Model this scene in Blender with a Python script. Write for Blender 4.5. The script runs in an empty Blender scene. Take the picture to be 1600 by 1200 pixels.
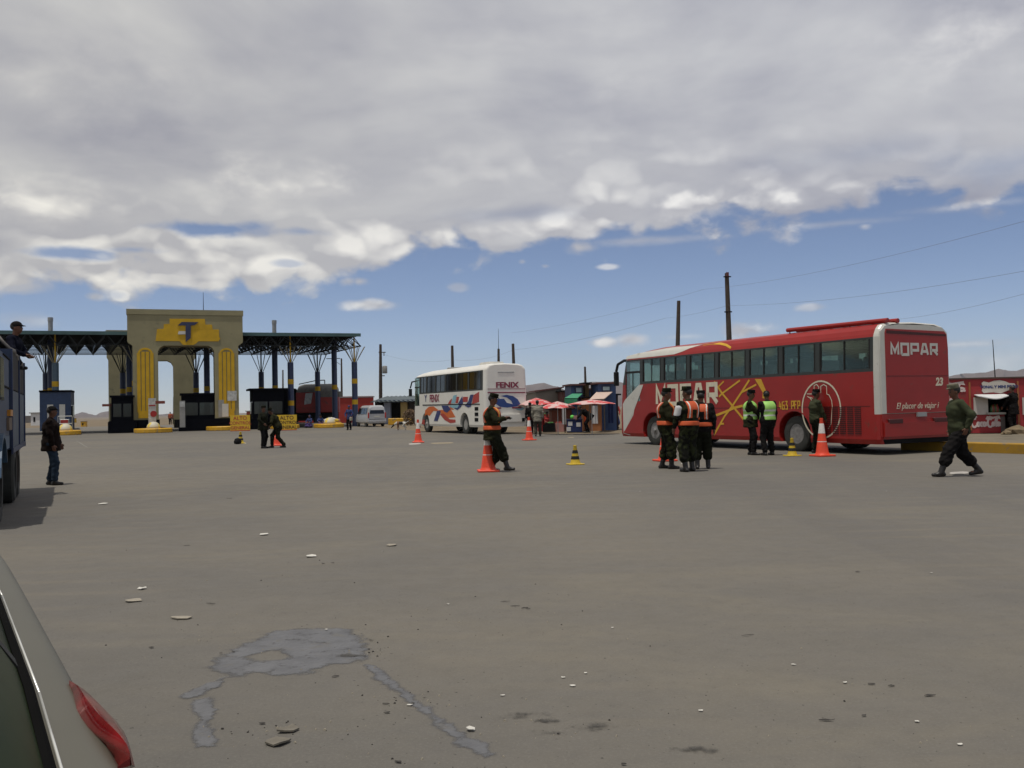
import bpy, bmesh, math, random
import numpy as np
from mathutils import Vector, Matrix
random.seed(7); rng = np.random.default_rng(7)
R = math.radians
sc = bpy.context.scene
col = sc.collection
# ------------------------------------------------------------------ camera
FPX, CH = 1450.0, 1.5
PITCH, ROLL = math.atan(36/FPX), 0.0206
F = Vector((0, math.cos(PITCH), math.sin(PITCH)))
U0 = Vector((0, -math.sin(PITCH), math.cos(PITCH)))
R0 = Vector((1, 0, 0))
RV = R0*math.cos(ROLL) - U0*math.sin(ROLL)
UV = U0*math.cos(ROLL) + R0*math.sin(ROLL)
cd = bpy.data.cameras.new('camera'); cam = bpy.data.objects.new('camera', cd); col.objects.link(cam)
cd.sensor_width = 36; cd.lens = FPX/1600*36; cd.clip_start = 0.05; cd.clip_end = 60000
m = Matrix((( RV.x, UV.x, -F.x, 0), (RV.y, UV.y, -F.y, 0), (RV.z, UV.z, -F.z, CH), (0,0,0,1)))
cam.matrix_world = m
sc.camera = cam
def ray(px, py): return (F*FPX + RV*(px-800) + UV*(600-py)).normalized()
def G(px, py, z=0.0):
    d = ray(px, py); t = (z-CH)/d.z; return Vector((d.x*t, d.y*t, z))
def P(px, py, Y):
    d = ray(px, py); t = Y/d.y; return Vector((d.x*t, Y, CH+d.z*t))
def azel(px, py):
    d = ray(px, py); return math.atan2(d.x, d.y), math.asin(d.z)
# ------------------------------------------------------------------ world
SUN_EL, SUN_AZ = 77.0, -138.0         # azimuth clockwise from +Y
EXPO = 0.0
w = bpy.data.worlds.new("World"); sc.world = w; w.use_nodes = True
nt = w.node_tree; nt.nodes.clear()
def nn(t, **k):
    n = nt.nodes.new(t)
    for a, b in k.items(): setattr(n, a, b)
    return n
def lk(a, b): nt.links.new(a, b)
def M_(op, a, b=None, c=None, clamp=False):
    n = nn('ShaderNodeMath', operation=op); n.use_clamp = clamp
    for i, v in enumerate((a, b, c)):
        if v is None: continue
        if isinstance(v, (int, float)): n.inputs[i].default_value = v
        else: lk(v, n.inputs[i])
    return n.outputs[0]
def sstep(v, a, b, lo=0.0, hi=1.0):
    n = nn('ShaderNodeMapRange', interpolation_type='SMOOTHSTEP')
    lk(v, n.inputs[0])
    for i, x in enumerate((a, b, lo, hi)): n.inputs[i+1].default_value = x
    return n.outputs[0]
sc.world.cycles.sampling_method = 'MANUAL'; sc.world.cycles.sample_map_resolution = 256
def mixc(f, a, b):
    n = nn('ShaderNodeMix', data_type='RGBA')
    if isinstance(f, (int, float)): n.inputs[0].default_value = f
    else: lk(f, n.inputs[0])
    for i, v in ((6, a), (7, b)):
        if isinstance(v, tuple): n.inputs[i].default_value = (*v, 1)
        else: lk(v, n.inputs[i])
    return n.outputs[2]
out = nn('ShaderNodeOutputWorld'); bg = nn('ShaderNodeBackground')
sky = nn('ShaderNodeTexSky', sky_type='NISHITA'); sky.sun_disc = False
sky.sun_elevation = R(SUN_EL); sky.sun_rotation = R(SUN_AZ); sky.altitude = 3900; sky.air_density = 1.0; sky.dust_density = 1.2; sky.ozone_density = 2.0
tc = nn('ShaderNodeTexCoord'); sx = nn('ShaderNodeSeparateXYZ'); lk(tc.outputs['Generated'], sx.inputs[0])
X_, Y_, Z_ = sx.outputs
AZ = M_('ARCTAN2', X_, Y_); EL = M_('ARCSINE', Z_)
# puffy noise in (azimuth, elevation), and a perspective deck noise on a plane overhead
def noise(vec, scale, detail=6, rough=.55, dist=0.0, off=(0,0,0)):
    mp = nn('ShaderNodeMapping'); mp.inputs['Location'].default_value = off; lk(vec, mp.inputs[0])
    n = nn('ShaderNodeTexNoise', noise_dimensions='2D'); n.inputs['Scale'].default_value = scale; n.inputs['Detail'].default_value = detail
    n.inputs['Roughness'].default_value = rough; n.inputs['Distortion'].default_value = dist
    lk(mp.outputs[0], n.inputs['Vector']); return n.outputs['Fac']
cb = nn('ShaderNodeCombineXYZ'); lk(AZ, cb.inputs[0]); lk(M_('MULTIPLY', EL, 1.7), cb.inputs[1])
puff = cb.outputs[0]
zc = M_('MAXIMUM', Z_, 0.05)
cb2 = nn('ShaderNodeCombineXYZ'); lk(M_('DIVIDE', X_, M_('ADD', zc, .12)), cb2.inputs[0]); lk(M_('DIVIDE', Y_, M_('ADD', zc, .12)), cb2.inputs[1])
deckv = cb2.outputs[0]
n1 = noise(puff, 16, 6, .58, .15); n2 = noise(puff, 5.0, 3, .5, .1, (3, 1, 0)); n3 = noise(deckv, 1.1, 6, .55, .25, (5, 2, 0))
def puffs(off):
    mp = nn('ShaderNodeMapping'); mp.inputs['Location'].default_value = off; lk(puff, mp.inputs[0])
    mx_ = nn('ShaderNodeMix', data_type='VECTOR'); mx_.inputs[0].default_value = .045; lk(mp.outputs[0], mx_.inputs[4]); lk(nz3, mx_.inputs[5])
    v = nn('ShaderNodeTexVoronoi', feature='F1', voronoi_dimensions='2D'); v.inputs['Scale'].default_value = 12; v.inputs['Detail'].default_value = 1.6; v.inputs['Roughness'].default_value = .5
    lk(mx_.outputs[1], v.inputs['Vector']); return M_('MULTIPLY', M_('SUBTRACT', .58, v.outputs['Distance']), .8)
nzn = nn('ShaderNodeTexNoise', noise_dimensions='2D'); nzn.inputs['Scale'].default_value = 9; nzn.inputs['Detail'].default_value = 4; lk(puff, nzn.inputs['Vector']); nz3 = nzn.outputs['Color']
vA = puffs((0,0,0)); vB = puffs((.006,.020,0)); relief = M_('SUBTRACT', vA, vB)
n1c = M_('SUBTRACT', n1, .5); n2c = M_('SUBTRACT', n2, .5); n3c = M_('SUBTRACT', n3, .5)
# lower edge of the cloud deck: elevation by azimuth
ramp = nn('ShaderNodeValToRGB'); ramp.color_ramp.interpolation = 'B_SPLINE'
lk(sstep(AZ, -1, 1), ramp.inputs[0]); ramp.inputs[0].links[0].from_node.interpolation_type = 'LINEAR'
edge = [(-200,470),(0,462),(100,440),(220,458),(400,456),(500,448),(560,425),(640,418),(700,392),(860,386),(1040,368),(1230,352),(1400,332),(1620,300),(1900,280)]
els = ramp.color_ramp.elements
pts = [((azel(a, b)[0]+1)/2, azel(a, b)[1]) for a, b in edge]
pts = [(max(0,p[0]), p[1]) for p in pts]
els[0].position = 0; els[0].color = (pts[0][1],)*3+(1,); els[1].position = 1; els[1].color = (pts[-1][1],)*3+(1,)
for p, e in pts:
    el_ = els.new(p); el_.color = (e, e, e, 1)
edge_el = M_('ADD', ramp.outputs[0], 0)
dd = M_('ADD', M_('SUBTRACT', EL, edge_el), M_('ADD', M_('MULTIPLY', n1c, .06), M_('ADD', M_('MULTIPLY', n2c, .03), M_('MULTIPLY', vA, .055))))
deck = sstep(dd, -.010, .012)
def blob(px, py, rx, ry, amp=1.0, soft=1.0, nz=1.3):
    a, e = azel(px, py); ax = rx/FPX; ey = ry/FPX
    x = M_('MULTIPLY', M_('SUBTRACT', AZ, a), 1/ax); y = M_('MULTIPLY', M_('SUBTRACT', EL, e), 1/ey)
    r = M_('SQRT', M_('ADD', M_('MULTIPLY', x, x), M_('MULTIPLY', y, y)))
    v = M_('ADD', M_('SUBTRACT', 1.0, r), M_('ADD', M_('MULTIPLY', n1c, nz), M_('MULTIPLY', vA, .8 if soft <= 1.0 else .2)))
    return M_('MULTIPLY', sstep(v, 0.0, soft*.8), amp)
def vmax(l):
    v = l[0]
    for b in l[1:]: v = M_('MAXIMUM', v, b)
    return v
gaps = vmax([blob(345,358,150,17,.95), blob(120,396,90,13,.9), blob(210,390,60,12,.7), blob(470,362,60,12,.6), blob(455,412,30,8,.5), blob(95,458,90,12,.6),
             blob(1580,255,200,40,.45,1.6), blob(1330,240,200,30,.22,1.6), blob(800,335,160,18,.25,1.5)])
small = vmax([blob(590,476,62,13,.85), blob(905,386,44,17,.9), blob(945,534,34,11,.9), blob(990,530,42,15,.9), blob(1158,516,50,18,.9), blob(1268,480,26,8,.6),
              blob(1350,354,18,9,.7), blob(715,449,20,9,.45), blob(816,409,11,8,.6), blob(852,416,12,6,.5), blob(950,417,26,6,.6), blob(545,440,24,12,.8), blob(562,440,22,11,.8),
              blob(148,464,20,10,.7), blob(188,462,14,9,.6), blob(40,500,60,16,.5,1.6), blob(1500,538,110,9,.55,1.5), blob(1560,562,180,28,.45,2.0), blob(860,573,170,10,.35,2.0),
              blob(60,560,220,14,.3,2.0), blob(1070,526,60,7,.4,1.6), blob(20,445,70,20,.8), blob(1120,322,115,30,.95), blob(1175,282,40,18,.7,1.4), blob(70,318,110,42,.8,1.4), blob(470,285,100,40,.75,1.5), blob(300,410,200,34,.7,1.4), blob(1300,350,150,9,.5,1.6), blob(1000,376,150,11,.6,1.5), blob(1510,322,140,10,.5,1.6), blob(1430,286,110,10,.6,1.6)])
cover = M_('MAXIMUM', M_('MULTIPLY', deck, M_('SUBTRACT', 1.0, gaps)), small)
bright = vmax([blob(70,312,120,50,1.0,1.6), blob(430,290,150,50,.9,1.8), blob(490,275,70,35,.9,1.6), blob(290,415,230,42,1.0,1.3), blob(90,425,130,28,.9,1.3), blob(600,390,90,50,.95,1.3), blob(710,375,70,25,.6,1.3),
               blob(1120,325,110,34,.95,1.2), blob(900,355,130,26,.7,1.4), blob(1180,280,46,22,.7,1.6), blob(950,150,70,80,.4,2.2), blob(1500,75,150,90,.7,2.2), blob(1400,290,130,14,.6,1.6), blob(1360,285,60,11,.7,1.3),
               blob(120,120,300,120,.35,2.4), blob(800,60,300,80,.2,2.4)])
bright = M_('MAXIMUM', bright, M_('MULTIPLY', small, 1.1), clamp=True)
tone = M_('ADD', M_('MULTIPLY', n3c, 2.3), M_('ADD', M_('MULTIPLY', n2c, .9), .52), clamp=True)
CGREY, CMID, CWHT = (.34,.345,.41), (.61,.61,.62), (.88,.86,.83)
ccol = mixc(tone, CGREY, CMID)
ccol = mixc(M_('MULTIPLY', bright, M_('ADD', M_('MULTIPLY', n1c, 2.2), .66), clamp=True), ccol, CWHT)
band = sstep(M_('SUBTRACT', EL, edge_el), .13, .02, 0.0, .85)
lit = M_('ADD', M_('MULTIPLY', relief, 2.6), M_('ADD', M_('MULTIPLY', vA, 1.0), .30), clamp=True)
ccol = mixc(M_('MULTIPLY', M_('MAXIMUM', band, small), sstep(M_('ADD', n2c, M_('MULTIPLY', bright, .35)), -.10, .22), clamp=True), ccol, mixc(lit, (.45,.45,.49), (.92,.90,.87)))
warm = nn('ShaderNodeMix', data_type='RGBA', blend_type='MULTIPLY'); warm.inputs[0].default_value = 1; lk(ccol, warm.inputs[6]); lk(mixc(sstep(AZ, -.55, .35), (1.0,.99,.94), (.97,.98,1.0)), warm.inputs[7]); ccol = warm.outputs[2]
SKYK, CLK = 0.118, 1.0
skym = nn('ShaderNodeMix', data_type='RGBA', blend_type='MULTIPLY'); skym.inputs[0].default_value = 1; lk(sky.outputs[0], skym.inputs[6]); skym.inputs[7].default_value = (SKYK*.88, SKYK*.80, SKYK*.80, 1)
clear = mixc(sstep(EL, -.02, .10, .30, 0.0), skym.outputs[2], (.27,.345,.47))
final = mixc(cover, clear, ccol)
lk(final, bg.inputs[0]); bg.inputs[1].default_value = CLK; lk(bg.outputs[0], out.inputs[0])
# ------------------------------------------------------------------ sun
sd = bpy.data.lights.new('sun', 'SUN'); so = bpy.data.objects.new('sun', sd); col.objects.link(so)
sd.energy = 3.0; sd.angle = R(.6); sd.color = (1, .95, .86)
sdir = Vector((math.sin(R(SUN_AZ))*math.cos(R(SUN_EL)), math.cos(R(SUN_AZ))*math.cos(R(SUN_EL)), math.sin(R(SUN_EL))))
so.rotation_euler = sdir.to_track_quat('Z', 'Y').to_euler(); so.location = (0, 0, 60)
sc.view_settings.view_transform = 'Standard'; sc.view_settings.look = 'None'; sc.view_settings.exposure = EXPO; sc.view_settings.gamma = 1
sc.cycles.max_bounces = 6; sc.cycles.transparent_max_bounces = 12
# ------------------------------------------------------------------ materials
MATS = {}
def mat(name, c, rough=.6, metal=0.0, var=.12, scale=4.0, c2=None, thr=None, bump=0.0, spec=.5, alpha=None, wear=None, emis=None, coord='Object'):
    if name in MATS: return MATS[name]
    mt = bpy.data.materials.new(name); mt.use_nodes = True
    t = mt.node_tree; b = t.nodes['Principled BSDF']
    b.inputs['Roughness'].default_value = rough; b.inputs['Metallic'].default_value = metal; b.inputs['Specular IOR Level'].default_value = spec
    tcn = t.nodes.new('ShaderNodeTexCoord')
    nz = t.nodes.new('ShaderNodeTexNoise'); nz.inputs['Scale'].default_value = scale; nz.inputs['Detail'].default_value = 5; nz.inputs['Roughness'].default_value = .6
    t.links.new(tcn.outputs[coord], nz.inputs['Vector'])
    cr = t.nodes.new('ShaderNodeValToRGB')
    a = c; d = c2 if c2 else c
    if thr is not None:
        cr.color_ramp.interpolation = 'LINEAR'
        cr.color_ramp.elements[0].position = thr-.03; cr.color_ramp.elements[0].color = (*a, 1)
        cr.color_ramp.elements[1].position = thr+.03; cr.color_ramp.elements[1].color = (*d, 1)
    else:
        cr.color_ramp.elements[0].position = .3; cr.color_ramp.elements[0].color = (*[max(0, x*(1-var)) for x in a], 1)
        cr.color_ramp.elements[1].position = .7; cr.color_ramp.elements[1].color = (*[min(1, x*(1+var)) for x in d], 1)
    t.links.new(nz.outputs['Fac'], cr.inputs[0]); src = cr.outputs[0]
    if wear:
        wc, ws, wt = wear
        n2_ = t.nodes.new('ShaderNodeTexNoise'); n2_.inputs['Scale'].default_value = ws; n2_.inputs['Detail'].default_value = 7; n2_.inputs['Roughness'].default_value = .65
        t.links.new(tcn.outputs[coord], n2_.inputs['Vector'])
        mr = t.nodes.new('ShaderNodeMapRange'); mr.inputs[1].default_value = wt; mr.inputs[2].default_value = wt+.08; t.links.new(n2_.outputs['Fac'], mr.inputs[0])
        mx = t.nodes.new('ShaderNodeMix'); mx.data_type = 'RGBA'; t.links.new(mr.outputs[0], mx.inputs[0]); t.links.new(src, mx.inputs[6]); mx.inputs[7].default_value = (*wc, 1); src = mx.outputs[2]
    t.links.new(src, b.inputs['Base Color'])
    if bump:
        bn = t.nodes.new('ShaderNodeBump'); bn.inputs['Strength'].default_value = bump; bn.inputs['Distance'].default_value = .02
        n3_ = t.nodes.new('ShaderNodeTexNoise'); n3_.inputs['Scale'].default_value = scale*6; n3_.inputs['Detail'].default_value = 4
        t.links.new(tcn.outputs[coord], n3_.inputs['Vector']); t.links.new(n3_.outputs['Fac'], bn.inputs['Height']); t.links.new(bn.outputs[0], b.inputs['Normal'])
    if emis:
        b.inputs['Emission Color'].default_value = (*emis, 1); b.inputs['Emission Strength'].default_value = 1
    MATS[name] = mt; return mt
def glass(name, tint, refl=.12, rough=.05, base=(.02,.025,.025), through=.75):
    if name in MATS: return MATS[name]
    mt = bpy.data.materials.new(name); mt.use_nodes = True; t = mt.node_tree; t.nodes.clear()
    o = t.nodes.new('ShaderNodeOutputMaterial'); tr = t.nodes.new('ShaderNodeBsdfTransparent'); tr.inputs[0].default_value = (*tint, 1)
    pb = t.nodes.new('ShaderNodeBsdfPrincipled'); pb.inputs['Base Color'].default_value = (*base, 1); pb.inputs['Roughness'].default_value = rough
    mx = t.nodes.new('ShaderNodeMixShader'); mx.inputs[0].default_value = 1-through
    gl = t.nodes.new('ShaderNodeBsdfGlossy'); gl.inputs['Roughness'].default_value = rough; gl.inputs[0].default_value = (.85,.88,.78,1)
    fr = t.nodes.new('ShaderNodeFresnel'); fr.inputs[0].default_value = 1.45
    ml = t.nodes.new('ShaderNodeMath'); ml.operation = 'MULTIPLY_ADD'; ml.inputs[1].default_value = .34; ml.inputs[2].default_value = refl*.3
    t.links.new(fr.outputs[0], ml.inputs[0]); m2 = t.nodes.new('ShaderNodeMixShader')
    t.links.new(tr.outputs[0], mx.inputs[1]); t.links.new(pb.outputs[0], mx.inputs[2])
    t.links.new(ml.outputs[0], m2.inputs[0]); t.links.new(mx.outputs[0], m2.inputs[1]); t.links.new(gl.outputs[0], m2.inputs[2])
    t.links.new(m2.outputs[0], o.inputs[0]); MATS[name] = mt; return mt
# ------------------------------------------------------------------ mesh builder
class MB:
    def __init__(s): s.v = []; s.f = []; s.mi = []; s.m = 0; s.T = None
    def add(s, vs, fs):
        o = len(s.v)
        for p in vs:
            p = Vector(p); s.v.append(tuple(s.T @ p) if s.T is not None else tuple(p))
        for f in fs: s.f.append([i+o for i in f]); s.mi.append(s.m)
        return s
    def box(s, c, d, rz=0.0, taper=1.0):
        hx, hy, hz = d[0]/2, d[1]/2, d[2]/2; vs = []
        for z, k in ((-hz, 1), (hz, taper)):
            for x, y in ((-hx,-hy),(hx,-hy),(hx,hy),(-hx,hy)):
                X, Y = x*k, y*k
                vs.append((c[0]+X*math.cos(rz)-Y*math.sin(rz), c[1]+X*math.sin(rz)+Y*math.cos(rz), c[2]+z))
        return s.add(vs, [(3,2,1,0),(4,5,6,7),(0,1,5,4),(1,2,6,5),(2,3,7,6),(3,0,4,7)])
    def b2(s, x0, x1, y0, y1, z0, z1): return s.box(((x0+x1)/2,(y0+y1)/2,(z0+z1)/2), (x1-x0,y1-y0,z1-z0))
    def tube(s, a, b, r0, r1=None, n=8, cap=True):
        a = Vector(a); b = Vector(b); r1 = r0 if r1 is None else r1
        d = (b-a).normalized(); x = d.orthogonal().normalized(); y = d.cross(x); vs = []
        for p, r in ((a, r0), (b, r1)):
            for i in range(n):
                t = 2*math.pi*i/n; vs.append(p + x*math.cos(t)*r + y*math.sin(t)*r)
        fs = [(i, (i+1)%n, n+(i+1)%n, n+i) for i in range(n)]
        if cap: fs += [tuple(range(n))[::-1], tuple(range(n, 2*n))]
        return s.add(vs, fs)
    def path(s, pts, r, n=6):
        for a, b in zip(pts[:-1], pts[1:]): s.tube(a, b, r, n=n)
        return s
    def lathe(s, prof, c=(0,0,0), n=20, axis='z', a0=0.0, cap=True):
        vs = []; k = len(prof)
        for i in range(n):
            t = a0+2*math.pi*i/n
            for r, z in prof:
                if axis == 'z': vs.append((c[0]+r*math.cos(t), c[1]+r*math.sin(t), c[2]+z))
                else: vs.append((c[0]+r*math.cos(t), c[1]+z, c[2]+r*math.sin(t)))
        fs = [(i*k+j, ((i+1)%n)*k+j, ((i+1)%n)*k+j+1, i*k+j+1) for i in range(n) for j in range(k-1)]
        if cap:
            if prof[0][0] > 1e-4: fs.append(tuple(i*k for i in range(n))[::-1])
            if prof[-1][0] > 1e-4: fs.append(tuple(i*k+k-1 for i in range(n)))
        return s.add(vs, fs)
    def prism(s, poly, fn, t0, t1):
        """poly of (a,b); fn(a,b,t)->3D; solid between t0 and t1"""
        n = len(poly); vs = [fn(a, b, t0) for a, b in poly]+[fn(a, b, t1) for a, b in poly]
        return s.add(vs, [tuple(range(n))[::-1], tuple(range(n, 2*n))]+[(i, (i+1)%n, n+(i+1)%n, n+i) for i in range(n)])
    def stroke(s, pts, wd, fn, t0, t1, closed=False):
        """thick polyline in (a,b) mapped by fn"""
        p = [Vector(q) for q in pts]
        if closed: p = p+[p[0]]
        n = len(p); L = []; Rr = []
        for i in range(n):
            if closed and i in (0, n-1): d1 = (p[1]-p[0]); d0 = (p[-1]-p[-2])
            else: d0 = p[i]-p[i-1] if i else p[1]-p[0]; d1 = p[i+1]-p[i] if i < n-1 else d0
            d0 = d0.normalized(); d1 = d1.normalized(); t = d0+d1
            if t.length < 1e-3: t = d1
            t.normalize(); nn_ = Vector((-t.y, t.x)); k = 1/max(.5, abs(nn_.dot(Vector((-d1.y, d1.x)))))
            L.append(p[i]+nn_*wd/2*k); Rr.append(p[i]-nn_*wd/2*k)
        for i in range(n-1):
            s.prism([L[i], Rr[i], Rr[i+1], L[i+1]], fn, t0, t1)
        return s
    def build(s, name, mats, parent=None, smooth=False, bevel=0.0, seg=1, fixn=True, auto=None):
        me = bpy.data.meshes.new(name); me.from_pydata(s.v, [], s.f)
        if not isinstance(mats, (list, tuple)): mats = [mats]
        for q in mats: me.materials.append(q)
        me.polygons.foreach_set('material_index', s.mi); me.update()
        bm = bmesh.new(); bm.from_mesh(me)
        if fixn: bmesh.ops.recalc_face_normals(bm, faces=bm.faces)
        if bevel:
            es = [e for e in bm.edges if len(e.link_faces) == 2 and e.calc_face_angle(0) > .6]
            bmesh.ops.bevel(bm, geom=es, offset=bevel, segments=seg, affect='EDGES', clamp_overlap=True)
        bm.to_mesh(me); bm.free()
        if smooth: me.polygons.foreach_set('use_smooth', [True]*len(me.polygons))
        o = bpy.data.objects.new(name, me); col.objects.link(o)
        if parent is not None: o.parent = parent
        if smooth and auto is not None:
            try: me.set_sharp_from_angle(angle=auto)
            except Exception: pass
        return o
def tag(o, label=None, cat=None, group=None, kind=None):
    if label: o['label'] = label
    if cat: o['category'] = cat
    if group: o['group'] = group
    if kind: o['kind'] = kind
    return o
def thing(name, loc, rz, label, cat, group=None):
    o = bpy.data.objects.new(name, None); col.objects.link(o); o.location = loc; o.rotation_euler = (0, 0, rz); o.empty_display_size = .3
    return tag(o, label, cat, group)
def copy_tree(o, parent=None):
    c = o.copy(); col.objects.link(c)
    if parent is not None: c.parent = parent
    for ch in list(o.children): copy_tree(ch, c)
    return c
def text_mesh(name, body, size, mt, parent, loc, rot, sx=1.0, off=.0, ext=.003, shear=0.0, spacing=1.0):
    cu = bpy.data.curves.new(name, 'FONT'); cu.body = body; cu.size = size; cu.align_x = 'CENTER'; cu.align_y = 'CENTER'
    cu.offset = off; cu.extrude = ext; cu.shear = shear; cu.resolution_u = 3; cu.space_character = spacing
    tmp = bpy.data.objects.new('tmp', cu); col.objects.link(tmp)
    dg = bpy.context.evaluated_depsgraph_get(); me = bpy.data.meshes.new_from_object(tmp.evaluated_get(dg))
    bpy.data.objects.remove(tmp); me.materials.clear(); me.materials.append(mt)
    me.transform(Matrix.Diagonal((sx, 1, 1, 1)))
    o = bpy.data.objects.new(name, me); col.objects.link(o); o.parent = parent; o.location = loc; o.rotation_euler = rot
    return o
def boolean(o, cutter_mb, name='cut'):
    c = cutter_mb.build(name, o.data.materials[0])
    md = o.modifiers.new('b', 'BOOLEAN'); md.operation = 'DIFFERENCE'; md.object = c; md.solver = 'EXACT'
    dg = bpy.context.evaluated_depsgraph_get(); dg.update()
    me = bpy.data.meshes.new_from_object(o.evaluated_get(dg)); o.modifiers.clear(); o.data = me
    bpy.data.objects.remove(c)
# ------------------------------------------------------------------ palette
M_WHITE = mat('white_paint', (.52,.51,.46), .35, var=.05, wear=((.36,.33,.28), 2.2, .6))
M_RED = mat('red_paint', (.275,.010,.007), .42, var=.10, scale=1.5, wear=((.17,.03,.02), 3.0, .62))
M_BLACK = mat('black_rubber', (.008,.008,.008), .9, var=.2)
M_DARK = mat('dark_metal', (.010,.010,.011), .85, var=.2, spec=.08)
M_FRAME = mat('black_window_surround', (.020,.025,.022), .4, var=.2)
M_YEL = mat('yellow_paint', (.55,.30,.012), .55, var=.12, wear=((.26,.19,.10), 3.0, .58))
M_YEL2 = mat('yellow_letter_paint', (.58,.33,.02), .5, var=.1, scale=8)
M_CREAM = mat('cream_letter_paint', (.60,.55,.42), .5, var=.1, scale=8)
M_STEEL = mat('wheel_steel', (.22,.21,.20), .5, .4, var=.3, scale=9)
M_TYRE = mat('tyre', (.030,.031,.027), .85, var=.25, scale=6)
M_WIN = mat('near_black_trim', (.006,.006,.006), .9, spec=.02); M_INT = mat('coach_interior', (.03,.032,.035), .8, var=.2)
M_SEAT = mat('seat_fabric', (.035,.03,.05), .9, var=.3)
M_GLASS = glass('tinted_glass', (.72,.80,.74), .0, .03, (.045,.052,.045), .84)
M_GLASSD = glass('dark_glass', (.12,.115,.10), .02, .05, (.010,.008,.007), .22)
M_GLASSC = glass('clear_glass', (.7,.8,.78), .3, .04, (.05,.06,.06), .85)
M_BLUE = mat('blue_paint', (.012,.03,.10), .5, var=.2, scale=5)
M_CONC = mat('concrete', (.245,.222,.128), .85, var=.14, scale=.6, bump=.3, wear=((.15,.135,.085), 1.1, .60))
M_YWALL = mat('yellow_wall_paint', (.50,.30,.006), .75, var=.12, scale=1.5)
M_GREY = mat('grey_paint', (.25,.25,.24), .6, var=.12)
M_LIGHTG = mat('light_grey_metal', (.30,.31,.31), .5, .2, var=.15)
M_WOOD = mat('pole_wood', (.055,.04,.03), .9, var=.3, scale=7, bump=.4)
M_ORANGE = mat('cone_orange', (.66,.055,.018), .5, var=.12, scale=5, wear=((.36,.05,.03), 9, .62))
M_CREFL = mat('reflective_collar', (.60,.56,.52), .4, var=.12, scale=20)
M_SKIN = mat('brown_skin', (.115,.045,.022), .6, var=.1, scale=20)
M_HAIR = mat('black_hair', (.008,.006,.005), .6, var=.3, scale=30)
M_BBLK = mat('booth_dark', (.004,.0045,.007), .95, var=.3, spec=.02); M_GLB = glass('booth_glass', (.22,.25,.24), .05, .1, (.01,.012,.012), .5)
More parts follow.
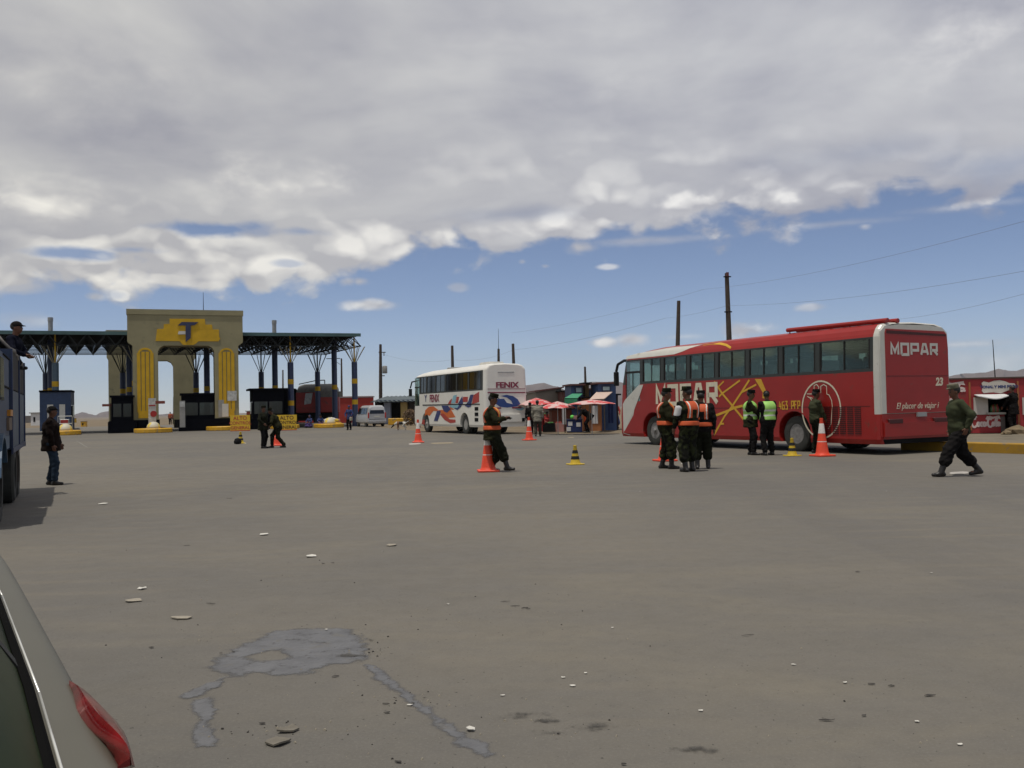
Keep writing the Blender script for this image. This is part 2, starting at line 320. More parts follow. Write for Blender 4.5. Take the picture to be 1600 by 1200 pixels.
# ================================================================== GROUND
def zg(x, y):
    r = math.hypot(x, y); return -.0033*max(0, r-130) if r < 3000 else -9.5
def ground_mat():
    mt = bpy.data.materials.new('dusty_asphalt'); mt.use_nodes = True; t = mt.node_tree; b = t.nodes['Principled BSDF']
    tcn = t.nodes.new('ShaderNodeTexCoord')
    def N(scale, det=5, ro=.6, dist=0., sc3=(1,1,1), rot=0.):
        mp = t.nodes.new('ShaderNodeMapping'); mp.inputs['Scale'].default_value = sc3; mp.inputs['Rotation'].default_value = (0,0,rot); t.links.new(tcn.outputs['Object'], mp.inputs[0])
        n = t.nodes.new('ShaderNodeTexNoise'); n.inputs['Scale'].default_value = scale; n.inputs['Detail'].default_value = det; n.inputs['Roughness'].default_value = ro; n.inputs['Distortion'].default_value = dist
        t.links.new(mp.outputs[0], n.inputs['Vector']); return n.outputs['Fac']
    def MR(v, a, bb, lo=0., hi=1.):
        n = t.nodes.new('ShaderNodeMapRange'); n.interpolation_type = 'SMOOTHSTEP'; t.links.new(v, n.inputs[0])
        for i, x in enumerate((a, bb, lo, hi)): n.inputs[i+1].default_value = x
        return n.outputs[0]
    def MX(f, a, c, blend='MIX'):
        n = t.nodes.new('ShaderNodeMix'); n.data_type = 'RGBA'; n.blend_type = blend
        if isinstance(f, float): n.inputs[0].default_value = f
        else: t.links.new(f, n.inputs[0])
        for i, v in ((6, a), (7, c)):
            if isinstance(v, tuple): n.inputs[i].default_value = (*v, 1)
            else: t.links.new(v, n.inputs[i])
        return n.outputs[2]
    c = MX(MR(N(.12, 6, .6, .4), .35, .65), (0.111,0.104,0.093), (0.141,0.127,0.104))
    c = MX(MR(N(.55, 6, .62, 1.2, (.35, 1, 1), .5), .46, .70, 0, .55), c, (0.159,0.141,0.108))          # wind-blown dust bands
    c = MX(MR(N(.35, 6, .6, .8, (1, .16, 1), -.5), .52, .66, 0, .35), c, (0.096,0.090,0.083))           # tyre lanes
    wv = t.nodes.new('ShaderNodeTexWave'); wv.wave_type = 'RINGS'; wv.inputs['Scale'].default_value = .55; wv.inputs['Distortion'].default_value = 3.0; wv.inputs['Detail'].default_value = 3; wv.inputs['Detail Scale'].default_value = .35
    mp = t.nodes.new('ShaderNodeMapping'); mp.inputs['Location'].default_value = (14, 9, 0); t.links.new(tcn.outputs['Object'], mp.inputs[0]); t.links.new(mp.outputs[0], wv.inputs[0])
    wm = t.nodes.new('ShaderNodeMath'); wm.operation = 'MULTIPLY'; t.links.new(MR(wv.outputs['Fac'], .72, .98), wm.inputs[0]); t.links.new(MR(N(.3, 3), .48, .66, 0, .20), wm.inputs[1])
    c = MX(wm.outputs[0], c, (0.185,0.157,0.113))                                                          # curved sandy tracks
    c = MX(MR(N(7, 6, .7), .40, .75, 0, .30), c, (0.085,0.079,0.071))
    c = MX(MR(N(60, 3, .7), .45, .8, 0, .45), c, (0.185,0.174,0.150))
    c = MX(MR(N(38, 2, .5), .69, .74, 0, .8), c, (0.026,0.024,0.022))
    c = MX(MR(N(1.6, 4, .7), .70, .76, 0, .55), c, (0.063,0.058,0.051))
    t.links.new(c, b.inputs['Base Color'])
    t.links.new(MR(N(2.5, 4), .3, .7, .72, .92), b.inputs['Roughness']); b.inputs['Specular IOR Level'].default_value = .25
    bn = t.nodes.new('ShaderNodeBump'); bn.inputs['Strength'].default_value = .35; bn.inputs['Distance'].default_value = .012
    t.links.new(N(45, 5, .75), bn.inputs['Height']); b2 = t.nodes.new('ShaderNodeBump'); b2.inputs['Strength'].default_value = .25; b2.inputs['Distance'].default_value = .08
    t.links.new(N(1.3, 4, .55, .3), b2.inputs['Height']); t.links.new(bn.outputs[0], b2.inputs['Normal']); t.links.new(b2.outputs[0], b.inputs['Normal'])
    return mt
M_ASPH = ground_mat()
M_DIRT = mat('dry_earth', (.17,.135,.092), .95, var=.18, scale=.25, bump=.5, spec=.1, wear=((.115,.09,.06), .7, .55))
M_SAND = mat('pale_dust', (.24,.205,.15), .95, var=.15, scale=1.2, bump=.4, spec=.1)
g = MB(); radii = [0]+[20*1.22**i for i in range(37)]
na = 72; g.v.append((0, 0, -.004)); 
for r in radii[1:]:
    for i in range(na):
        a = 2*math.pi*i/na; x, y = r*math.sin(a), r*math.cos(a); g.v.append((x, y, zg(x, y)-.004))
for i in range(na): g.f.append([0, 1+(i+1)%na, 1+i]); g.mi.append(0)
for k in range(len(radii)-2):
    for i in range(na):
        a = 1+k*na; g.f.append([a+i, a+(i+1)%na, a+na+(i+1)%na, a+na+i]); g.mi.append(0)
tag(g.build('ground', M_DIRT, smooth=True), kind='structure')
a_ = MB()
poly = [(-110,-25),(60,-25),(60,24),(17,33),(13.5,44),(6,48.5),(0.5,51),(-6,62),(-11,78),(-15,95),(-22,128),(-110,128)]
a_.add([(x, y, 0) for x, y in poly], [tuple(range(len(poly)))])
o = a_.build('asphalt_apron', M_ASPH, fixn=False); tag(o, kind='structure')
bm = bmesh.new(); bm.from_mesh(o.data); bmesh.ops.triangulate(bm, faces=bm.faces)
for f in bm.faces:
    if f.normal.z < 0: f.normal_flip()
bm.to_mesh(o.data); bm.free()
# far hills
def hills(name, ridge, dist, c, seed):
    rs = np.random.default_rng(seed); mb = MB(); pts = []
    for a, b in zip(ridge[:-1], ridge[1:]):
        n = max(3, int(abs(b[0]-a[0])/9))
        for i in range(n):
            t = i/n; pts.append((a[0]+(b[0]-a[0])*t, a[1]+(b[1]-a[1])*(t*t*(3-2*t))+rs.normal(0, .55)))
    rows = 7; n = len(pts)
    for k in range(rows):
        kk = k/(rows-1)
        for i, (px, py) in enumerate(pts):
            top = P(px, py, dist); d = dist*(1-.22*(1-kk)) if True else dist
            zt = top.z+9.5; h = zt*(kk**.8)*(1+ (rs.normal(0, .10) if 0 < k < rows-1 else 0))-9.5
            mb.v.append((top.x*d/dist, d+ (rs.normal(0, 40) if 0<k<rows-1 else 0), h if k else -40))
    for k in range(rows-1):
        for i in range(n-1): mb.f.append([k*n+i, k*n+i+1, (k+1)*n+i+1, (k+1)*n+i]); mb.mi.append(0)
    o_ = len(mb.v)
    for i, (px, py) in enumerate(pts): tp = P(px, py, dist); mb.v.append((tp.x*1.2, dist*1.2, -40))
    for i in range(n-1): mb.f.append([(rows-1)*n+i, (rows-1)*n+i+1, o_+i+1, o_+i]); mb.mi.append(0)
    tag(mb.build(name, c, smooth=True), kind='structure')
M_HILL = mat('hill_rock', (.12,.095,.085), .95, var=.2, scale=.0012, spec=.05)
M_HILL2 = mat('hill_scrub', (.09,.08,.06), .95, var=.2, scale=.002, spec=.05)
hills('hills', [(-500,640),(-250,644),(-60,651),(30,650),(70,652),(100,651),(128,645),(150,649),(165,643),(185,642),(215,650),(250,647),(275,646),(300,652),(420,650),(560,646),(640,640),(720,628),(780,618),(822,602),(850,599),(872,604),(885,610),(900,604),(925,597),(960,596),(1000,604),(1100,602),(1250,600),(1400,598),(1475,590),(1500,585),(1530,583),(1560,577),(1582,580),(1600,577),(1700,570),(1900,580),(2200,600)], 6500, M_HILL, 3)
# damp patches on the apron
M_WET = mat('damp_asphalt', (.100,.100,.103), .55, var=.22, scale=5, spec=.45, bump=.25, coord='Object', wear=((.105,.10,.092), 6, .56))
def soak(mt):
    t = mt.node_tree; b = t.nodes['Principled BSDF']; o_ = [n for n in t.nodes if n.type == 'OUTPUT_MATERIAL'][0]; at = t.nodes.new('ShaderNodeAttribute'); at.attribute_name = 'soak'
    tcn = t.nodes.new('ShaderNodeTexCoord'); nz = t.nodes.new('ShaderNodeTexNoise'); nz.inputs['Scale'].default_value = 9; nz.inputs['Detail'].default_value = 7; nz.inputs['Roughness'].default_value = .7; t.links.new(tcn.outputs['Object'], nz.inputs['Vector'])
    a = t.nodes.new('ShaderNodeMath'); a.operation = 'MULTIPLY_ADD'; a.inputs[1].default_value = 2.4; a.inputs[2].default_value = -1.2; t.links.new(nz.outputs['Fac'], a.inputs[0])
    c = t.nodes.new('ShaderNodeMath'); c.operation = 'ADD'; t.links.new(a.outputs[0], c.inputs[0]); t.links.new(at.outputs['Fac'], c.inputs[1])
    mr = t.nodes.new('ShaderNodeMapRange'); mr.interpolation_type = 'SMOOTHSTEP'; mr.inputs[1].default_value = .22; mr.inputs[2].default_value = .95; t.links.new(c.outputs[0], mr.inputs[0]); t.links.new(mr.outputs[0], b.inputs['Alpha'])
soak(M_WET)
def rough_poly(pts, amp, n=6, seed=1, z=.0):
    rs = random.Random(seed); P0 = [G(*p) for p in pts]; N_ = len(P0); out_ = []; ph = [rs.random()*6.28 for _ in range(6)]; tt = 0
    for i in range(N_):
        a, b, c, d = P0[i-1], P0[i], P0[(i+1)%N_], P0[(i+2)%N_]
        for k in range(n):
            t = k/n; p = .5*((2*b)+(c-a)*t+(2*a-5*b+4*c-d)*t*t+(3*b-3*c+d-a)*t**3); s_ = sum(math.sin(tt*f+ph[q])/f**.5 for q, f in enumerate((.7,1.3,2.1,3.3)))*amp*.45; tt += 1
            out_.append((p.x+s_+rs.gauss(0, amp*.25), p.y+s_*.8+rs.gauss(0, amp*.25)))
    return out_
def patch(name, pts, seed, hole=None, z=.0018, mt=None, amp=.012):
    mt = mt or M_WET; pl = rough_poly(pts, amp, 8, seed); me = bpy.data.meshes.new(name)
    if mt is M_WET:
        soft = .055 if name == 'wet_patch' else .024; A = np.array(pl); polys = [A]+([np.array(rough_poly(hole, amp, 6, seed+9))] if hole else [])
        h = .014; xs = np.arange(A[:,0].min()-soft-h, A[:,0].max()+soft+h, h); ys_ = np.arange(A[:,1].min()-soft-h, A[:,1].max()+soft+h, h); X, Y = np.meshgrid(xs, ys_, indexing='ij')
        D = np.full(X.shape, 9.); ins = np.zeros(X.shape, bool)
        for q_ in polys:
            B = np.roll(q_, -1, 0)
            for (ax_, ay), (bx_, by) in zip(q_, B):
                L2 = max(1e-9, (bx_-ax_)**2+(by-ay)**2); t = np.clip(((X-ax_)*(bx_-ax_)+(Y-ay)*(by-ay))/L2, 0, 1); D = np.minimum(D, np.hypot(X-ax_-t*(bx_-ax_), Y-ay-t*(by-ay)))
                if ay != by: ins ^= ((ay > Y) != (by > Y)) & (X < (bx_-ax_)*(Y-ay)/(by-ay)+ax_)
        SD = np.where(ins, D, -D); val = np.clip(.5+SD/(2*soft), 0, 1); idx = -np.ones(X.shape, int); vs, at_, fs_ = [], [], []
        for a in range(X.shape[0]-1):
            for b in range(X.shape[1]-1):
                if max(val[a,b], val[a+1,b], val[a,b+1], val[a+1,b+1]) > 0:
                    for (u, v) in ((a,b),(a+1,b),(a+1,b+1),(a,b+1)):
                        if idx[u,v] < 0: idx[u,v] = len(vs); vs.append((X[u,v], Y[u,v], z)); at_.append(val[u,v])
                    fs_.append((idx[a,b], idx[a+1,b], idx[a+1,b+1], idx[a,b+1]))
        me.from_pydata(vs, [], fs_); la = me.attributes.new('soak', 'FLOAT', 'POINT'); la.data.foreach_set('value', at_)
    else:
        bm = bmesh.new(); vv = [bm.verts.new((x, y, z)) for x, y in pl]; f = bm.faces.new(vv); f.normal_update()
        if f.normal.z < 0: f.normal_flip()
        bmesh.ops.triangulate(bm, faces=bm.faces); bm.to_mesh(me); bm.free()
    me.materials.append(mt); o = bpy.data.objects.new(name, me); col.objects.link(o); return tag(o, kind='structure')
patch('wet_patch', [(332,1046),(352,1022),(398,1001),(432,986),(522,982),(556,990),(572,1008),(571,1028),(548,1038),(512,1040),(462,1056),(402,1051),(372,1057)], 3, [(392,1026),(420,1018),(448,1022),(440,1031),(402,1034)])
patch('wet_trail', [(572,1038),(592,1044),(618,1066),(642,1084),(672,1110),(700,1130),(732,1150),(776,1178),(758,1181),(722,1166),(690,1142),(650,1106),(612,1078),(580,1054)], 5)
patch('wet_trail', [(300,1098),(332,1090),(336,1110),(329,1132),(341,1162),(312,1168),(303,1150),(307,1120)], 8)
patch('wet_trail', [(284,1086),(330,1066),(352,1059),(345,1068),(318,1086),(290,1092)], 12, z=.0032)
# faint lane lines / pale dust streaks
M_LINE = mat('worn_line_paint', (.34,.32,.29), .8, var=.25, scale=6, spec=.2)
patch('lane_marking', [(120,690),(121,689.5),(136,698),(135,698.5)], 2, z=.004, mt=mat('faded_line_paint', (.20,.19,.17), .85, var=.3, scale=3, spec=.2), amp=.02)
for q, pl in enumerate([[(640,693),(655,692),(656,694),(641,695)],[(1065,724),(1072,724),(1072,725),(1064,725)],[(1486,738),(1510,737),(1511,740),(1487,741)],[(1574,705),(1600,706),(1600,709),(1576,708)],[(888,683),(896,683),(896,684),(888,684)],[(676,692),(705,691),(705,693),(678,694)]]):
    patch('lane_marking', pl, 20+q, z=.004, mt=M_LINE if q < 4 else M_SAND, amp=.01)
# ================================================================== COACHES
class Plane:
    """a wheeled thing with origin O on the ground at its rear-left corner, forward heading d (angle th left of +Y), left side plane y=0..."""
    def __init__(s, O, th, W):
        s.O = Vector((O[0], O[1], 0)); s.th = th; s.W = W; s.d = Vector((-math.sin(th), math.cos(th), 0)); s.n = Vector((-math.cos(th), -math.sin(th), 0))
        s.rz = math.pi/2+th           # local +x -> d, local +y -> left normal n
        s.root = s.O - s.n*(W/2)      # origin of the thing: rear centre
    def side(s, px, py, off=0.0):
        r = ray(px, py); c = Vector((0, 0, CH)); o = s.O+s.n*off
        t = (o-c).dot(s.n)/r.dot(s.n); p = c+r*t; return ((p-s.O).dot(s.d), p.z)
    def rear(s, px, py):
        r = ray(px, py); c = Vector((0, 0, CH)); t = (s.O-c).dot(s.d)/r.dot(s.d); p = c+r*t
        return ((p-s.root).dot(s.n), p.z)
def hw_fn(W, H, zb, zs, zt):
    tab = [(zb-.01, W/2-.05), (zb+.12, W/2), (zs, W/2), (zt, W/2-.035), (zt+.08, W/2-.06), (H-.21, W/2-.12), (H-.10, W/2-.22), (H-.03, W/2-.48), (H, 0)]
    def hw(z):
        for (a, b), (c, d) in zip(tab[:-1], tab[1:]):
            if z <= c: return b+(d-b)*max(0, (z-a))/(c-a)
        return 0
    return tab, hw
def coach(pl, L, H, zb, zs, zt, bays, wheels, name, label, m_main, m_white, rear_white, glassm, front_white=None, low_win=None, cap=1, rr=.20, wheel_r=.52, seed=1, rake=.55, rim_m=None):
    W = pl.W; tab, hw = hw_fn(W, H, zb, zs, zt); rs = random.Random(seed)
    root = thing(name, pl.root, pl.rz, label, 'bus')
    prof = [(-(W/2-.15), zb-.01+.0)]; zz = [p for p in tab]
    left = [(b, a) for a, b in tab]; zmid = 1.1
    left.insert(2, (W/2, zmid))
    ring = left+[(-y, z) for y, z in left[::-1][1:]]
    rf = .42
    def inset(dist, r): return 0 if dist >= r else r-math.sqrt(max(0, r*r-(r-dist)**2))
    st = sorted({0, .015, .04, .08, rr, rear_white})+list(np.linspace(rear_white+.6, L-1.6, 12))+[L-1.1, L-.75, L-rf, L-.24, L-.12, L-.05, L-.015, L]
    mb = MB(); k = len(ring)
    for x in st:
        ins = inset(x, rr)*.9+inset(L-x, rf)*.9
        for y, z in ring:
            sg = 1 if y > 0 else (-1 if y < 0 else 0); y2 = sg*max(0, abs(y)-ins) if abs(y) > ins else y
            z2 = z - (ins*.40 if z > zt else 0)*min(1, (z-zt)/.3 if z > zt else 0)
            g_ = max(0, (x-(L-3.2))/3.2)**2; rk = rake*max(0, (z-1.2)/(H-1.2))**1.5*g_
            z2 -= (.26*g_ if z > zt else 0)*min(1, max(0, (z-zt)/(H-zt)))
            mb.v.append((x-rk, y2, z2))
    zr = [0.5*(ring[j][1]+ring[(j+1)%k][1]) for j in range(k)]
    for i in range(len(st)-1):
        for j in range(k-1):
            z = zr[j]; xm = (st[i]+st[i+1])/2
            mm = 0
            if xm < rear_white and z > zmid: mm = 1
            elif zs < z < zt and xm > rear_white: mm = 2
            mb.f.append([i*k+j, i*k+j+1, (i+1)*k+j+1, (i+1)*k+j]); mb.mi.append(mm)
        mb.f.append([i*k+k-1, i*k, (i+1)*k, (i+1)*k+k-1]); mb.mi.append(3)
    mb.f.append(list(range(k))[::-1]); mb.mi.append(cap); mb.f.append([(len(st)-1)*k+j for j in range(k)]); mb.mi.append(1)
    body = mb.build('body', [m_main, m_white, M_FRAME, M_DARK], root)
    body.parent = None
    c1 = MB(); c1.b2(.22, L-1.0, -W/2+.10, W/2-.10, zs-.85, zt-.01); boolean(body, c1)
    c2 = MB()
    for x0, x1 in bays: c2.b2(x0+.035, x1-.035, -W, W, zs+.09, zt-.05)
    boolean(body, c2)
    if low_win: c2 = MB(); c2.b2(low_win[0], low_win[1], -W, W, low_win[2], zt-.07); boolean(body, c2)
    c2 = MB(); c2.b2(L-.95, L+1, -W/2+.22, W/2-.22, zs-.75, zt-.1); boolean(body, c2)
    c3 = MB()
    for xw in wheels:
        for sg in (-1, 1): c3.lathe([(wheel_r+.12, -.42), (wheel_r+.12, .42)], (xw, sg*(W/2), wheel_r+.02), 28, 'y')
    boolean(body, c3)
    body.parent = root; tag(body)
    body.data.materials[0] = m_main
    # under frame
    u = MB(); u.b2(.9, L-.5, -W/2+.45, W/2-.45, zb+.02, zb+.55)
    u.b2(wheels[0]-.12, wheels[0]+.12, -W/2+.2, W/2-.2, wheel_r-.12, wheel_r+.12); u.b2(wheels[1]-.1, wheels[1]+.1, -W/2+.2, W/2-.2, wheel_r-.1, wheel_r+.1)
    u.build('chassis', M_DARK, root)
    # wheels
    rimm = rim_m or M_STEEL
    for wi, xw in enumerate(wheels):
        for sg in (1, -1):
            ys = [W/2-.20] if wi else [W/2-.20, W/2-.52]
            for yi, yc in enumerate(ys):
                t = MB(); r = wheel_r; t.lathe([(r*.56,-.13),(r*.86,-.14),(r*.97,-.12),(r,-.08),(r,.08),(r*.97,.12),(r*.86,.14),(r*.56,.13),(r*.56,-.13)], (xw, sg*yc, r), 32, 'y', cap=False)
                tw = t.build('wheel', M_TYRE, root, smooth=True, auto=.6)
                rm = MB(); so_ = .06 if wi else -.05
                rm.lathe([(r*.57,-.13*0+.11),(r*.52,.09),(r*.50,so_-.06),(r*.34,so_-.04),(r*.30,so_+.05),(r*.14,so_+.07),(r*.12,so_+.12),(0,so_+.13)], (0,0,0), 28, 'y')
                for q in range(8): a = q*math.pi/4; rm.tube((r*.40*math.cos(a), so_-.05, r*.40*math.sin(a)), (r*.40*math.cos(a), so_+.0, r*.40*math.sin(a)), .03, n=6)
                if sg < 0: rm.v = [(x, -y, z) for x, y, z in rm.v]
                rm.v = [(x+xw, y+sg*yc, z+r) for x, y, z in rm.v]
                rm.build('rim', rimm, tw, smooth=True, auto=.5)
    # window panes with dividers
    for bi, (x0, x1) in enumerate(bays):
        for sg in (1, -1):
            fn = lambda a, b, t, sg=sg: (a, sg*(hw(b)+t), b)
            p = MB(); p.prism([(x0+.03, zs+.08), (x1-.03, zs+.08), (x1-.03, zt-.045), (x0+.03, zt-.045)], fn, -.022, -.012)
            pn = p.build('window', glassm, root)
            xm = (x0+x1)/2
            for xx, wd in ((x0+.05, .05), (xm, .035), (x1-.05, .05)): d_ = MB(); d_.prism([(xx-wd/2, zs+.08), (xx+wd/2, zs+.08), (xx+wd/2, zt-.045), (xx-wd/2, zt-.045)], fn, -.008, .004); d_.build('window_divider', M_BLACK, pn)
    if low_win:
        for sg in (1, -1):
            fn = lambda a, b, t, sg=sg: (a, sg*(hw(b)+t), b)
            p = MB(); p.prism([(low_win[0]-.02, low_win[2]-.02), (low_win[1]+.02, low_win[2]-.02), (low_win[1]+.02, zt-.05), (low_win[0]-.02, zt-.05)], fn, -.022, -.012)
            pn = p.build('driver_window', M_GLASSC, root); d_ = MB(); xm = (low_win[0]+low_win[1])/2
            d_.prism([(xm-.02, low_win[2]), (xm+.02, low_win[2]), (xm+.02, zs+.45), (xm-.02, zs+.45)], fn, -.006, .006); d_.prism([(low_win[0], zs+.42), (low_win[1], zs+.42), (low_win[1], zs+.50), (low_win[0], zs+.50)], fn, -.006, .006)
            d_.build('window_divider', M_BLACK, pn)
    ws = MB(); xx = lambda z: L-rake*max(0, (z-1.2)/(H-1.2))**1.5+.004
    zsq = np.linspace(zs-.78, zt-.08, 7)
    for a, b in zip(zsq[:-1], zsq[1:]):
        ws.add([(xx(a), -W/2+.25, a), (xx(a), W/2-.25, a), (xx(b), W/2-.25, b), (xx(b), -W/2+.25, b)], [(0,1,2,3)])
    ws.build('windscreen', M_GLASSC, root)
    # seats and curtains
    x = .75
    while x < L-2.2:
        for sg in (1, -1):
            sb = MB(); sb.box((x+.25, sg*.68, zs-.42), (.5, .9, .16)); sb.box((x, sg*.68, zs-.02), (.14, .92, .90), taper=.9)
            sb.build('seat', M_SEAT, root, bevel=.03)
        x += .86
    for sg in (1, -1): c = MB(); c.b2(.4, L-2.0, *(sorted((sg*(W/2-.62), sg*(W/2-.16)))), zt-.26, zt-.04); c.build('luggage_rack', M_INT, root)
    for bi, (x0, x1) in enumerate(bays):
        c = MB(); y = -(hw(zs+.3)-.10); q = rs.random()
        a0 = x0+(.10+.35*rs.random())*(x1-x0); a1 = x1-(.10+.30*rs.random())*(x1-x0); z0 = zs+.28+.10*rs.random(); z1 = zt-.14-.15*rs.random()
        if q < .12 or bi >= len(bays)-2: a0 = a1 = x0+.1*(x1-x0)
        c.b2(x0-.05, a0, y-.03, y+.0, zs+.02, zt); c.b2(a1, x1+.05, y-.03, y+.0, zs+.02, zt)
        if a1 > a0+.02:
            c.b2(a0, a1, y-.028, y-.002, z1, zt); c.b2(a0, a1, y-.028, y-.002, zs+.02, z0)
            if q > .55: xm = a0+(a1-a0)*(.4+.2*rs.random()); c.b2(xm-.06, xm+.06, y-.026, y-.004, z0, z1)
        c.build('curtain', M_SEAT, root)
    return root, hw
def decal(root, name, mt, polys, fn, t0=.003, t1=.007, cuts=None, label=None):
    mb = MB()
    for p in polys:
        if cuts:
            bm = bmesh.new(); f = bm.faces.new([bm.verts.new((a, b, 0)) for a, b in p])
            for c in cuts:
                bmesh.ops.bisect_plane(bm, geom=bm.verts[:]+bm.edges[:]+bm.faces[:], plane_co=(0, c, 0), plane_no=(0, 1, 0))
            for f in bm.faces: mb.prism([(v.co.x, v.co.y) for v in f.verts], fn, t0, t1)
            bm.free()
        else: mb.prism(p, fn, t0, t1)
    o = mb.build(name, mt, root, fixn=True)
    if label: o['label'] = label
    return o
def strokes(root, name, mt, lines, wd, fn, t0=.003, t1=.007):
    mb = MB()
    for i, l in enumerate(lines):
        w_ = wd if not isinstance(l, tuple) else l[1]; l = l[0] if isinstance(l, tuple) else l
        mb.stroke(l, w_, fn, t0+i*.0004, t1+i*.0004)
    return mb.build(name, mt, root)
# ---- red coach
RC = Plane((9.83, 24.90), R(27.2), 2.86)
S = RC.side; L1 = 12.6
win = [(.24,2.12),(2.24,3.62),(3.72,5.1),(5.2,6.6),(6.7,8.1),(8.2,9.6),(9.72,10.9)]
red, hw1 = coach(RC, L1, 3.62, .30, 2.26, 3.2, win, (3.14, 10.25), 'coach', 'red long-distance coach with white lettering and yellow lines on its side', M_RED, M_WHITE, .16, M_GLASS, low_win=(11.05, 11.98, 1.62), cap=3, rr=.13, seed=4, wheel_r=.53)
fs = lambda a, b, t: (a, hw1(b)+t, b); fr = lambda a, b, t: (-t, a, b)
# front white flank
z5 = lambda x, y: S(950+x/6.67, 520+y/6.67)
lowf = [z5(178,700), z5(322,545), z5(368,540), z5(335,640), z5(275,800), z5(225,1068)]
decal(red, 'front_flank', M_WHITE, [[(12.20,1.52)]+lowf[:1]+lowf[1:]+[(12.20,.40)]], fs)
decal(red, 'roof_stripe', M_WHITE, [[(12.0,3.24),(10.2,3.24),(8.95,3.25),(8.5,3.33),(8.15,3.42),(7.6,3.50),(7.3,3.53),(9.5,3.52),(11.3,3.43),(11.95,3.36)]], fs, cuts=[3.28,3.38,3.5])
strokes(red, 'yellow_stripe', M_YEL2, [([(7.5,3.50),(7.0,3.505),(6.6,3.47),(6.25,3.40),(5.95,3.28)], .07)], .07, fs, .006, .012)
# side lettering: blocky hand-painted capitals
def letters(word, x0, x1, z0, z1, wd, gap, fn, flip=True):
    G_ = {'M':[[(0,0),(0,1),(.5,.25),(1,1),(1,0)]], 'O':[[(0,0),(0,1),(1,1),(1,0),(-.0,0)]], 'P':[[(0,0),(0,1),(1,1),(1,.42),(0,.42)]], 'A':[[(0,0),(.32,1),(.68,1),(1,0)],[(.14,.32),(.86,.32)]],
          'R':[[(0,0),(0,1),(.92,1),(.92,.44),(0,.44)],[(.45,.44),(1,0)]], 'F':[[(0,0),(0,1),(1,1)],[(0,.55),(.7,.55)]], '4':[[(.25,1),(0,.35),(1,.35)],[(.75,.75),(.75,0)]], '6':[[(1,1),(0,.9),(0,0),(1,0),(1,.5),(0,.5)]], '3':[[(0,1),(1,1),(.4,.55),(1,.5),(1,0),(0,0)]],
          '2':[[(0,.9),(.5,1),(1,.8),(0,0),(1,0)]], ' ':[], 'E':[[(1,1),(0,1),(0,0),(1,0)],[(0,.5),(.7,.5)]], 'N':[[(0,0),(0,1),(1,0),(1,1)]], 'I':[[(.5,0),(.5,1)]], 'X':[[(0,0),(1,1)],[(0,1),(1,0)]],
          'L':[[(0,1),(0,0),(1,0)]], 'T':[[(0,1),(1,1)],[(.5,1),(.5,0)]], 'C':[[(1,1),(0,1),(0,0),(1,0)]], 'G':[[(1,1),(0,1),(0,0),(1,0),(1,.45),(.55,.45)]]}
    n = len(word); cw = (x1-x0)/n; out_ = []
    for i, ch in enumerate(word):
        for ln in G_[ch]: out_.append([(x0+cw*i+(gap/2+u*(1-gap))*cw, z0+v*(z1-z0)) for u, v in ln])
    return out_
x_l, z_t = S(1023, 604); x_r, _ = S(1124, 603)
lt = letters('MOPAR', 0, 1, 0, 1, 0, .34, None)
lw = [[(x_l+(x_r-x_l)*u, 1.50+.62*v) for u, v in l] for l in lt]
strokes(red, 'side_lettering', M_CREAM, lw, .15, fs)
ys = lambda x, y: S(1100+x/9.23, 570+y/9.23)
yl = [([ys(285,240),ys(215,310)],.05), ([ys(520,225),ys(262,415),ys(218,460)],.06), ([ys(655,220),ys(540,400),ys(400,610),ys(300,740),ys(145,1010)],.07), ([ys(755,285),ys(540,400)],.06),
      ([ys(150,245),ys(262,410),ys(420,600),ys(575,790)],.07), ([ys(160,735),ys(345,665),ys(440,620),ys(560,590)],.08), ([ys(235,850),ys(290,850)],.06)]
strokes(red, 'yellow_lines', M_YEL2, yl, .06, fs)
decal(red, 'yellow_chevron', M_YEL2, [[ys(735,205),ys(825,205),ys(905,400),ys(885,490),ys(845,480),ys(850,400)]], fs)
pr = [S(1217,640), S(1250,628)]
strokes(red, 'fleet_number', M_YEL2, letters('463 PFP', S(1217,632)[0], S(1251,632)[0], 1.27, 1.50, .03, .35, fs), .035, fs)
# emblem ring and pot sketch
cx_, cz_ = S(1283, 640); rx_ = (S(1253,640)[0]-S(1313,640)[0])/2; rzz = (S(1283,595)[1]-S(1283,684)[1])/2
ring_ = [(cx_+rx_*math.cos(t), cz_+rzz*math.sin(t)) for t in np.linspace(-1.1, 2*math.pi-1.5, 40)]
mb = MB(); mb.stroke(ring_, .045, fs, .003, .007)
e = lambda x, y: S(1180+x/6.667, 560+y/6.667)
for k_, l in enumerate([[e(540,370),e(615,370),e(615,285),e(640,270),e(665,300),e(650,365)],[e(685,360),e(685,290),e(715,272),e(745,290),e(748,372),e(770,380),e(798,440),e(805,500),e(800,560),e(792,680),e(760,740)],[e(545,395),e(560,405),e(600,415)],[e(570,410),e(610,460)]]): mb.stroke(l, .022, fs, .0035+.0004*k_, .0075+.0004*k_)
mb.build('round_emblem', M_CREAM, red)
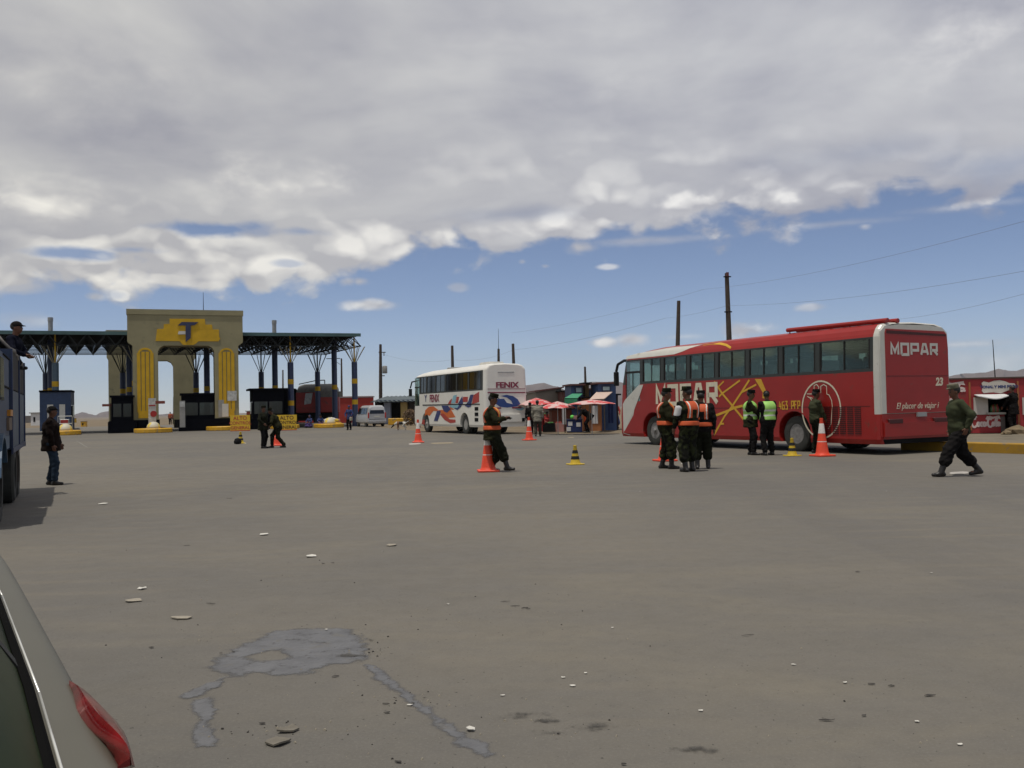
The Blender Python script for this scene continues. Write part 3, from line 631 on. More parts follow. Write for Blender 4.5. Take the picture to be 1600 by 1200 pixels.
# arch trims, hatch seams and grille
M_DRED = mat('dark_red_grille', (.05,.004,.004), .6, var=.2)
for xw in (3.14, 10.25): mb = MB(); mb.stroke([(xw+.68*math.cos(t), .55+.68*math.sin(t)) for t in np.linspace(.35, math.pi-.35, 14)], .03, fs, .002, .012); mb.build('arch_trim', M_RED, red)
mb = MB()
for x in (1.95, 4.1, 5.5, 7.0, 8.5): mb.prism([(x-.008,.36),(x+.008,.36),(x+.008,1.32),(x-.008,1.32)], fs, .002, .004)
mb.prism([(.3,1.315),(9,1.315),(9,1.33),(.3,1.33)], fs, .0022, .0045); mb.build('hatch_seams', M_DRED, red)
mb = MB()
for i in range(5):
    x0 = .62+i*.27
    for j in range(14): mb.prism([(x0, .56+j*.055),(x0+.22,.56+j*.055),(x0+.22,.585+j*.055),(x0,.585+j*.055)], fs, .001, .014)
mb.build('engine_grille', M_DRED, red)
mb = MB(); mb.b2(.12,.16,1.305+.0,1.322,1.22,1.52); mb.build('door_handle', M_DARK, red)
# rear
yr = RC.rear
decal(red, 'rear_frame', M_WHITE, [[(1.34,1.11),(-1.36,1.11),(-1.36,2.9),(-1.33,3.34),(-1.15,3.48),(-.6,3.54),(.6,3.54),(1.15,3.48),(1.32,3.34),(1.34,2.9)]], fr, -.02, .018)
decal(red, 'rear_panel', M_RED, [[(1.16,1.12),(-1.33,1.12),(-1.34,2.9),(-1.30,3.30),(-1.20,3.38),(1.12,3.41),(1.16,3.3)]], fr, .0, .03)
decal(red, 'lower_rear_panel', M_RED, [[(1.36,.42),(-1.36,.42),(-1.36,1.10),(1.36,1.10)]], fr, -.02, .02)
mb = MB(); mb.prism([(1.11,3.28),(-1.27,3.24),(-1.25,3.30),(1.10,3.37)], fr, .030, .034); mb.prism([(1.14,2.12),(-1.32,2.12),(-1.32,2.135),(1.14,2.135)], fr, .030, .033)
mb.build('rear_seams', M_DRED, red)
a, b = yr(1389, 555), yr(1465, 537)
strokes(red, 'rear_lettering', M_WHITE, [[(a[0]+(b[0]-a[0])*u, a[1]+.02+(b[1]-a[1]-.05)*v) for u, v in l] for l in letters('MOPAR', 0, 1, 0, 1, 0, .32, None)], .075, fr, .031, .035)
a = yr(1466, 597)
text_mesh('rear_number', '23', .30, M_CREAM, red, (-.033, a[0], a[1]), (R(90), 0, R(-90)), 1.0, .012, .002, .15)
a = yr(1432, 634)
text_mesh('rear_slogan', 'El placer de viajar i', .24, M_CREAM, red, (-.033, a[0], a[1]), (R(90), 0, R(-90)), .92, .0, .002, .35)
mb = MB(); mb.b2(-.09, .06, -1.38, 1.38, .44, .92); mb.build('rear_bumper', M_RED, red, bevel=.05, seg=2)
mb = MB(); mb.b2(-.075, -.02, -.34, .02, 1.01, 1.13); mb.build('licence_plate', M_LIGHTG, red)
for y0 in (.62, -1.16): mb = MB(); mb.b2(-.10, .02, y0, y0+.54, .83, .97); mb.build('rear_lamp', M_DRED, red, bevel=.02)
# roof ladder rail
rk = MB()
for y in (1.02, .62): rk.tube((-.02, y, 3.64), (3.75, y, 3.68), .065, n=8); 
for x in np.linspace(.1, 3.7, 8): rk.tube((x, .62, 3.64+.008*x), (x, 1.02, 3.64+.008*x), .025, n=6)
for x in (.1, 1.3, 2.5, 3.65):
    for y in (1.02, .62): rk.tube((x, y, 3.38), (x, y, 3.65), .02, n=6)
rk.build('roof_rail', M_RED, red)
# mirror arm
mr = MB(); mr.path([(12.0,.95,3.18),(12.5,1.12,3.22),(12.80,1.22,3.08),(12.88,1.25,2.8)], .055, 8); mr.build('mirror_arm', M_BLACK, red)
mr = MB(); mr.box((12.88,1.25,2.52), (.10,.22,.55)); mr.build('mirror', M_BLACK, red, bevel=.03)
mr = MB(); mr.path([(12.0,-.95,3.18),(12.5,-1.12,3.22),(12.80,-1.22,3.08),(12.88,-1.25,2.8)], .05, 8); mr.box((12.88,-1.25,2.52), (.10,.22,.55)); mr.build('mirror', M_BLACK, red)
# ---- white coach
WC = Plane((-1.50, 51.0), R(25.5), 2.60)
win2 = [(.55,2.3),(2.4,4.1),(4.2,5.9),(6.0,7.6),(7.7,9.2),(9.3,10.4)]
M_WH2 = mat('white_coach_paint', (.70,.68,.62), .3, var=.05, scale=2)
whc, hw2 = coach(WC, 11.9, 3.95, .42, 2.46, 3.58, win2, (3.0, 9.5), 'coach', 'white long-distance coach with blue and orange ribbon graphics and a blue swirl on its back', M_WH2, M_WH2, .28, M_GLASSD, low_win=(10.6, 11.5, 1.7), seed=9, wheel_r=.55, rake=.5, rim_m=mat('dusty_rim', (.28,.27,.25), .6, .1, var=.3))
f2 = lambda a, b, t: (a, hw2(b)+t, b)
q = lambda x, y: WC.side(640+x/8, 560+y/8)
M_OR = mat('ribbon_orange', (.55,.12,.02), .4, var=.1); M_RR = mat('ribbon_red', (.38,.04,.03), .4, var=.1); M_RB = mat('ribbon_navy', (.02,.035,.14), .4, var=.1); M_RC = mat('ribbon_pale_blue', (.22,.42,.50), .4, var=.1); M_MAR = mat('maroon_letter', (.20,.02,.05), .4)
decal(whc, 'orange_ribbon', M_OR, [[q(190,720),q(195,650),(q(240,605)),q(300,600),q(355,640),q(350,660),q(300,655),q(250,720),q(215,700)],[q(355,645),q(520,640),q(575,735),q(480,745),q(400,690)],[q(560,640),q(500,640),q(500,590),q(530,620)]], f2)
decal(whc, 'red_ribbon', M_RR, [[q(375,690),q(430,690),q(500,760),q(575,765),q(575,800),q(510,810),q(440,770)],[q(480,570),q(500,530),q(530,500),q(520,570)],[q(780,570),q(800,460),q(870,415),q(870,545)],[q(575,560),q(590,480),q(620,480),q(605,560)],[q(670,480),q(730,480),q(725,545),q(660,545)],[q(150,820),q(165,760),q(190,770),q(185,830)]], f2, .004, .009)
decal(whc, 'navy_ribbon', M_RB, [[q(305,780),q(345,655),q(390,655),q(385,690),q(350,785)],[q(400,590),q(480,590),q(515,635),q(470,680),q(430,660)],[q(560,625),q(610,560),q(660,470),q(670,560),q(640,610),q(600,645),q(580,635)],[q(690,590),q(735,540),q(760,455),q(800,450),q(775,560),q(770,600),q(735,615)]], f2, .006, .012)
decal(whc, 'pale_blue_ribbon', M_RC, [[q(520,560),q(550,465),q(590,455),q(570,560)],[q(500,590),q(620,580),q(600,620),q(520,615)]], f2, .008, .014)
mb = MB(); mb.prism([q(165,578),q(880,565),q(880,577),q(165,590)], f2, .009, .015); mb.build('belt_line', M_DARK, whc)
mb = MB()
for j in range(3): x0, z0 = q(815,608+j*68); x1, z1 = q(860,652+j*68); mb.prism([(x0,z0),(x1,z0),(x1,z1),(x0,z1)], f2, .003, .012)
mb.build('side_vents', M_DARK, whc)
a = q(310, 503); text_mesh('side_lettering', 'FENIX', .62, M_MAR, whc, (a[0], 1.312, a[1]), (R(90), 0, R(180)), 1.0, .02, .002)
a = q(203, 505); text_mesh('side_mark', 'Y', .6, M_RB, whc, (a[0], 1.312, a[1]), (R(90), 0, R(180)), 1.0, .02, .002)
w_ = lambda x, y: WC.rear(640+x/8, 560+y/8)
a = w_(1218, 335); text_mesh('rear_lettering', 'FENIX', .42, M_MAR, whc, (-.012, a[0], a[1]), (R(90), 0, R(-90)), 1.22, .018, .003)
mb = MB(); mb.prism([w_(975,420),w_(1445,420),w_(1445,434),w_(975,434)], fr, .002, .02); mb.prism([w_(975,378),w_(1445,376),w_(1445,383),w_(975,385)], fr, .002, .012); mb.build('rear_seams', M_MAR, whc)
decal(whc, 'blue_swirl', mat('swirl_blue', (.015,.05,.20), .35), [[w_(1080,505),w_(1180,505),w_(1215,555),w_(1300,575),w_(1390,580),w_(1330,600),w_(1220,615),w_(1130,605),w_(1080,570)],[w_(1140,470),w_(1210,455),w_(1290,470),w_(1350,510),w_(1392,580),w_(1290,575),w_(1270,530),w_(1215,490)]], fr, .002, .012)
decal(whc, 'teal_swirl', M_RC, [[w_(1310,625),w_(1380,595),w_(1440,625),w_(1400,650),w_(1350,645)]], fr, .002, .010)
mb = MB(); mb.b2(-.11, .08, -1.24, 1.24, .62, 1.15); mb.build('rear_bumper', M_WH2, whc, bevel=.06, seg=2)
for sg in (1, -1): mb = MB(); mb.b2(-.03, .02, sg*.62-.28, sg*.62+.28, 1.42, 1.5); mb.build('rear_lamp', M_MAR, whc)
mb = MB(); mb.b2(-.12, -.05, -1.06, -.88, .68, .88); mb.build('exhaust_vent', M_DARK, whc)
mb = MB(); mb.b2(-.02,.02,-.5,.5,3.42,3.47); mb.build('rear_marker', M_LIGHTG, whc)
mb = MB(); mb.b2(1.2, 2.6, -.5, .5, 3.9, 4.1); mb.build('roof_unit', M_WH2, whc, bevel=.06, seg=2)
mb = MB(); mb.b2(7.0, 7.9, -.4, .4, 3.9, 4.06); mb.build('roof_hatch', M_GREY, whc, bevel=.03)
mb = MB(); mb.path([(11.3,1.0,3.4),(12.0,1.3,3.3),(12.2,1.35,2.9)], .05, 6); mb.box((12.2,1.35,2.6),(.1,.2,.5)); mb.build('mirror', M_BLACK, whc)
# ================================================================== TOLL PLAZA
PA, PB = Vector((-39.6, 76.6, 0)), Vector((-14.2, 86.0, 0)); PU = (PB-PA).normalized(); PV = Vector((-.43, .903, 0)).normalized()
PN = Vector((-PU.y, PU.x, 0))
def on_line(px, off=0.0):
    d = ray(px, 648); A = PA+PV*off; t = (A.x*PU.y-A.y*PU.x)/(d.x*PU.y-d.y*PU.x); return Vector((d.x*t, d.y*t, 0))
class Face:
    def __init__(s, o, u): s.o = Vector((o.x, o.y, 0)); s.u = u.normalized(); s.n = Vector((-s.u.y, s.u.x, 0)); s.rz = math.atan2(s.u.y, s.u.x)
    def __call__(s, px, py):
        r = ray(px, py); c = Vector((0, 0, CH)); t = (s.o-c).dot(s.n)/r.dot(s.n); p = c+r*t; return ((p-s.o).dot(s.u), p.z)
fy = lambda a, b, t: (a, -t, b)      # facade plane y=0, proud towards the camera
M_DKBL = mat('column_blue', (.014,.026,.075), .45, var=.2); M_COLG = mat('column_blue_grey', (.05,.085,.12), .5, var=.15)
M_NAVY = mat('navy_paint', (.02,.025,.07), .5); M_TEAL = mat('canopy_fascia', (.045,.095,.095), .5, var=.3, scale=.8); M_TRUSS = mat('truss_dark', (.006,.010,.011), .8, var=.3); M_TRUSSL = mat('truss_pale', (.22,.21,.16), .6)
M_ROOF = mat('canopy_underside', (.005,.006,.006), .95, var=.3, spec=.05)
def portal(name, label, o, u, wtop, wleg0, wleg1, ztop, zop, legw, depth, inset, sign=None, ch=.5):
    """o = front centre"""
    root = thing(name, o, math.atan2(u.y, u.x), label, 'gateway')
    hw = wtop/2; hl = hw-inset; hi = hl-legw
    out_ = [(-hl,0),(-hl,zop+.1),(-hw,zop+.35),(-hw,ztop),(hw,ztop),(hw,zop+.35),(hl,zop+.1),(hl,0),(hi,0),(hi,zop-ch),(hi-ch*.4,zop-ch*.35),(hi-ch,zop),(-hi+ch,zop),(-hi+ch*.4,zop-ch*.35),(-hi,zop-ch),(-hi,0)]
    mb = MB(); n = len(out_); fn = lambda a, b, t: (a, t, b)
    # as convex pieces
    for pl in ([(-hl,0),(-hi,0),(-hi,zop-ch),(-hi,zop),(-hl,zop)], [(hi,0),(hl,0),(hl,zop),(hi,zop),(hi,zop-ch)], [(-hl,zop),(hl,zop),(hw,zop+.3),(hw,ztop-.45),(-hw,ztop-.45),(-hw,zop+.3)],
               [(-hi,zop-ch),(-hi+ch*.35,zop-ch*.35),(-hi+ch,zop),(-hi,zop)], [(hi,zop-ch),(hi,zop),(hi-ch,zop),(hi-ch*.35,zop-ch*.35)]): mb.prism(pl, fn, 0, depth)
    mb.build('wall', M_CONC, root)
    mb = MB(); mb.b2(-hw-.06, hw+.06, -.06, depth+.06, ztop-.45, ztop); mb.build('cornice', M_CONC, root)
    return root, hl, hi
oF = (on_line(200, -1.0)+on_line(381, -1.0))/2; wF = (on_line(381,-1.0)-on_line(200,-1.0)).length
FF = Face(oF, PU)
zt = FF(290, 484)[1]; zo = FF(290, 540)[1]
pf, hl, hi = portal('toll_gateway', 'tall concrete gateway over the toll lanes with a stepped yellow emblem panel', oF, PU, wF, 0, 0, zt, zo, 2.0, 2.2, .40)
z1 = lambda x, y: FF(230+x/12.31, 480+y/12.31)
decal(pf, 'emblem_panel', M_YWALL, [[z1(430,222),z1(1108,226),z1(1120,335),z1(320,328),z1(430,320)],[z1(320,328),z1(1245,335),z1(1260,428),z1(190,420),z1(315,415)],[z1(190,420),z1(1378,430),z1(1385,575),z1(1405,605),z1(1370,658),z1(160,652)],[z1(620,654),z1(990,656),z1(930,705),z1(890,728),z1(690,726)]], fy, 0, .05)
decal(pf, 'navy_t_emblem', M_NAVY, [[z1(665,286),z1(985,290),z1(912,346),z1(840,352),z1(738,352),z1(590,350)],[z1(738,352),z1(840,352),z1(835,592),z1(740,672)]], fy, .05, .12)
decal(pf, 'white_bar', M_WHITE, [[z1(605,462),z1(736,462),z1(736,522),z1(590,524)]], fy, .05, .10)
for sg in (-1, 1):
    xc = sg*(hl-1.0); mb = MB(); zb, ztp = 1.2, zo-.15
    for k in range(4): xx = xc-.52+k*.347; mb.prism([(xx-.14,zb+.5),(xx+.14,zb+.5),(xx+.14,ztp-.5+.12*(k in (1,2))),(xx-.14,ztp-.5+.12*(k in (1,2)))], fy, 0, .05)
    mb.stroke([(xc+.52*math.cos(t), ztp-.55+.42*math.sin(t)) for t in np.linspace(math.pi, 0, 9)], .16, fy, .002, .055)
    mb.prism([(xc-.6,zb),(xc+.6,zb),(xc+.6,zb+.62),(xc-.6,zb+.62)], fy, .001, .052)
    mb.build('yellow_fluting', M_YWALL, pf)
    mb = MB(); mb.b2(sg*(hl-1.0)-1.08, sg*(hl-1.0)+1.08, -.07, 2.27, 0, 1.05); mb.build('plinth', M_BBLK, pf)
M_POST = mat('poster_paper', (.42,.43,.42), .8, var=.3, scale=5)
for i, (a, b) in enumerate([((355,611),(370,626)), ((341,625),(350,652)), ((347,631),(357,651))]):
    p0 = FF(*a); p1 = FF(*b); mb = MB(); mb.prism([(p0[0],p1[1]),(p1[0],p1[1]),(p1[0],p0[1]),(p0[0],p0[1])], fy, .06+.01*i, .075+.01*i); mb.build('poster', [M_POST, M_GREY, M_WHITE][i], pf)
mb = MB(); q0 = FF(318, 470); mb.tube((q0[0], .5, zt), (q0[0], .5, zt+1.6), .03, .015, n=6); mb.build('antenna', M_DARK, pf)
# rear gateway
oR = Vector((P(236.5, 648, 99).x, 99, 0)); FR = Face(oR, PU)
wR = FR(306,600)[0]-FR(167,600)[0]
pr_, _, _ = portal('toll_gateway', 'plain concrete gateway standing behind the canopy, further from the camera', oR+PU*((FR(306,600)[0]+FR(167,600)[0])/2), PU, wR, 0, 0, FR(200,516)[1], FR(260,563)[1], 2.15, 2.2, .15, ch=.6)
for sg in (-1, 1):
    mb = MB(); mb.b2(sg*(wR/2-1.2)-1.05, sg*(wR/2-1.2)+1.05, -.06, 2.26, 0, .9); mb.build('plinth', M_DARK, pr_)
# canopy
can = thing('toll_canopy', oF, FF.rz, 'long flat dark toll canopy on blue and yellow columns, running through the gateway', 'canopy')
inv = Matrix.Rotation(-FF.rz, 4, 'Z') @ Matrix.Translation(-oF)
def cl(p): return inv @ Vector(p)
ZR0, ZR1 = 7.45, 8.42
c00, c10 = on_line(-70, 0), on_line(565, 0); DEP = 13.2
def cp(s, t, z): p = c00.lerp(c10, s)+PV*(DEP*t); return cl((p.x, p.y, z))
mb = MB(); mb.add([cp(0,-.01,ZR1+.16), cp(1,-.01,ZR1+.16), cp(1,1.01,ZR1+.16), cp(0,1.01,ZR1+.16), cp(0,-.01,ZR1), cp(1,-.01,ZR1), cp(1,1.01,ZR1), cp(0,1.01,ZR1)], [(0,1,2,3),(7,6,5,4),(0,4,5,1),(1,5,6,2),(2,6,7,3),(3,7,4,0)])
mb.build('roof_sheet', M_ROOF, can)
mb = MB(); mb.add([cp(0,-.014,ZR1-.10), cp(1.0,-.014,ZR1-.10), cp(1.0,-.014,ZR1+.20), cp(0,-.014,ZR1+.20), cp(0,-.011,ZR1-.10), cp(1.0,-.011,ZR1-.10), cp(1.0,-.011,ZR1+.20), cp(0,-.011,ZR1+.20)], [(0,1,2,3),(7,6,5,4),(0,4,5,1),(1,5,6,2),(2,6,7,3),(3,7,4,0)])
mb.build('fascia', M_TEAL, can)
mb = MB(); ns, ntt = 22, 7
for i in range(ns+1):
    for j in range(ntt+1):
        s0, t0 = i/ns, j/ntt
        if i < ns: mb.tube(cp(s0,t0,ZR0), cp((i+1)/ns,t0,ZR0), .05, n=4, cap=False)
        if j < ntt: mb.tube(cp(s0,t0,ZR0), cp(s0,(j+1)/ntt,ZR0), .05, n=4, cap=False)
        if i < ns and j < ntt:
            top = cp((i+.5)/ns,(j+.5)/ntt,ZR1-.03)
            for a, b in ((0,0),(1,0),(0,1),(1,1)): mb.tube(cp((i+a)/ns,(j+b)/ntt,ZR0), top, .045, n=4, cap=False)
        mb.lathe([(0,-.09),(.09,0),(0,.09)], tuple(cp(s0,t0,ZR0)), 5, cap=False)
for j in range(ntt+1):   # fringe of knee gussets
    for i in range(ns):
        if j in (0, ntt) or i%3 == 0: a = cp(i/ns, j/ntt, ZR0); b = cp((i+.5)/ns, j/ntt, ZR1); c = cp((i+1)/ns, j/ntt, ZR0); mb.tube(a, b, .05, n=4); mb.tube(b, c, .05, n=4)
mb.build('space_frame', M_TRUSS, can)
cols_ = [(87,1.0,'f'),(212,1.0,'f'),(343,1.0,'f'),(455,1.0,'f'),(555,1.0,'f'),(80,6.5,'m'),(203,6.5,'m'),(324,6.5,'m'),(430.5,6.5,'m'),(523.5,6.5,'m'),(72,12.3,'r'),(192.5,12.3,'r'),(307,12.3,'r'),(409,12.3,'r'),(497,12.3,'r')]
for px, off, kind in cols_:
    p = cl(on_line(px, off)); x, y = p.x, p.y; zt_ = 6.0 if kind == 'f' else (5.6 if kind == 'r' else ZR1)
    mb = MB(); mb.lathe([(.30,0),(.30,.5),(.27,.55),(.27,zt_)], (x, y, 0), 14)
    cmat = M_COLG if (px in (87,) ) else M_DKBL
    cn = mb.build('column', cmat, can, smooth=True, auto=.6)
    mb = MB()
    for z0 in ((2.05, 4.0) if kind == 'f' else (3.6,)): mb.lathe([(.275,z0),(.278,z0+.03),(.278,z0+.42),(.275,z0+.45)], (x, y, 0), 14)
    mb.build('yellow_band', M_YWALL, cn, smooth=True, auto=.6)
    if kind != 'm':
        mb = MB()
        for k in range(8): t = k*math.pi/4+.3; mb.tube((x+.18*math.cos(t), y+.18*math.sin(t), zt_), (x+1.05*math.cos(t), y+1.05*math.sin(t), ZR0+.0), .035, n=5)
        mb.build('strut', M_TRUSSL if kind == 'f' else M_TRUSS, cn)
        mb = MB(); mb.tube((x, y, zt_), (x, y, ZR1), .07, n=8); mb.build('post', M_YWALL if kind == 'f' else M_TRUSS, cn)
    if px in (80, 430.5):
        mb = MB(); mb.tube((x, y, ZR1+.16), (x, y, ZR1+1.6), .20, .20, n=12); mb.tube((x, y, ZR1+1.6), (x, y, ZR1+1.95), .23, n=12); mb.build('vent_post', M_LIGHTG, cn, smooth=True, auto=.6)
# islands with yellow noses, domes
M_DOME = mat('dome_paint', (.45,.42,.33), .6, var=.1, scale=2, c2=(.60,.45,.05), thr=.52)
M_ISL = mat('island_concrete', (.20,.185,.15), .85, var=.15)
def island(px, off0, wd, dome=True, ln=17.0, side=''):
    o = on_line(px, off0); rz = math.atan2(-PV.x, PV.y)
    root = thing('toll_island', o, rz, 'toll island with yellow rounded nose '+side, 'kerb', 'toll islands under the canopy')
    h = .36; pr = []
    for t in np.linspace(-math.pi, 0, 11): pr.append((wd/2*math.cos(t), wd*.45*math.sin(t)))
    mb = MB(); mb.prism(pr+[(wd/2, 1.3), (-wd/2, 1.3)], lambda a, b, t: (a, b, t), 0, h); mb.build('nose', M_YEL, root, bevel=.05)
    mb = MB(); mb.b2(-wd/2+.02, wd/2-.02, 1.3, ln, 0, h-.02); mb.build('kerb', M_ISL, root)
    if dome:
        d = MB(); d.lathe([(.55*math.cos(t), .55*math.sin(t)) for t in np.linspace(0, math.pi/2, 7)], (0, .2, h), 14); d.build('dome', M_DOME, root, smooth=True)
    return root, h
island(102, -3.6, 2.3, side='left of the gateway, in front of the blue booth'); island(240, -3.9, 2.9, side='at the left leg of the big gateway'); island(352, -1.8, 3.0, False, side='at the right leg of the big gateway'); island(446, -1.8, 2.4, False, side='in front of the dark booth right of the gateway'); island(516, -2.6, 2.4, side='at the right end of the canopy')
# booths
def booth(px0, px1, pyt, off, body, roofm, label, dep=3.0, overhang=.12, wins=None, winm=None, base=None, hatch=False):
    a, b = on_line(px0, off), on_line(px1, off); f = Face(a, PU); wd = (b-a).length; h = f(px0, pyt)[1]
    root = thing('toll_booth', (a+b)/2, f.rz, label, 'booth', 'toll booths on the islands')
    hw_ = wd/2; mb = MB(); z0, z1w = 1.35, min(2.45, h-.6)
    mb.b2(-hw_, hw_, 0, dep, .3, z0); mb.b2(-hw_, hw_, 0, dep, z1w, h-.16)
    for x in (-hw_+.07, 0, hw_-.07):
        for y in (.07, dep-.07): mb.box((x, y, (z0+z1w)/2), (.14, .14, z1w-z0))
    mb.build('wall', body, root)
    mb = MB(); mb.b2(-hw_-overhang, hw_+overhang, -overhang-.1, dep+overhang, h-.16, h); mb.build('roof', roofm, root)
    if wins:
        for (x0, x1) in wins:
            mb = MB(); mb.b2(x0*hw_, x1*hw_, -.015, .02, z0-.15, z1w+.05); mb.build('window', winm, root)
        mb = MB(); mb.b2(-hw_+.03, hw_-.03, .03, .06, z0, z1w); mb.build('front_panel', body, root)
    else:
        for (x0, x1) in ((-hw_+.14, -.07), (.07, hw_-.14)):
            mb = MB(); mb.b2(x0, x1, .05, .06, z0, z1w); mb.build('window', M_GLB, root)
    for sx_ in (-1, 1):
        mb = MB(); mb.b2(sx_*hw_-.02, sx_*hw_+.02, .3, 1.3, .36, 2.4); mb.build('door', M_DARK, root)
        mb = MB(); mb.b2(sx_*hw_-.01, sx_*hw_+.01, 1.5, dep-.2, z0, z1w); mb.build('side_window', M_GLB, root)
    if base: mb = MB(); mb.b2(-hw_-.25, hw_+.25, -.5, dep+.3, .02, .95); mb.build('crash_barrier', M_BBLK, root)
    mb = MB(); mb.b2(-.4, .5, .9, 1.4, .36, 1.25); mb.build('counter', M_DARK, root)
    return root, hw_, h
M_BOOTH = mat('booth_blue', (.014,.035,.09), .5, var=.2)
booth(62, 111, 610, .6, M_BOOTH, M_BBLK, 'blue metal toll booth with two white front windows, left of the gateway', overhang=.03, wins=[(-.52,-.14),(.25,.62)], winm=M_WHITE)
booth(174, 208, 618, -1.6, M_BBLK, M_BBLK, 'black toll booth against the left leg of the gateway', base=True)
booth(284, 337, 614.5, -.6, M_BBLK, M_BBLK, 'black toll booth inside the gateway opening at its right leg', base=True)
booth(395, 444, 607, -.6, M_BBLK, M_BBLK, 'dark toll booth with a wide flat roof right of the gateway', overhang=.3, base=True)
def prop(fn_, px, off, label, cat, name):
    p = on_line(px, off); r = thing(name, p, FF.rz, label, cat); fn_(r); return r
def lane_panel(r):
    mb = MB(); mb.b2(-.3, .3, -.06, .06, .36, 2.85); mb.build('panel', M_POST, r)
    mb = MB(); mb.lathe([(.26,-.02),(.26,.02)], (.1,-.09,1.55), 16, 'y'); mb.build('red_disc', M_RED, r)
    mb = MB(); mb.b2(-.25,.25,-.09,-.06,2.2,2.3); mb.build('stripe', M_RED, r)
    mb = MB(); mb.b2(.25, 1.0, -.1, .1, 2.38, 2.62); mb.build('arrow_sign', mat('maroon_sign', (.16,.03,.015), .5), r)
prop(lane_panel, 238, -2.6, 'tall narrow white lane panel with a red disc beside the gateway leg', 'sign', 'lane_panel')
def lane_panel2(r):
    mb = MB(); mb.b2(-.22, .22, -.06, .06, .36, 2.6); mb.build('panel', M_GREY, r); mb = MB(); mb.b2(-.2,.2,-.09,-.06,2.1,2.5); mb.build('notice', M_POST, r)
prop(lane_panel2, 285, -2.3, 'grey lane panel at the left edge of the booth inside the gateway', 'sign', 'lane_panel')
def arm_sign(r):
    mb = MB(); mb.tube((0,0,0),(0,0,2.5),.04); mb.build('post', M_DARK, r); mb = MB(); mb.b2(-.65,.05,-.03,.03,2.25,2.45); mb.build('board', mat('maroon_sign', (.16,.03,.015), .5), r)
prop(arm_sign, 173, -1.0, 'small maroon direction board on a post left of the black booth', 'sign', 'direction_board')
def gatebox(r):
    mb = MB(); mb.b2(-.35,.35,-.3,.3,.3,1.25); mb.build('cabinet', M_LIGHTG, r, bevel=.03); mb = MB(); mb.b2(-.28,.28,-.32,-.3,.7,1.2); mb.build('red_panel', M_RED, r)
    mb = MB(); mb.path([(-.45,-.5,.3),(-.45,-.5,1.5),(.6,-.5,1.5),(.6,-.5,.3)], .03); mb.path([(-.45,-.5,.9),(.6,-.5,.9)], .03); mb.build('rail', M_LIGHTG, r)
prop(gatebox, 101, -1.3, 'small grey barrier cabinet with a red panel on the left toll island', 'cabinet', 'barrier_cabinet')
# notice boards
M_YSIGN = mat('yellow_board', (.62,.40,.02), .6, var=.1, scale=6, wear=((.5,.25,.03), 7, .60))
for i, (pa, pb, yb, yt, lab) in enumerate([(360,391,673.5,649,'left of the two officers by the gateway'), (433,464,672.5,648.5,'right of the two officers')]):
    o = G((pa+pb)/2, yb); u_ = Vector((1,.15,0)).normalized(); f = Face(o, u_); wd = f(pb,yb)[0]-f(pa,yb)[0]; h = f(pa,yt)[1]
    r = thing('notice_board', o, f.rz, 'yellow hand-lettered notice board '+lab, 'sign', 'yellow notice boards')
    mb = MB(); mb.b2(-wd/2, wd/2, -.03, .03, .05, h); mb.build('board', M_YSIGN, r)
    mb = MB()
    for x in (-wd/2+.1, wd/2-.1): mb.tube((x,.03,0),(x,.5,0),.025); mb.tube((x,.05,h*.9),(x,.5,0),.02)
    mb.tube((-wd/2,-.035,.03),(wd/2,-.035,.03),.035)
    mb.build('frame', M_RED, r)
    for k, tx in enumerate(['ALTO','CONTROL','GENERAL']):
        text_mesh('lettering', tx, .42 if k == 0 else .36, M_RR if i == 0 else M_DRED, r, (0, -.036, h*(.80-.30*k)), (R(90),0,0), 1.0, .006, .002)
# ================================================================== TANKER, VAN, LORRY, NEAR CAR
def simple_wheel(root, x, y, r, wd, sgn=1, rim=M_STEEL):
    t = MB(); t.lathe([(r*.55,-wd/2),(r*.9,-wd/2),(r,-wd/2+.04),(r,wd/2-.04),(r*.9,wd/2),(r*.55,wd/2),(r*.55,-wd/2)], (x,y,r), 24, 'y', cap=False)
    tw = t.build('wheel', M_TYRE, root, smooth=True, auto=.6); q = MB(); q.lathe([(r*.56,wd*.35*sgn),(r*.3,wd*.2*sgn),(r*.15,wd*.38*sgn),(0,wd*.4*sgn)], (x,y,r), 20, 'y'); q.build('rim', rim, tw, smooth=True, auto=.5); return tw
o = P(452, 648, 97); o.z = 0; uT = Vector((1, .12, 0)).normalized(); fT = Face(o, uT); kx = fT(530,640)[0]
tk = thing('tank_lorry', o, fT.rz, 'parked red tank lorry with a grey rounded tank top right of the dark toll booth', 'lorry')
mb = MB(); mb.b2(.7, kx-.05, 0, 2.4, fT(480,645)[1], fT(480,613)[1]); mb.build('side_body', mat('dull_red', (.30,.025,.018), .5, var=.25, scale=1.2, wear=((.12,.04,.03), 1.5, .58)), tk, bevel=.06)
zt0, zt1 = fT(490,613)[1], fT(490,599.5)[1]
mb = MB(); pf_ = [(1.2*math.cos(t), (zt1-zt0)*math.sin(t)) for t in np.linspace(0, math.pi, 12)]
vs = []; xs_ = [.75, .95, 1.5, kx-.7, kx-.3, kx-.15]; ks = [.35, .8, 1, 1, .8, .5]
for x, kk in zip(xs_, ks): vs += [(x, 1.2-a*(.9+.1*kk), zt0-.0+b*kk) for a, b in pf_]
nn__ = len(pf_); mb.add(vs, [(i*nn__+j, i*nn__+j+1, (i+1)*nn__+j+1, (i+1)*nn__+j) for i in range(len(xs_)-1) for j in range(nn__-1)]+[tuple(range(nn__)), tuple(range((len(xs_)-1)*nn__, len(xs_)*nn__))]); mb.build('tank_top', mat('tank_grey', (.13,.125,.11), .6, var=.25), tk, smooth=True, auto=.7)
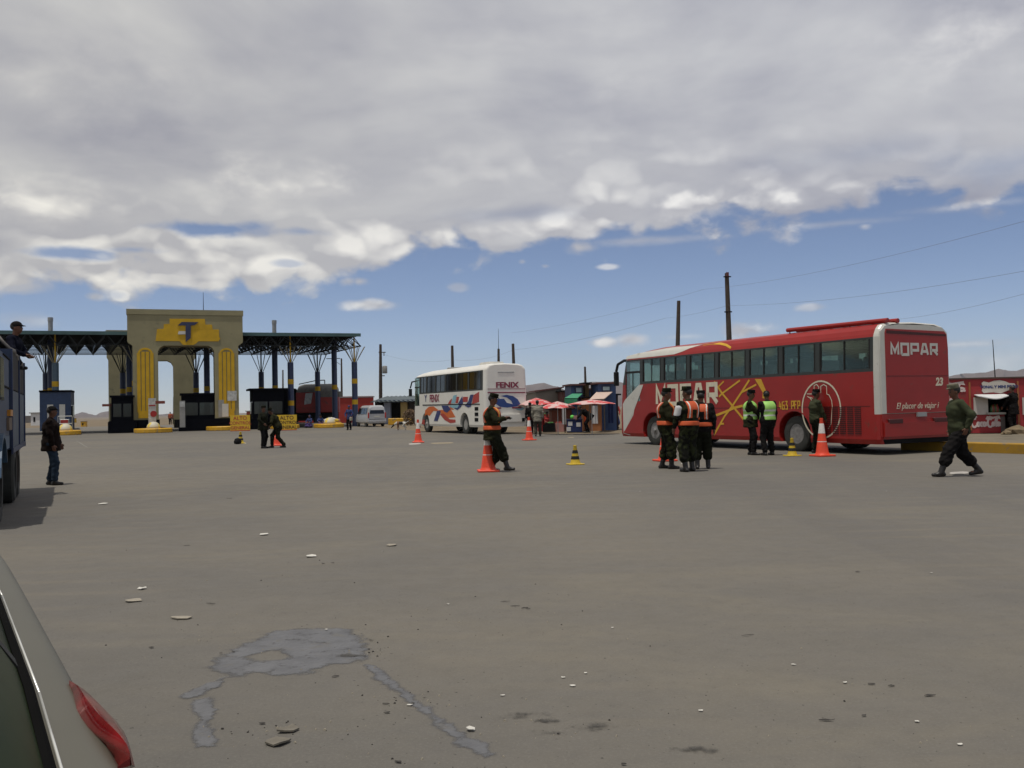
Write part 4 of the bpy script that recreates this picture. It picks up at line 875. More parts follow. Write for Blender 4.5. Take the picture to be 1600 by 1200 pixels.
p0, p1 = fT(498,612), fT(534,620); mb = MB(); mb.prism([(p0[0],p1[1]),(p1[0],p1[1]),(p1[0],p0[1]),(p0[0],p0[1])], fy, .01, .05); mb.build('grey_panel', mat('tank_grey', (.13,.125,.11), .6), tk)
p0, p1 = fT(475,614), fT(489,632); mb = MB(); mb.prism([(p0[0],p1[1]),(p1[0]-.2,p1[1]+.1),(p1[0],p0[1]),(p0[0]+.15,p0[1]-.05)], fy, .01, .04); mb.build('torn_poster', M_POST, tk)
mb = MB(); mb.b2(-.6, .68, .1, 2.3, .5, fT(455,607)[1]); mb.build('cab', M_BBLK, tk, bevel=.12, seg=2)
mb = MB(); mb.b2(-.5, kx-.2, .3, 2.1, .5, fT(480,641)[1]); mb.build('chassis', M_DARK, tk)
for x in (.2, kx-2.2, kx-.9): simple_wheel(tk, x, .15, .5, .3, -1); simple_wheel(tk, x, 2.25, .5, .3, 1)
mb = MB(); mb.path([(.9,1.2,zt1),(2.6,1.2,zt1+.35),(3.6,1.2,zt1+.4),(3.6,1.2,zt1)], .05); mb.build('hand_rail', M_DARK, tk)
# long red shed behind
o = P(527, 648, 112); o.z = 0; f = Face(o, Vector((1,.25,0))); wd = f(584,640)[0]
sh = thing('red_shed', o, f.rz, 'long low red shed wall beyond the tank lorry', 'shed')
mb = MB(); mb.b2(-8, wd, 0, 4, 0, f(560,619)[1]); mb.build('wall', mat('shed_red', (.32,.03,.02), .8, var=.2, scale=.7), sh); mb = MB(); mb.b2(-6.1, wd+.1, -.1, 4.1, f(560,621)[1], f(560,621)[1]+.12); mb.build('roof', M_GREY, sh)
# dark open-fronted shop
o = P(586, 648, 96); o.z = 0; f = Face(o, Vector((1,-.1,0))); X = lambda px: f(px,640)[0]; Zf = lambda py: f(610,py)[1]; wd = X(655)
sp = thing('roadside_shop', o, f.rz, 'dark open-fronted shop with corrugated roof and yellow pillar left of the white coach', 'shop')
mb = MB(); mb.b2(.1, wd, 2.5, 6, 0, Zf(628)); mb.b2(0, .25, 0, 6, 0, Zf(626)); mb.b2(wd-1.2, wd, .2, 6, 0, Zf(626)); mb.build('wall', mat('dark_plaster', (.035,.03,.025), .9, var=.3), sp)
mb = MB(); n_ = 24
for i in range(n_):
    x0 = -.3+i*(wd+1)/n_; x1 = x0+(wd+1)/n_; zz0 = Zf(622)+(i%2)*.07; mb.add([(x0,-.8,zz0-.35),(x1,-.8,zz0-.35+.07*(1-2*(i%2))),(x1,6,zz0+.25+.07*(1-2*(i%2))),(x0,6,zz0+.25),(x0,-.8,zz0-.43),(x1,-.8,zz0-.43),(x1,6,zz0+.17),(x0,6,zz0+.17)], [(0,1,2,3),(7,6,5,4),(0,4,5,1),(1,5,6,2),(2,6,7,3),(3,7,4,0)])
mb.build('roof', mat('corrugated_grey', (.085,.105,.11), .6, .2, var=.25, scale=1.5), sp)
for a, b, mm in ((600,610,mat('pale_blue_pillar', (.27,.30,.38), .7)), (626,636,mat('ochre_pillar', (.42,.31,.12), .8))):
    mb = MB(); mb.b2(X(a), X(b), 0, .5, 0, Zf(628)); mb.build('pillar', mm, sp)
mb = MB(); mb.b2(.2, wd, -.1, .1, Zf(629), Zf(625)); mb.build('beam', M_DKBL, sp)
yl_ = MB(); p = G(607, 664); p2 = G(641, 664); yl_.box(((p.x+p2.x)/2, p.y, .32), (abs(p2.x-p.x), .5, .64)); tag(yl_.build('kerb_block', M_YEL, bevel=.04), 'long yellow painted concrete block in front of the dark shop', 'kerb')
# van
vo = G(574.5, 667.3); VN = Plane(vo, R(24), 1.72); Lv = 4.5
van = thing('parked_van', VN.root, VN.rz, 'small silver passenger van parked with its back to us near the toll canopy', 'van')
M_SILV = mat('silver_paint', (.46,.465,.47), .3, .3, var=.05)
def body_loft(secs, mats, root, name='body', sm=True):
    mb = MB(); k = len(secs[0][1])
    for x, pr in secs: mb.v += [(x, y, z) for y, z in pr]
    for i in range(len(secs)-1):
        for j in range(k): mb.f.append([i*k+j, i*k+(j+1)%k, (i+1)*k+(j+1)%k, (i+1)*k+j]); mb.mi.append(0)
    mb.f.append(list(range(k))[::-1]); mb.mi.append(0); mb.f.append([(len(secs)-1)*k+j for j in range(k)]); mb.mi.append(0)
    return mb.build(name, mats, root, smooth=sm, auto=.55)
def vsec(wb, wt, z0, zb, zr):
    l = [(wb-.12,z0),(wb,z0+.15),(wb,zb-.1),(wb-.03,zb)]+([(wt,zr-.12),(wt-.12,zr-.02),(wt-.35,zr)] if zr > zb+.1 else [(wb-.06,zb+.01),(wb-.1,zb+.02),(wb-.3,zb+.03)])
    return l+[(-y,z) for y, z in l[::-1]]
secs = [(0,vsec(.80,.66,.35,1.10,1.72)),(.06,vsec(.84,.68,.30,1.12,1.82)),(.4,vsec(.86,.70,.28,1.12,1.90)),(2.8,vsec(.86,.70,.28,1.10,1.90)),(3.35,vsec(.86,.66,.28,1.08,1.70)),(3.9,vsec(.85,.75,.3,1.05,1.10)),(4.4,vsec(.78,.7,.33,.82,.85)),(4.5,vsec(.7,.6,.38,.7,.72))]
body_loft(secs, M_SILV, van)
mb = MB(); mb.add([(-.03,-.66,1.16),(-.03,.66,1.16),(.02,.58,1.70),(.02,-.58,1.70),(.03,-.66,1.16),(.03,.66,1.16),(.08,.58,1.70),(.08,-.58,1.70)], [(0,1,2,3),(7,6,5,4),(0,4,5,1),(1,5,6,2),(2,6,7,3),(3,7,4,0)]); mb.build('rear_window', M_GLASSD, van)
for sg in (1,-1):
    for x0, x1 in ((.35,1.25),(1.35,2.3),(2.4,3.2)):
        mb = MB(); mb.prism([(x0,1.15),(x1+(.25 if x0 > 2 else 0),1.15),(x1-.05,1.68),(x0+.05,1.68)], lambda a,b,t,sg=sg: (a, sg*(.86-(b-1.1)*.20+t), b), -.02, .012); mb.build('side_window', M_GLASSD, van)
    mb = MB(); mb.box((.0, sg*.77, 1.02), (.12,.12,.5)); mb.build('tail_light', mat('tail_red', (.35,.02,.015), .3), van, bevel=.03)
    for x in (.85, 3.6): simple_wheel(van, x, sg*.74, .31, .2, sg)
mb = MB(); mb.b2(-.10,.1,-.84,.84,.42,.62); mb.build('bumper', M_SILV, van, bevel=.05, seg=2)
mb = MB(); mb.b2(-.025,.02,-.26,.26,.86,.98); mb.build('licence_plate', M_WHITE, van)
mb = MB(); mb.b2(-.03,.02,-.7,.7,.66,.69); mb.build('trim', M_DARK, van)
# blue lorry at the left edge
N0 = G(18, 705, .95); te = Vector((-.43,.903,0)).normalized(); WT = 2.3
tl = Vector((-te.y, te.x, 0)); troot = Vector((N0.x, N0.y, 0))+tl*(WT/2)
lo = thing('cargo_lorry', troot, math.atan2(te.y, te.x), 'blue cargo lorry cut off by the left edge of the photo', 'lorry')
class TP(Plane): pass
tS = Plane.__new__(Plane); tS.O = Vector((N0.x, N0.y, 0)); tS.d = te; tS.n = -tl; 
sd_ = lambda px, py: tS.side(px, py)
M_TBL = mat('lorry_blue', (.008,.022,.060), .5, var=.25, scale=3, wear=((.05,.045,.045), 4, .62)); M_TBG = mat('worn_lorry_panel', (.055,.075,.10), .6, var=.35, scale=3, wear=((.12,.10,.085), 3, .57)); M_LB = mat('light_blue_fender', (.035,.075,.125), .5, var=.2)
M_TARP = mat('grey_tarp', (.19,.175,.155), .9, var=.25, scale=2, bump=.6)
LC = 4.6; ztop_ = 2.62
yR = -WT/2
mb = MB(); mb.b2(.05, LC, yR, yR+.08, .98, 1.95); mb.build('side_board', M_TBG, lo)
mb = MB(); mb.b2(.05, LC, yR+.0, yR+.07, 1.97, ztop_); mb.build('side_board', mat('dark_canvas', (.02,.017,.015), .9, var=.4), lo)
mb = MB(); mb.b2(.05, LC, -yR-.08, -yR, .98, ztop_); mb.build('side_board', M_TBG, lo)
mb = MB(); mb.b2(0, .06, yR, -yR, .98, ztop_); mb.b2(LC-.0, LC+.06, yR, -yR, .98, ztop_); mb.build('end_board', M_TBL, lo)
mb = MB()
for x in (.03, LC*.52, LC-.03): mb.b2(x-.04, x+.04, yR-.025, yR, .9, ztop_)
mb.b2(0, LC, yR-.03, yR, .92, 1.0); mb.build('rib', M_DKBL, lo)
mb = MB(); mb.b2(.06, LC-.02, yR+.08, -yR-.08, .98, 1.08); mb.build('bed_floor', M_DARK, lo)
mb = MB(); mb.b2(-.3, LC-.2, -.5, .5, .62, .97); mb.build('chassis', M_DARK, lo)
mb = MB(); nx, ny = 16, 8; rs = random.Random(3)
gr = [[(LC*i/nx, yR-.02+(WT+.04)*j/ny, ztop_-.03+(.30*math.sin(math.pi*j/ny)+.18*rs.random()+.12)*(1-.45*i/nx) - (.16 if j in (0, ny) else 0)) for j in range(ny+1)] for i in range(nx+1)]
vs = [p for r_ in gr for p in r_]; mb.add(vs, [(i*(ny+1)+j, i*(ny+1)+j+1, (i+1)*(ny+1)+j+1, (i+1)*(ny+1)+j) for i in range(nx) for j in range(ny)])
tb = mb.build('tarpaulin', M_TARP, lo, smooth=True)
md = tb.modifiers.new('s','SOLIDIFY'); md.thickness = .03
# cab and running gear
zc_ = sd_(8, 540)[1]
mb = MB(); mb.b2(-2.9, -.12, yR+.02, -yR-.02, .95, zc_); mb.build('cab', M_TBL, lo, bevel=.12, seg=3)
mb = MB(); mb.b2(-1.7, -.14, yR-.0, yR+.04, 1.95, 1.975); mb.b2(-1.7, -.14, yR-.0, yR+.04, 2.42, 2.44); mb.build('cab_seam', M_DARK, lo)
mb = MB(); mb.b2(-2.55, -1.75, yR, yR+.05, 1.75, 2.35); mb.b2(-2.55, -1.75, -yR-.05, -yR, 1.75, 2.35); mb.build('side_window', M_GLASSD, lo)
mb = MB(); mb.b2(-2.92, -2.88, -.9, .9, 1.7, 2.35); mb.build('windscreen', M_GLASSD, lo)
mb = MB(); mb.b2(-.75, -.13, yR-.03, yR+.06, 1.52, 1.62); mb.build('amber_lamp', mat('amber', (.5,.2,.01), .4), lo)
mb = MB(); mb.b2(-.9, -.12, yR-.02, yR+.2, 1.30, 1.50); mb.build('side_panel', mat('rust_panel', (.14,.10,.07), .8, var=.4), lo)
wf = (G(0,820)-Vector((N0.x,N0.y,0))).dot(te); wr_ = (G(19,785)-Vector((N0.x,N0.y,0))).dot(te)
mb = MB(); fnw = lambda a, b, t: (a, t, b)
mb.stroke([(wf+.72*math.cos(t), .55+.70*math.sin(t)) for t in np.linspace(.45, math.pi-.2, 14)], .06, fnw, yR-.03, yR+.4); mb.b2(wf+.62, wf+1.75, yR-.0, yR+.3, 1.02, 1.22); mb.build('mudguard', M_LB, lo)
for x in (wf, wr_):
    simple_wheel(lo, x, yR+.17, .52, .30, -1, M_DARK); simple_wheel(lo, x, -yR-.17, .52, .30, 1, M_DARK)
simple_wheel(lo, wr_+1.25, yR+.17, .52, .30, -1, M_DARK); simple_wheel(lo, wr_+1.25, -yR-.17, .52, .30, 1, M_DARK)
mb = MB(); mb.b2(wr_+.62, wr_+.66, yR+.0, yR+.42, .32, .92); mb.build('mudflap', mat('mudflap', (.07,.055,.045), .8), lo)
# near silver car, heading 32 deg left; root at its centre
cdv = Vector((-.533,.846,0)).normalized(); cnr = Vector((cdv.y, -cdv.x, 0)); CW = .86; ncen = .312-CW+.005
S0 = 1.40; Lc = 5.0; croot = cdv*(S0+Lc/2)+cnr*ncen
car = thing('parked_car', croot, math.atan2(cdv.y, cdv.x), 'silver car with red leaf-shaped tail lamp at the bottom left', 'car')
M_CAR = mat('champagne_paint', (.095,.090,.070), .5, .0, var=.04, scale=2, spec=.3)
# section points: (c, z) right half top to bottom ; local x = s - S0 - Lc/2, local y = -c
def csec(w, zsh, zbelt, wbelt, z0=.22):
    l = [(w-.14,z0),(w-.02,z0+.12),(w,z0+.34),(w+.004,zsh-.14),(w,zsh-.045),(w-.022,zsh),(w-.055,zsh+.016),(wbelt+.02,zbelt-.008),(wbelt,zbelt),(wbelt-.25,zbelt+.01)]
    return [(-y,z) for y, z in l]+[(y,z) for y, z in l[::-1]]
stn = [(0,.60,.70,.74,.50),(.02,.72,.76,.80,.60),(.07,.82,.83,.855,.66),(.16,.855,.85,.872,.70),(.30,CW,.856,.882,.725),(1.0,CW,.856,.888,.735),(2.0,CW+.0,.856,.895,.74),(3.7,CW,.858,.885,.74),(4.3,.84,.83,.85,.72),(4.7,.80,.76,.78,.66),(4.9,.72,.68,.70,.58),(5.0,.62,.6,.62,.5)]
secs = []
for s_, w_c, zs_, zb_, wb_ in stn: secs.append((s_-Lc/2, csec(w_c, zs_, zb_, wb_, .24 if 0.1 < s_ < 4.8 else .36)))
cb_ = body_loft(secs, M_CAR, car)
md = cb_.modifiers.new('sub','SUBSURF'); md.levels = 2; md.render_levels = 2
# greenhouse
def gsec(wb, zb, wt, zt): l = [(wb,zb),(wb-(wb-wt)*.5,zb+(zt-zb)*.56),(wt,zt-.03),(wt-.1,zt+.01),(wt-.3,zt+.035)]; return [(-y,z) for y, z in l]+[(y,z) for y, z in l[::-1]]
gs = [(.02,.70,.845,.50,1.10),(.25,.722,.872,.47,1.26),(.9,.733,.882,.46,1.30),(2.2,.738,.888,.46,1.30),(2.7,.735,.882,.47,1.18),(3.3,.71,.87,.60,.93)]
gh = MB(); k = 10; gv = [(s_-Lc/2, gsec(a, b, c, d)) for s_, a, b, c, d in gs]
for x, pr in gv: gh.v += [(x, y, z) for y, z in pr]
for i in range(len(gv)-1):
    for j in range(k-1): gh.f.append([i*k+j, i*k+j+1, (i+1)*k+j+1, (i+1)*k+j]); gh.mi.append(1 if j in (0,1,7,8) or i in (3,4) else 0)
gh.f.append(list(range(k))[::-1]); gh.mi.append(1); gh.f.append([(len(gv)-1)*k+j for j in range(k)]); gh.mi.append(0)
M_CGL = mat('car_glass', (.018,.026,.010), .35, var=.5, scale=1.2, spec=.05)
gh.build('greenhouse', [M_CAR, M_CGL], car, smooth=True, auto=.5)
for sg in (1,-1):
    mb = MB(); pts_ = [(.03,.712,.853),(.12,.722,.866),(.25,.735,.881),(.9,.748,.893),(2.2,.753,.899),(2.7,.749,.892),(3.3,.728,.877)]
    mb.path([(a-Lc/2, -sg*b, c) for a, b, c in pts_], .0030, 8); mb.build('window_trim', mat('chrome_trim', (.62,.62,.58), .25, .3), car, smooth=True)
    mb = MB(); mb.path([(a-Lc/2, -sg*(b-.022), c+.012) for a, b, c in pts_], .012, 6); mb.build('window_seal', M_WIN, car)
    for sx_ in (1.08, ):
        mb = MB(); mb.add([(sx_-Lc/2, -sg*.738, .887),(sx_+.09-Lc/2, -sg*.738, .887),(sx_+.09-Lc/2, -sg*.468, 1.305),(sx_-Lc/2, -sg*.468, 1.305),(sx_-Lc/2, -sg*.72, .88),(sx_+.09-Lc/2, -sg*.72, .88),(sx_+.09-Lc/2, -sg*.45, 1.3),(sx_-Lc/2, -sg*.45, 1.3)], [(0,1,2,3),(7,6,5,4),(0,4,5,1),(1,5,6,2),(2,6,7,3),(3,7,4,0)]); mb.build('door_pillar', M_BLACK, car)
    for x in (.85, 4.0): simple_wheel(car, x-Lc/2, sg*.72, .31, .20, sg)
# tail lamp: leaf outline on the shoulder
def to_car(p): v = Vector((p.x, p.y, 0))-croot; return (v.dot(cdv), v.dot(-cnr))
cinv = lambda p: (*to_car(p), p.z)
zL = .862
leaf_in = [(108,1068),(114,1083),(117,1098),(120,1112),(127,1125),(138,1139),(150,1149),(165,1158),(180,1167),(193,1176),(203,1183)]
li = [to_car(G(a, b, zL)) for a, b in leaf_in]
n_ = len(li); xa, xb = li[0][0], li[-1][0]; rows_ = []
for i, (x, y) in enumerate(li):
    t = i/(n_-1); sp__ = math.sin(math.pi*t)**.5; out_y = y*(1-sp__)+(-CW-.024)*sp__; bul = .018*math.sin(math.pi*t)**.7
    zo_ = .845-.05*math.sin(math.pi*t)
    rows_.append([(x,y,.860),(x,y,.868),(x,y*.7+out_y*.3,.870+bul),(x,y*.35+out_y*.65,.862+bul*.8),(x,out_y,.845),(x,out_y-.003,.848-.03*sp__),(x,out_y+.004,zo_),(x,out_y+.03,zo_)])
mb = MB(); kk = len(rows_[0]); mb.v = [p for r_ in rows_ for p in r_]
for i in range(n_-1):
    for j in range(kk-1): mb.f.append([i*kk+j, i*kk+j+1, (i+1)*kk+j+1, (i+1)*kk+j]); mb.mi.append(0)
    mb.f.append([i*kk+kk-1, i*kk, (i+1)*kk, (i+1)*kk+kk-1]); mb.mi.append(0)
mb.f.append(list(range(kk))); mb.mi.append(0); mb.f.append([(n_-1)*kk+j for j in range(kk)]); mb.mi.append(0)
for sg in (1,):
    ta = mb.build('tail_lamp', mat('lamp_red', (.17,.010,.012), .12, var=.55, scale=9, spec=.6, wear=((.30,.10,.10), 14, .60)), car, smooth=True, auto=.9)
m2 = MB(); m2.v = [(x, -y, z) for x, y, z in mb.v]; m2.f = [list(f) for f in mb.f]; m2.mi = list(mb.mi); m2.build('tail_lamp', MATS['lamp_red'], car, smooth=True, auto=.9)
mb = MB(); mb.b2(-Lc/2-.04, -Lc/2+.12, -.66, .66, .40, .60); mb.build('bumper', M_CAR, car, bevel=.04, seg=2)
# ================================================================== CONES, POLES, WIRES
def cone(px, py, label, grp='tall orange traffic cones', h=1.03, rz=.2):
    p = G(px, py); r = thing('traffic_cone', p, rz, label, 'cone', grp)
    mb = MB(); mb.box((0,0,.025), (.50,.50,.05)); mb.build('base', M_ORANGE, r, bevel=.012)
    k = h/1.03; mb = MB(); mb.lathe([(.20,.05),(.175,.09),(.165,.12),(.085,.66*k),(.045,.98*k),(.05,1.0*k),(.048,1.03*k),(.02,1.03*k)], n=20); mb.build('body', M_ORANGE, r, smooth=True, auto=.6)
    mb = MB(); mb.lathe([(.0935,.62*k),(.0905,.64*k),(.063,.87*k),(.058,.885*k)], n=20, cap=False); mb.lathe([(.1265,.39*k),(.1195,.42*k)], n=20, cap=False) ; mb.build('reflective_collar', M_CREFL, r, smooth=True)
    return r
cone(653.5, 691.5, 'orange cone with white collar in front of the white coach front wheel'); cone(827, 688, 'orange cone with white collar at the right rear corner of the white coach', rz=.5)
cone(763, 737, 'orange cone half hidden behind the soldier near the white coach', rz=.1); cone(1285, 713, 'orange cone with white collar beside the red coach rear wheel', rz=.35)
cone(1039, 720.5, 'orange cone behind the legs of the leftmost soldier by the red coach', rz=.3); cone(432, 696.5, 'orange cone between the legs of the two officers near the toll plaza', rz=.2)
M_CY = mat('cone_yellow', (.52,.36,.02), .6, var=.15, wear=((.28,.18,.02), 9, .6))
def small_cone(px, py, label, tilt=(0,0), k=1.0):
    p = G(px, py); r = thing('small_cone', p, .3, label, 'cone', 'small yellow and black cones'); r.rotation_euler = (tilt[0], tilt[1], .3); r.scale = (k, k, k)
    mb = MB(); mb.box((0,0,.015), (.40,.32,.03)); mb.build('base', M_CY, r, bevel=.01)
    mb = MB(); mb.lathe([(.14,.03),(.12,.08),(.042,.44),(.046,.45),(.045,.49),(.02,.495)], n=18); mb.build('body', M_CY, r, smooth=True, auto=.6)
    for a, b in ((.14,.22),(.29,.37)):
        mb = MB(); f = lambda z: .12-(z-.08)*.2167; mb.lathe([(f(a)+.004,a),(f(b)+.004,b)], n=18, cap=False); mb.build('black_band', M_BLACK, r, smooth=True)
small_cone(899, 726, 'small yellow cone with two black bands alone on the open asphalt'); small_cone(1238, 712.5, 'small yellow cone with black bands in front of the red coach rear wheel')
sc_ = small_cone(376, 693, 'squat battered yellow and black cone in front of the yellow notice board', (0, 0), 1.15)
mb = MB(); q = G(371.5, 694); mb.lathe([(0,0),(.16,.02),(.19,.12),(.13,.26),(0,.30)], (q.x, q.y, 0), 12); tag(mb.build('black_bag', M_DARK, smooth=True), 'small black bundle leaning on the battered yellow cone', 'bag')
def pole(pt, pb_px, Y, r, label, wood=True, grp='wooden utility poles', extra=None, bend=0.0):
    top = P(pt[0], pt[1], Y); b = P(pb_px, 640, Y); base = Vector((b.x, Y, 0))
    ro = thing('utility_pole', base, 0, label, 'pole', grp); t = top-base
    mb = MB(); mid = t*.55+Vector((bend, 0, 0)); mb.tube((0,0,-.1), tuple(mid), r*1.15, r, n=10); mb.tube(tuple(mid), tuple(t), r, r*.75, n=10); mb.build('pole', M_WOOD if wood else M_GREY, ro, smooth=True, auto=.7)
    if extra: extra(ro, t)
    return base+t
def xf(ro, t):
    mb = MB(); mb.lathe([(.26,-.45),(.28,-.4),(.28,.3),(.24,.38),(0,.42)], (t.x*.6+.5, -.1, t.z*.68), 14); mb.build('transformer', M_GREY, ro, smooth=True, auto=.6)
    mb = MB(); mb.tube((-.1,0,t.z-.9),(.7,0,t.z-.9),.05); mb.tube((-.1,0,t.z*.6),(.55,0,t.z*.6),.05); mb.tube((.5,0,t.z-.9),(.5,0,t.z-1.3),.05); mb.build('crossarm', M_WOOD, ro)
def clamp(ro, t):
    mb = MB(); mb.box((t.x, -.12, t.z-.08), (.14,.16,.22)); mb.build('insulator', mat('insulator_red', (.10,.02,.015), .4), ro)
    for z in (.2, 2.1): 
        mb = MB(); mb.tube((t.x-.2, -.1, t.z-z), (t.x+.2, -.1, t.z-z), .035); mb.build('bracket', M_DARK, ro)
pB = pole((1135.5,427), 1137, 50, .15, 'tall crooked wooden pole rising behind the red coach, with a bracket on top', extra=clamp, bend=.10)
pA = pole((1060.5,470), 1055.5, 62, .16, 'leaning wooden pole behind the front half of the red coach')
pC = pole((914,573), 916, 110, .16, 'short wooden pole above the blue market kiosk')
pD = pole((801.5,537), 805.5, 88, .17, 'wooden pole just right of the white coach roof edge')
pE = pole((779,545), 779, 96, .16, 'wooden pole with a thin aerial behind the white coach', extra=lambda ro, t: MB().tube(tuple(t), (t.x+.02, 0, t.z+2.1), .03, .015, n=5).build('aerial', M_DARK, ro))
pF = pole((706.5,540), 708.5, 92, .17, 'wooden pole above the middle of the white coach')
pG = pole((594.5,538), 594.5, 104, .19, 'wooden pole carrying a grey transformer left of the white coach', extra=xf)
pole((442,578), 442, 150, .14, 'thin far pole seen under the right half of the canopy'); pole((533.5,560), 534, 120, .13, 'thin far pole at the right end of the canopy', extra=lambda ro, t: MB().tube((-.1,0,t.z), (-1.9,0,t.z), .05, n=5).tube((-.1,0,t.z-.8),(-1.2,0,t.z), .03, n=5).build('lamp_arm', M_DARK, ro))
pole((271,620), 271, 260, .12, 'thin distant pole seen through the gateway opening')
ap = P(1551,531,33); bs = P(1559,620,33); ro = thing('aerial_mast', Vector((bs.x,33,0)), 0, 'thin slanting aerial rod above the red drinks kiosk', 'aerial'); t = ap-Vector((bs.x,33,0)); mb = MB(); mb.tube((0,0,0), tuple(t), .03, .012, n=6); mb.build('rod', M_DARK, ro)
mb = MB(); mb.box((0,0,.03),(.3,.3,.06)); mb.build('foot', M_DARK, ro)
M_WIRE = mat('wire', (.20,.21,.24), .6)
def wire(a, b, sag, r=.012, label='', n=14):
    mb = MB(); pts = []
    for i in range(n+1): t = i/n; p = Vector(a).lerp(Vector(b), t); p.z -= sag*4*t*(1-t); pts.append(tuple(p))
    mb.path(pts, r, 4); tag(mb.build('overhead_wire', M_WIRE), label, 'wire', 'overhead wires')
o1 = Vector((30, 14, 0))
r1 = P(1750, 395, 26); r2 = P(1750, 415, 24); r3 = P(1720, 312, 27)
wire(pB-Vector((0,0,1.75)), r1, .35, .006, 'overhead wire from the crooked pole rising to the right edge, middle one')
wire(P(1380,501,46), r2, .25, .005, 'lowest overhead wire rising to the right edge above the red coach rear')
wire(P(1100,452,60), r3, .4, .006, 'topmost faint overhead wire rising to the right edge')
wire(pB-Vector((0,0,1.75)), P(1040,497,70), .1, .006, 'overhead wire from the crooked pole down to the left'); wire(P(1040,497,70), pD-Vector((0,0,.6)),   .3, .008, 'overhead wire running left to the pole beside the white coach')
wire(P(1100,452,60), P(800,520,90), .3, .007, 'faint upper wire between the leaning pole and the white coach'); wire(pD-Vector((0,0,.6)), pF-Vector((0,0,1.4)), .4, .008, 'overhead wire above the white coach roof'); wire(pF-Vector((0,0,1.4)), pG-Vector((0,0,1.0)), .5, .008, 'overhead wire from the white coach to the transformer pole')
# ================================================================== FIGURES (signed-distance bodies meshed with surface nets)
def surface_net(V, o, h):
    s = V < 0; nx, ny, nz = V.shape
    cs = [s[i:nx-1+i, j:ny-1+j, k:nz-1+k] for i in (0,1) for j in (0,1) for k in (0,1)]
    cnt = sum(c.astype(int) for c in cs); act = (cnt > 0) & (cnt < 8); idx = -np.ones(act.shape, int); cells = np.argwhere(act); idx[act] = np.arange(len(cells))
    acc = np.zeros((len(cells), 3)); n = np.zeros(len(cells)); I, J, K = cells.T
    for ax in range(3):
        o1, o2 = [a for a in range(3) if a != ax]
        for u in (0,1):
            for v in (0,1):
                d = [0,0,0]; d[o1] = u; d[o2] = v; e = list(d); e[ax] = 1
                a = V[I+d[0], J+d[1], K+d[2]]; b = V[I+e[0], J+e[1], K+e[2]]; m_ = (a < 0) != (b < 0); t = np.where(m_, a/(a-b+1e-12), 0)
                p = np.zeros((len(cells), 3)); p[:, o1] = u; p[:, o2] = v; p[:, ax] = t; acc[m_] += p[m_]; n[m_] += 1
    pts_ = (cells+acc/n[:, None])*h+np.array(o); F_ = []
    for ax in range(3):
        o1, o2 = (ax+1)%3, (ax+2)%3; sl = [slice(None)]*3; sl[ax] = slice(0, -1); sh_ = [slice(None)]*3; sh_[ax] = slice(1, None)
        ed = s[tuple(sl)] != s[tuple(sh_)]; E = np.argwhere(ed); E = E[(E[:, o1] > 0) & (E[:, o2] > 0) & (E[:, o1] < V.shape[o1]-1) & (E[:, o2] < V.shape[o2]-1)]
        if not len(E): continue
        q_ = []
        for u, v in ((1,1),(0,1),(0,0),(1,0)):
            c = E.copy(); c[:, o1] -= u; c[:, o2] -= v; q_.append(idx[c[:,0], c[:,1], c[:,2]])
        q_ = np.stack(q_, 1); fl = s[E[:,0], E[:,1], E[:,2]]; q_[~fl] = q_[~fl][:, ::-1]; F_.append(q_)
    return pts_, np.concatenate(F_)
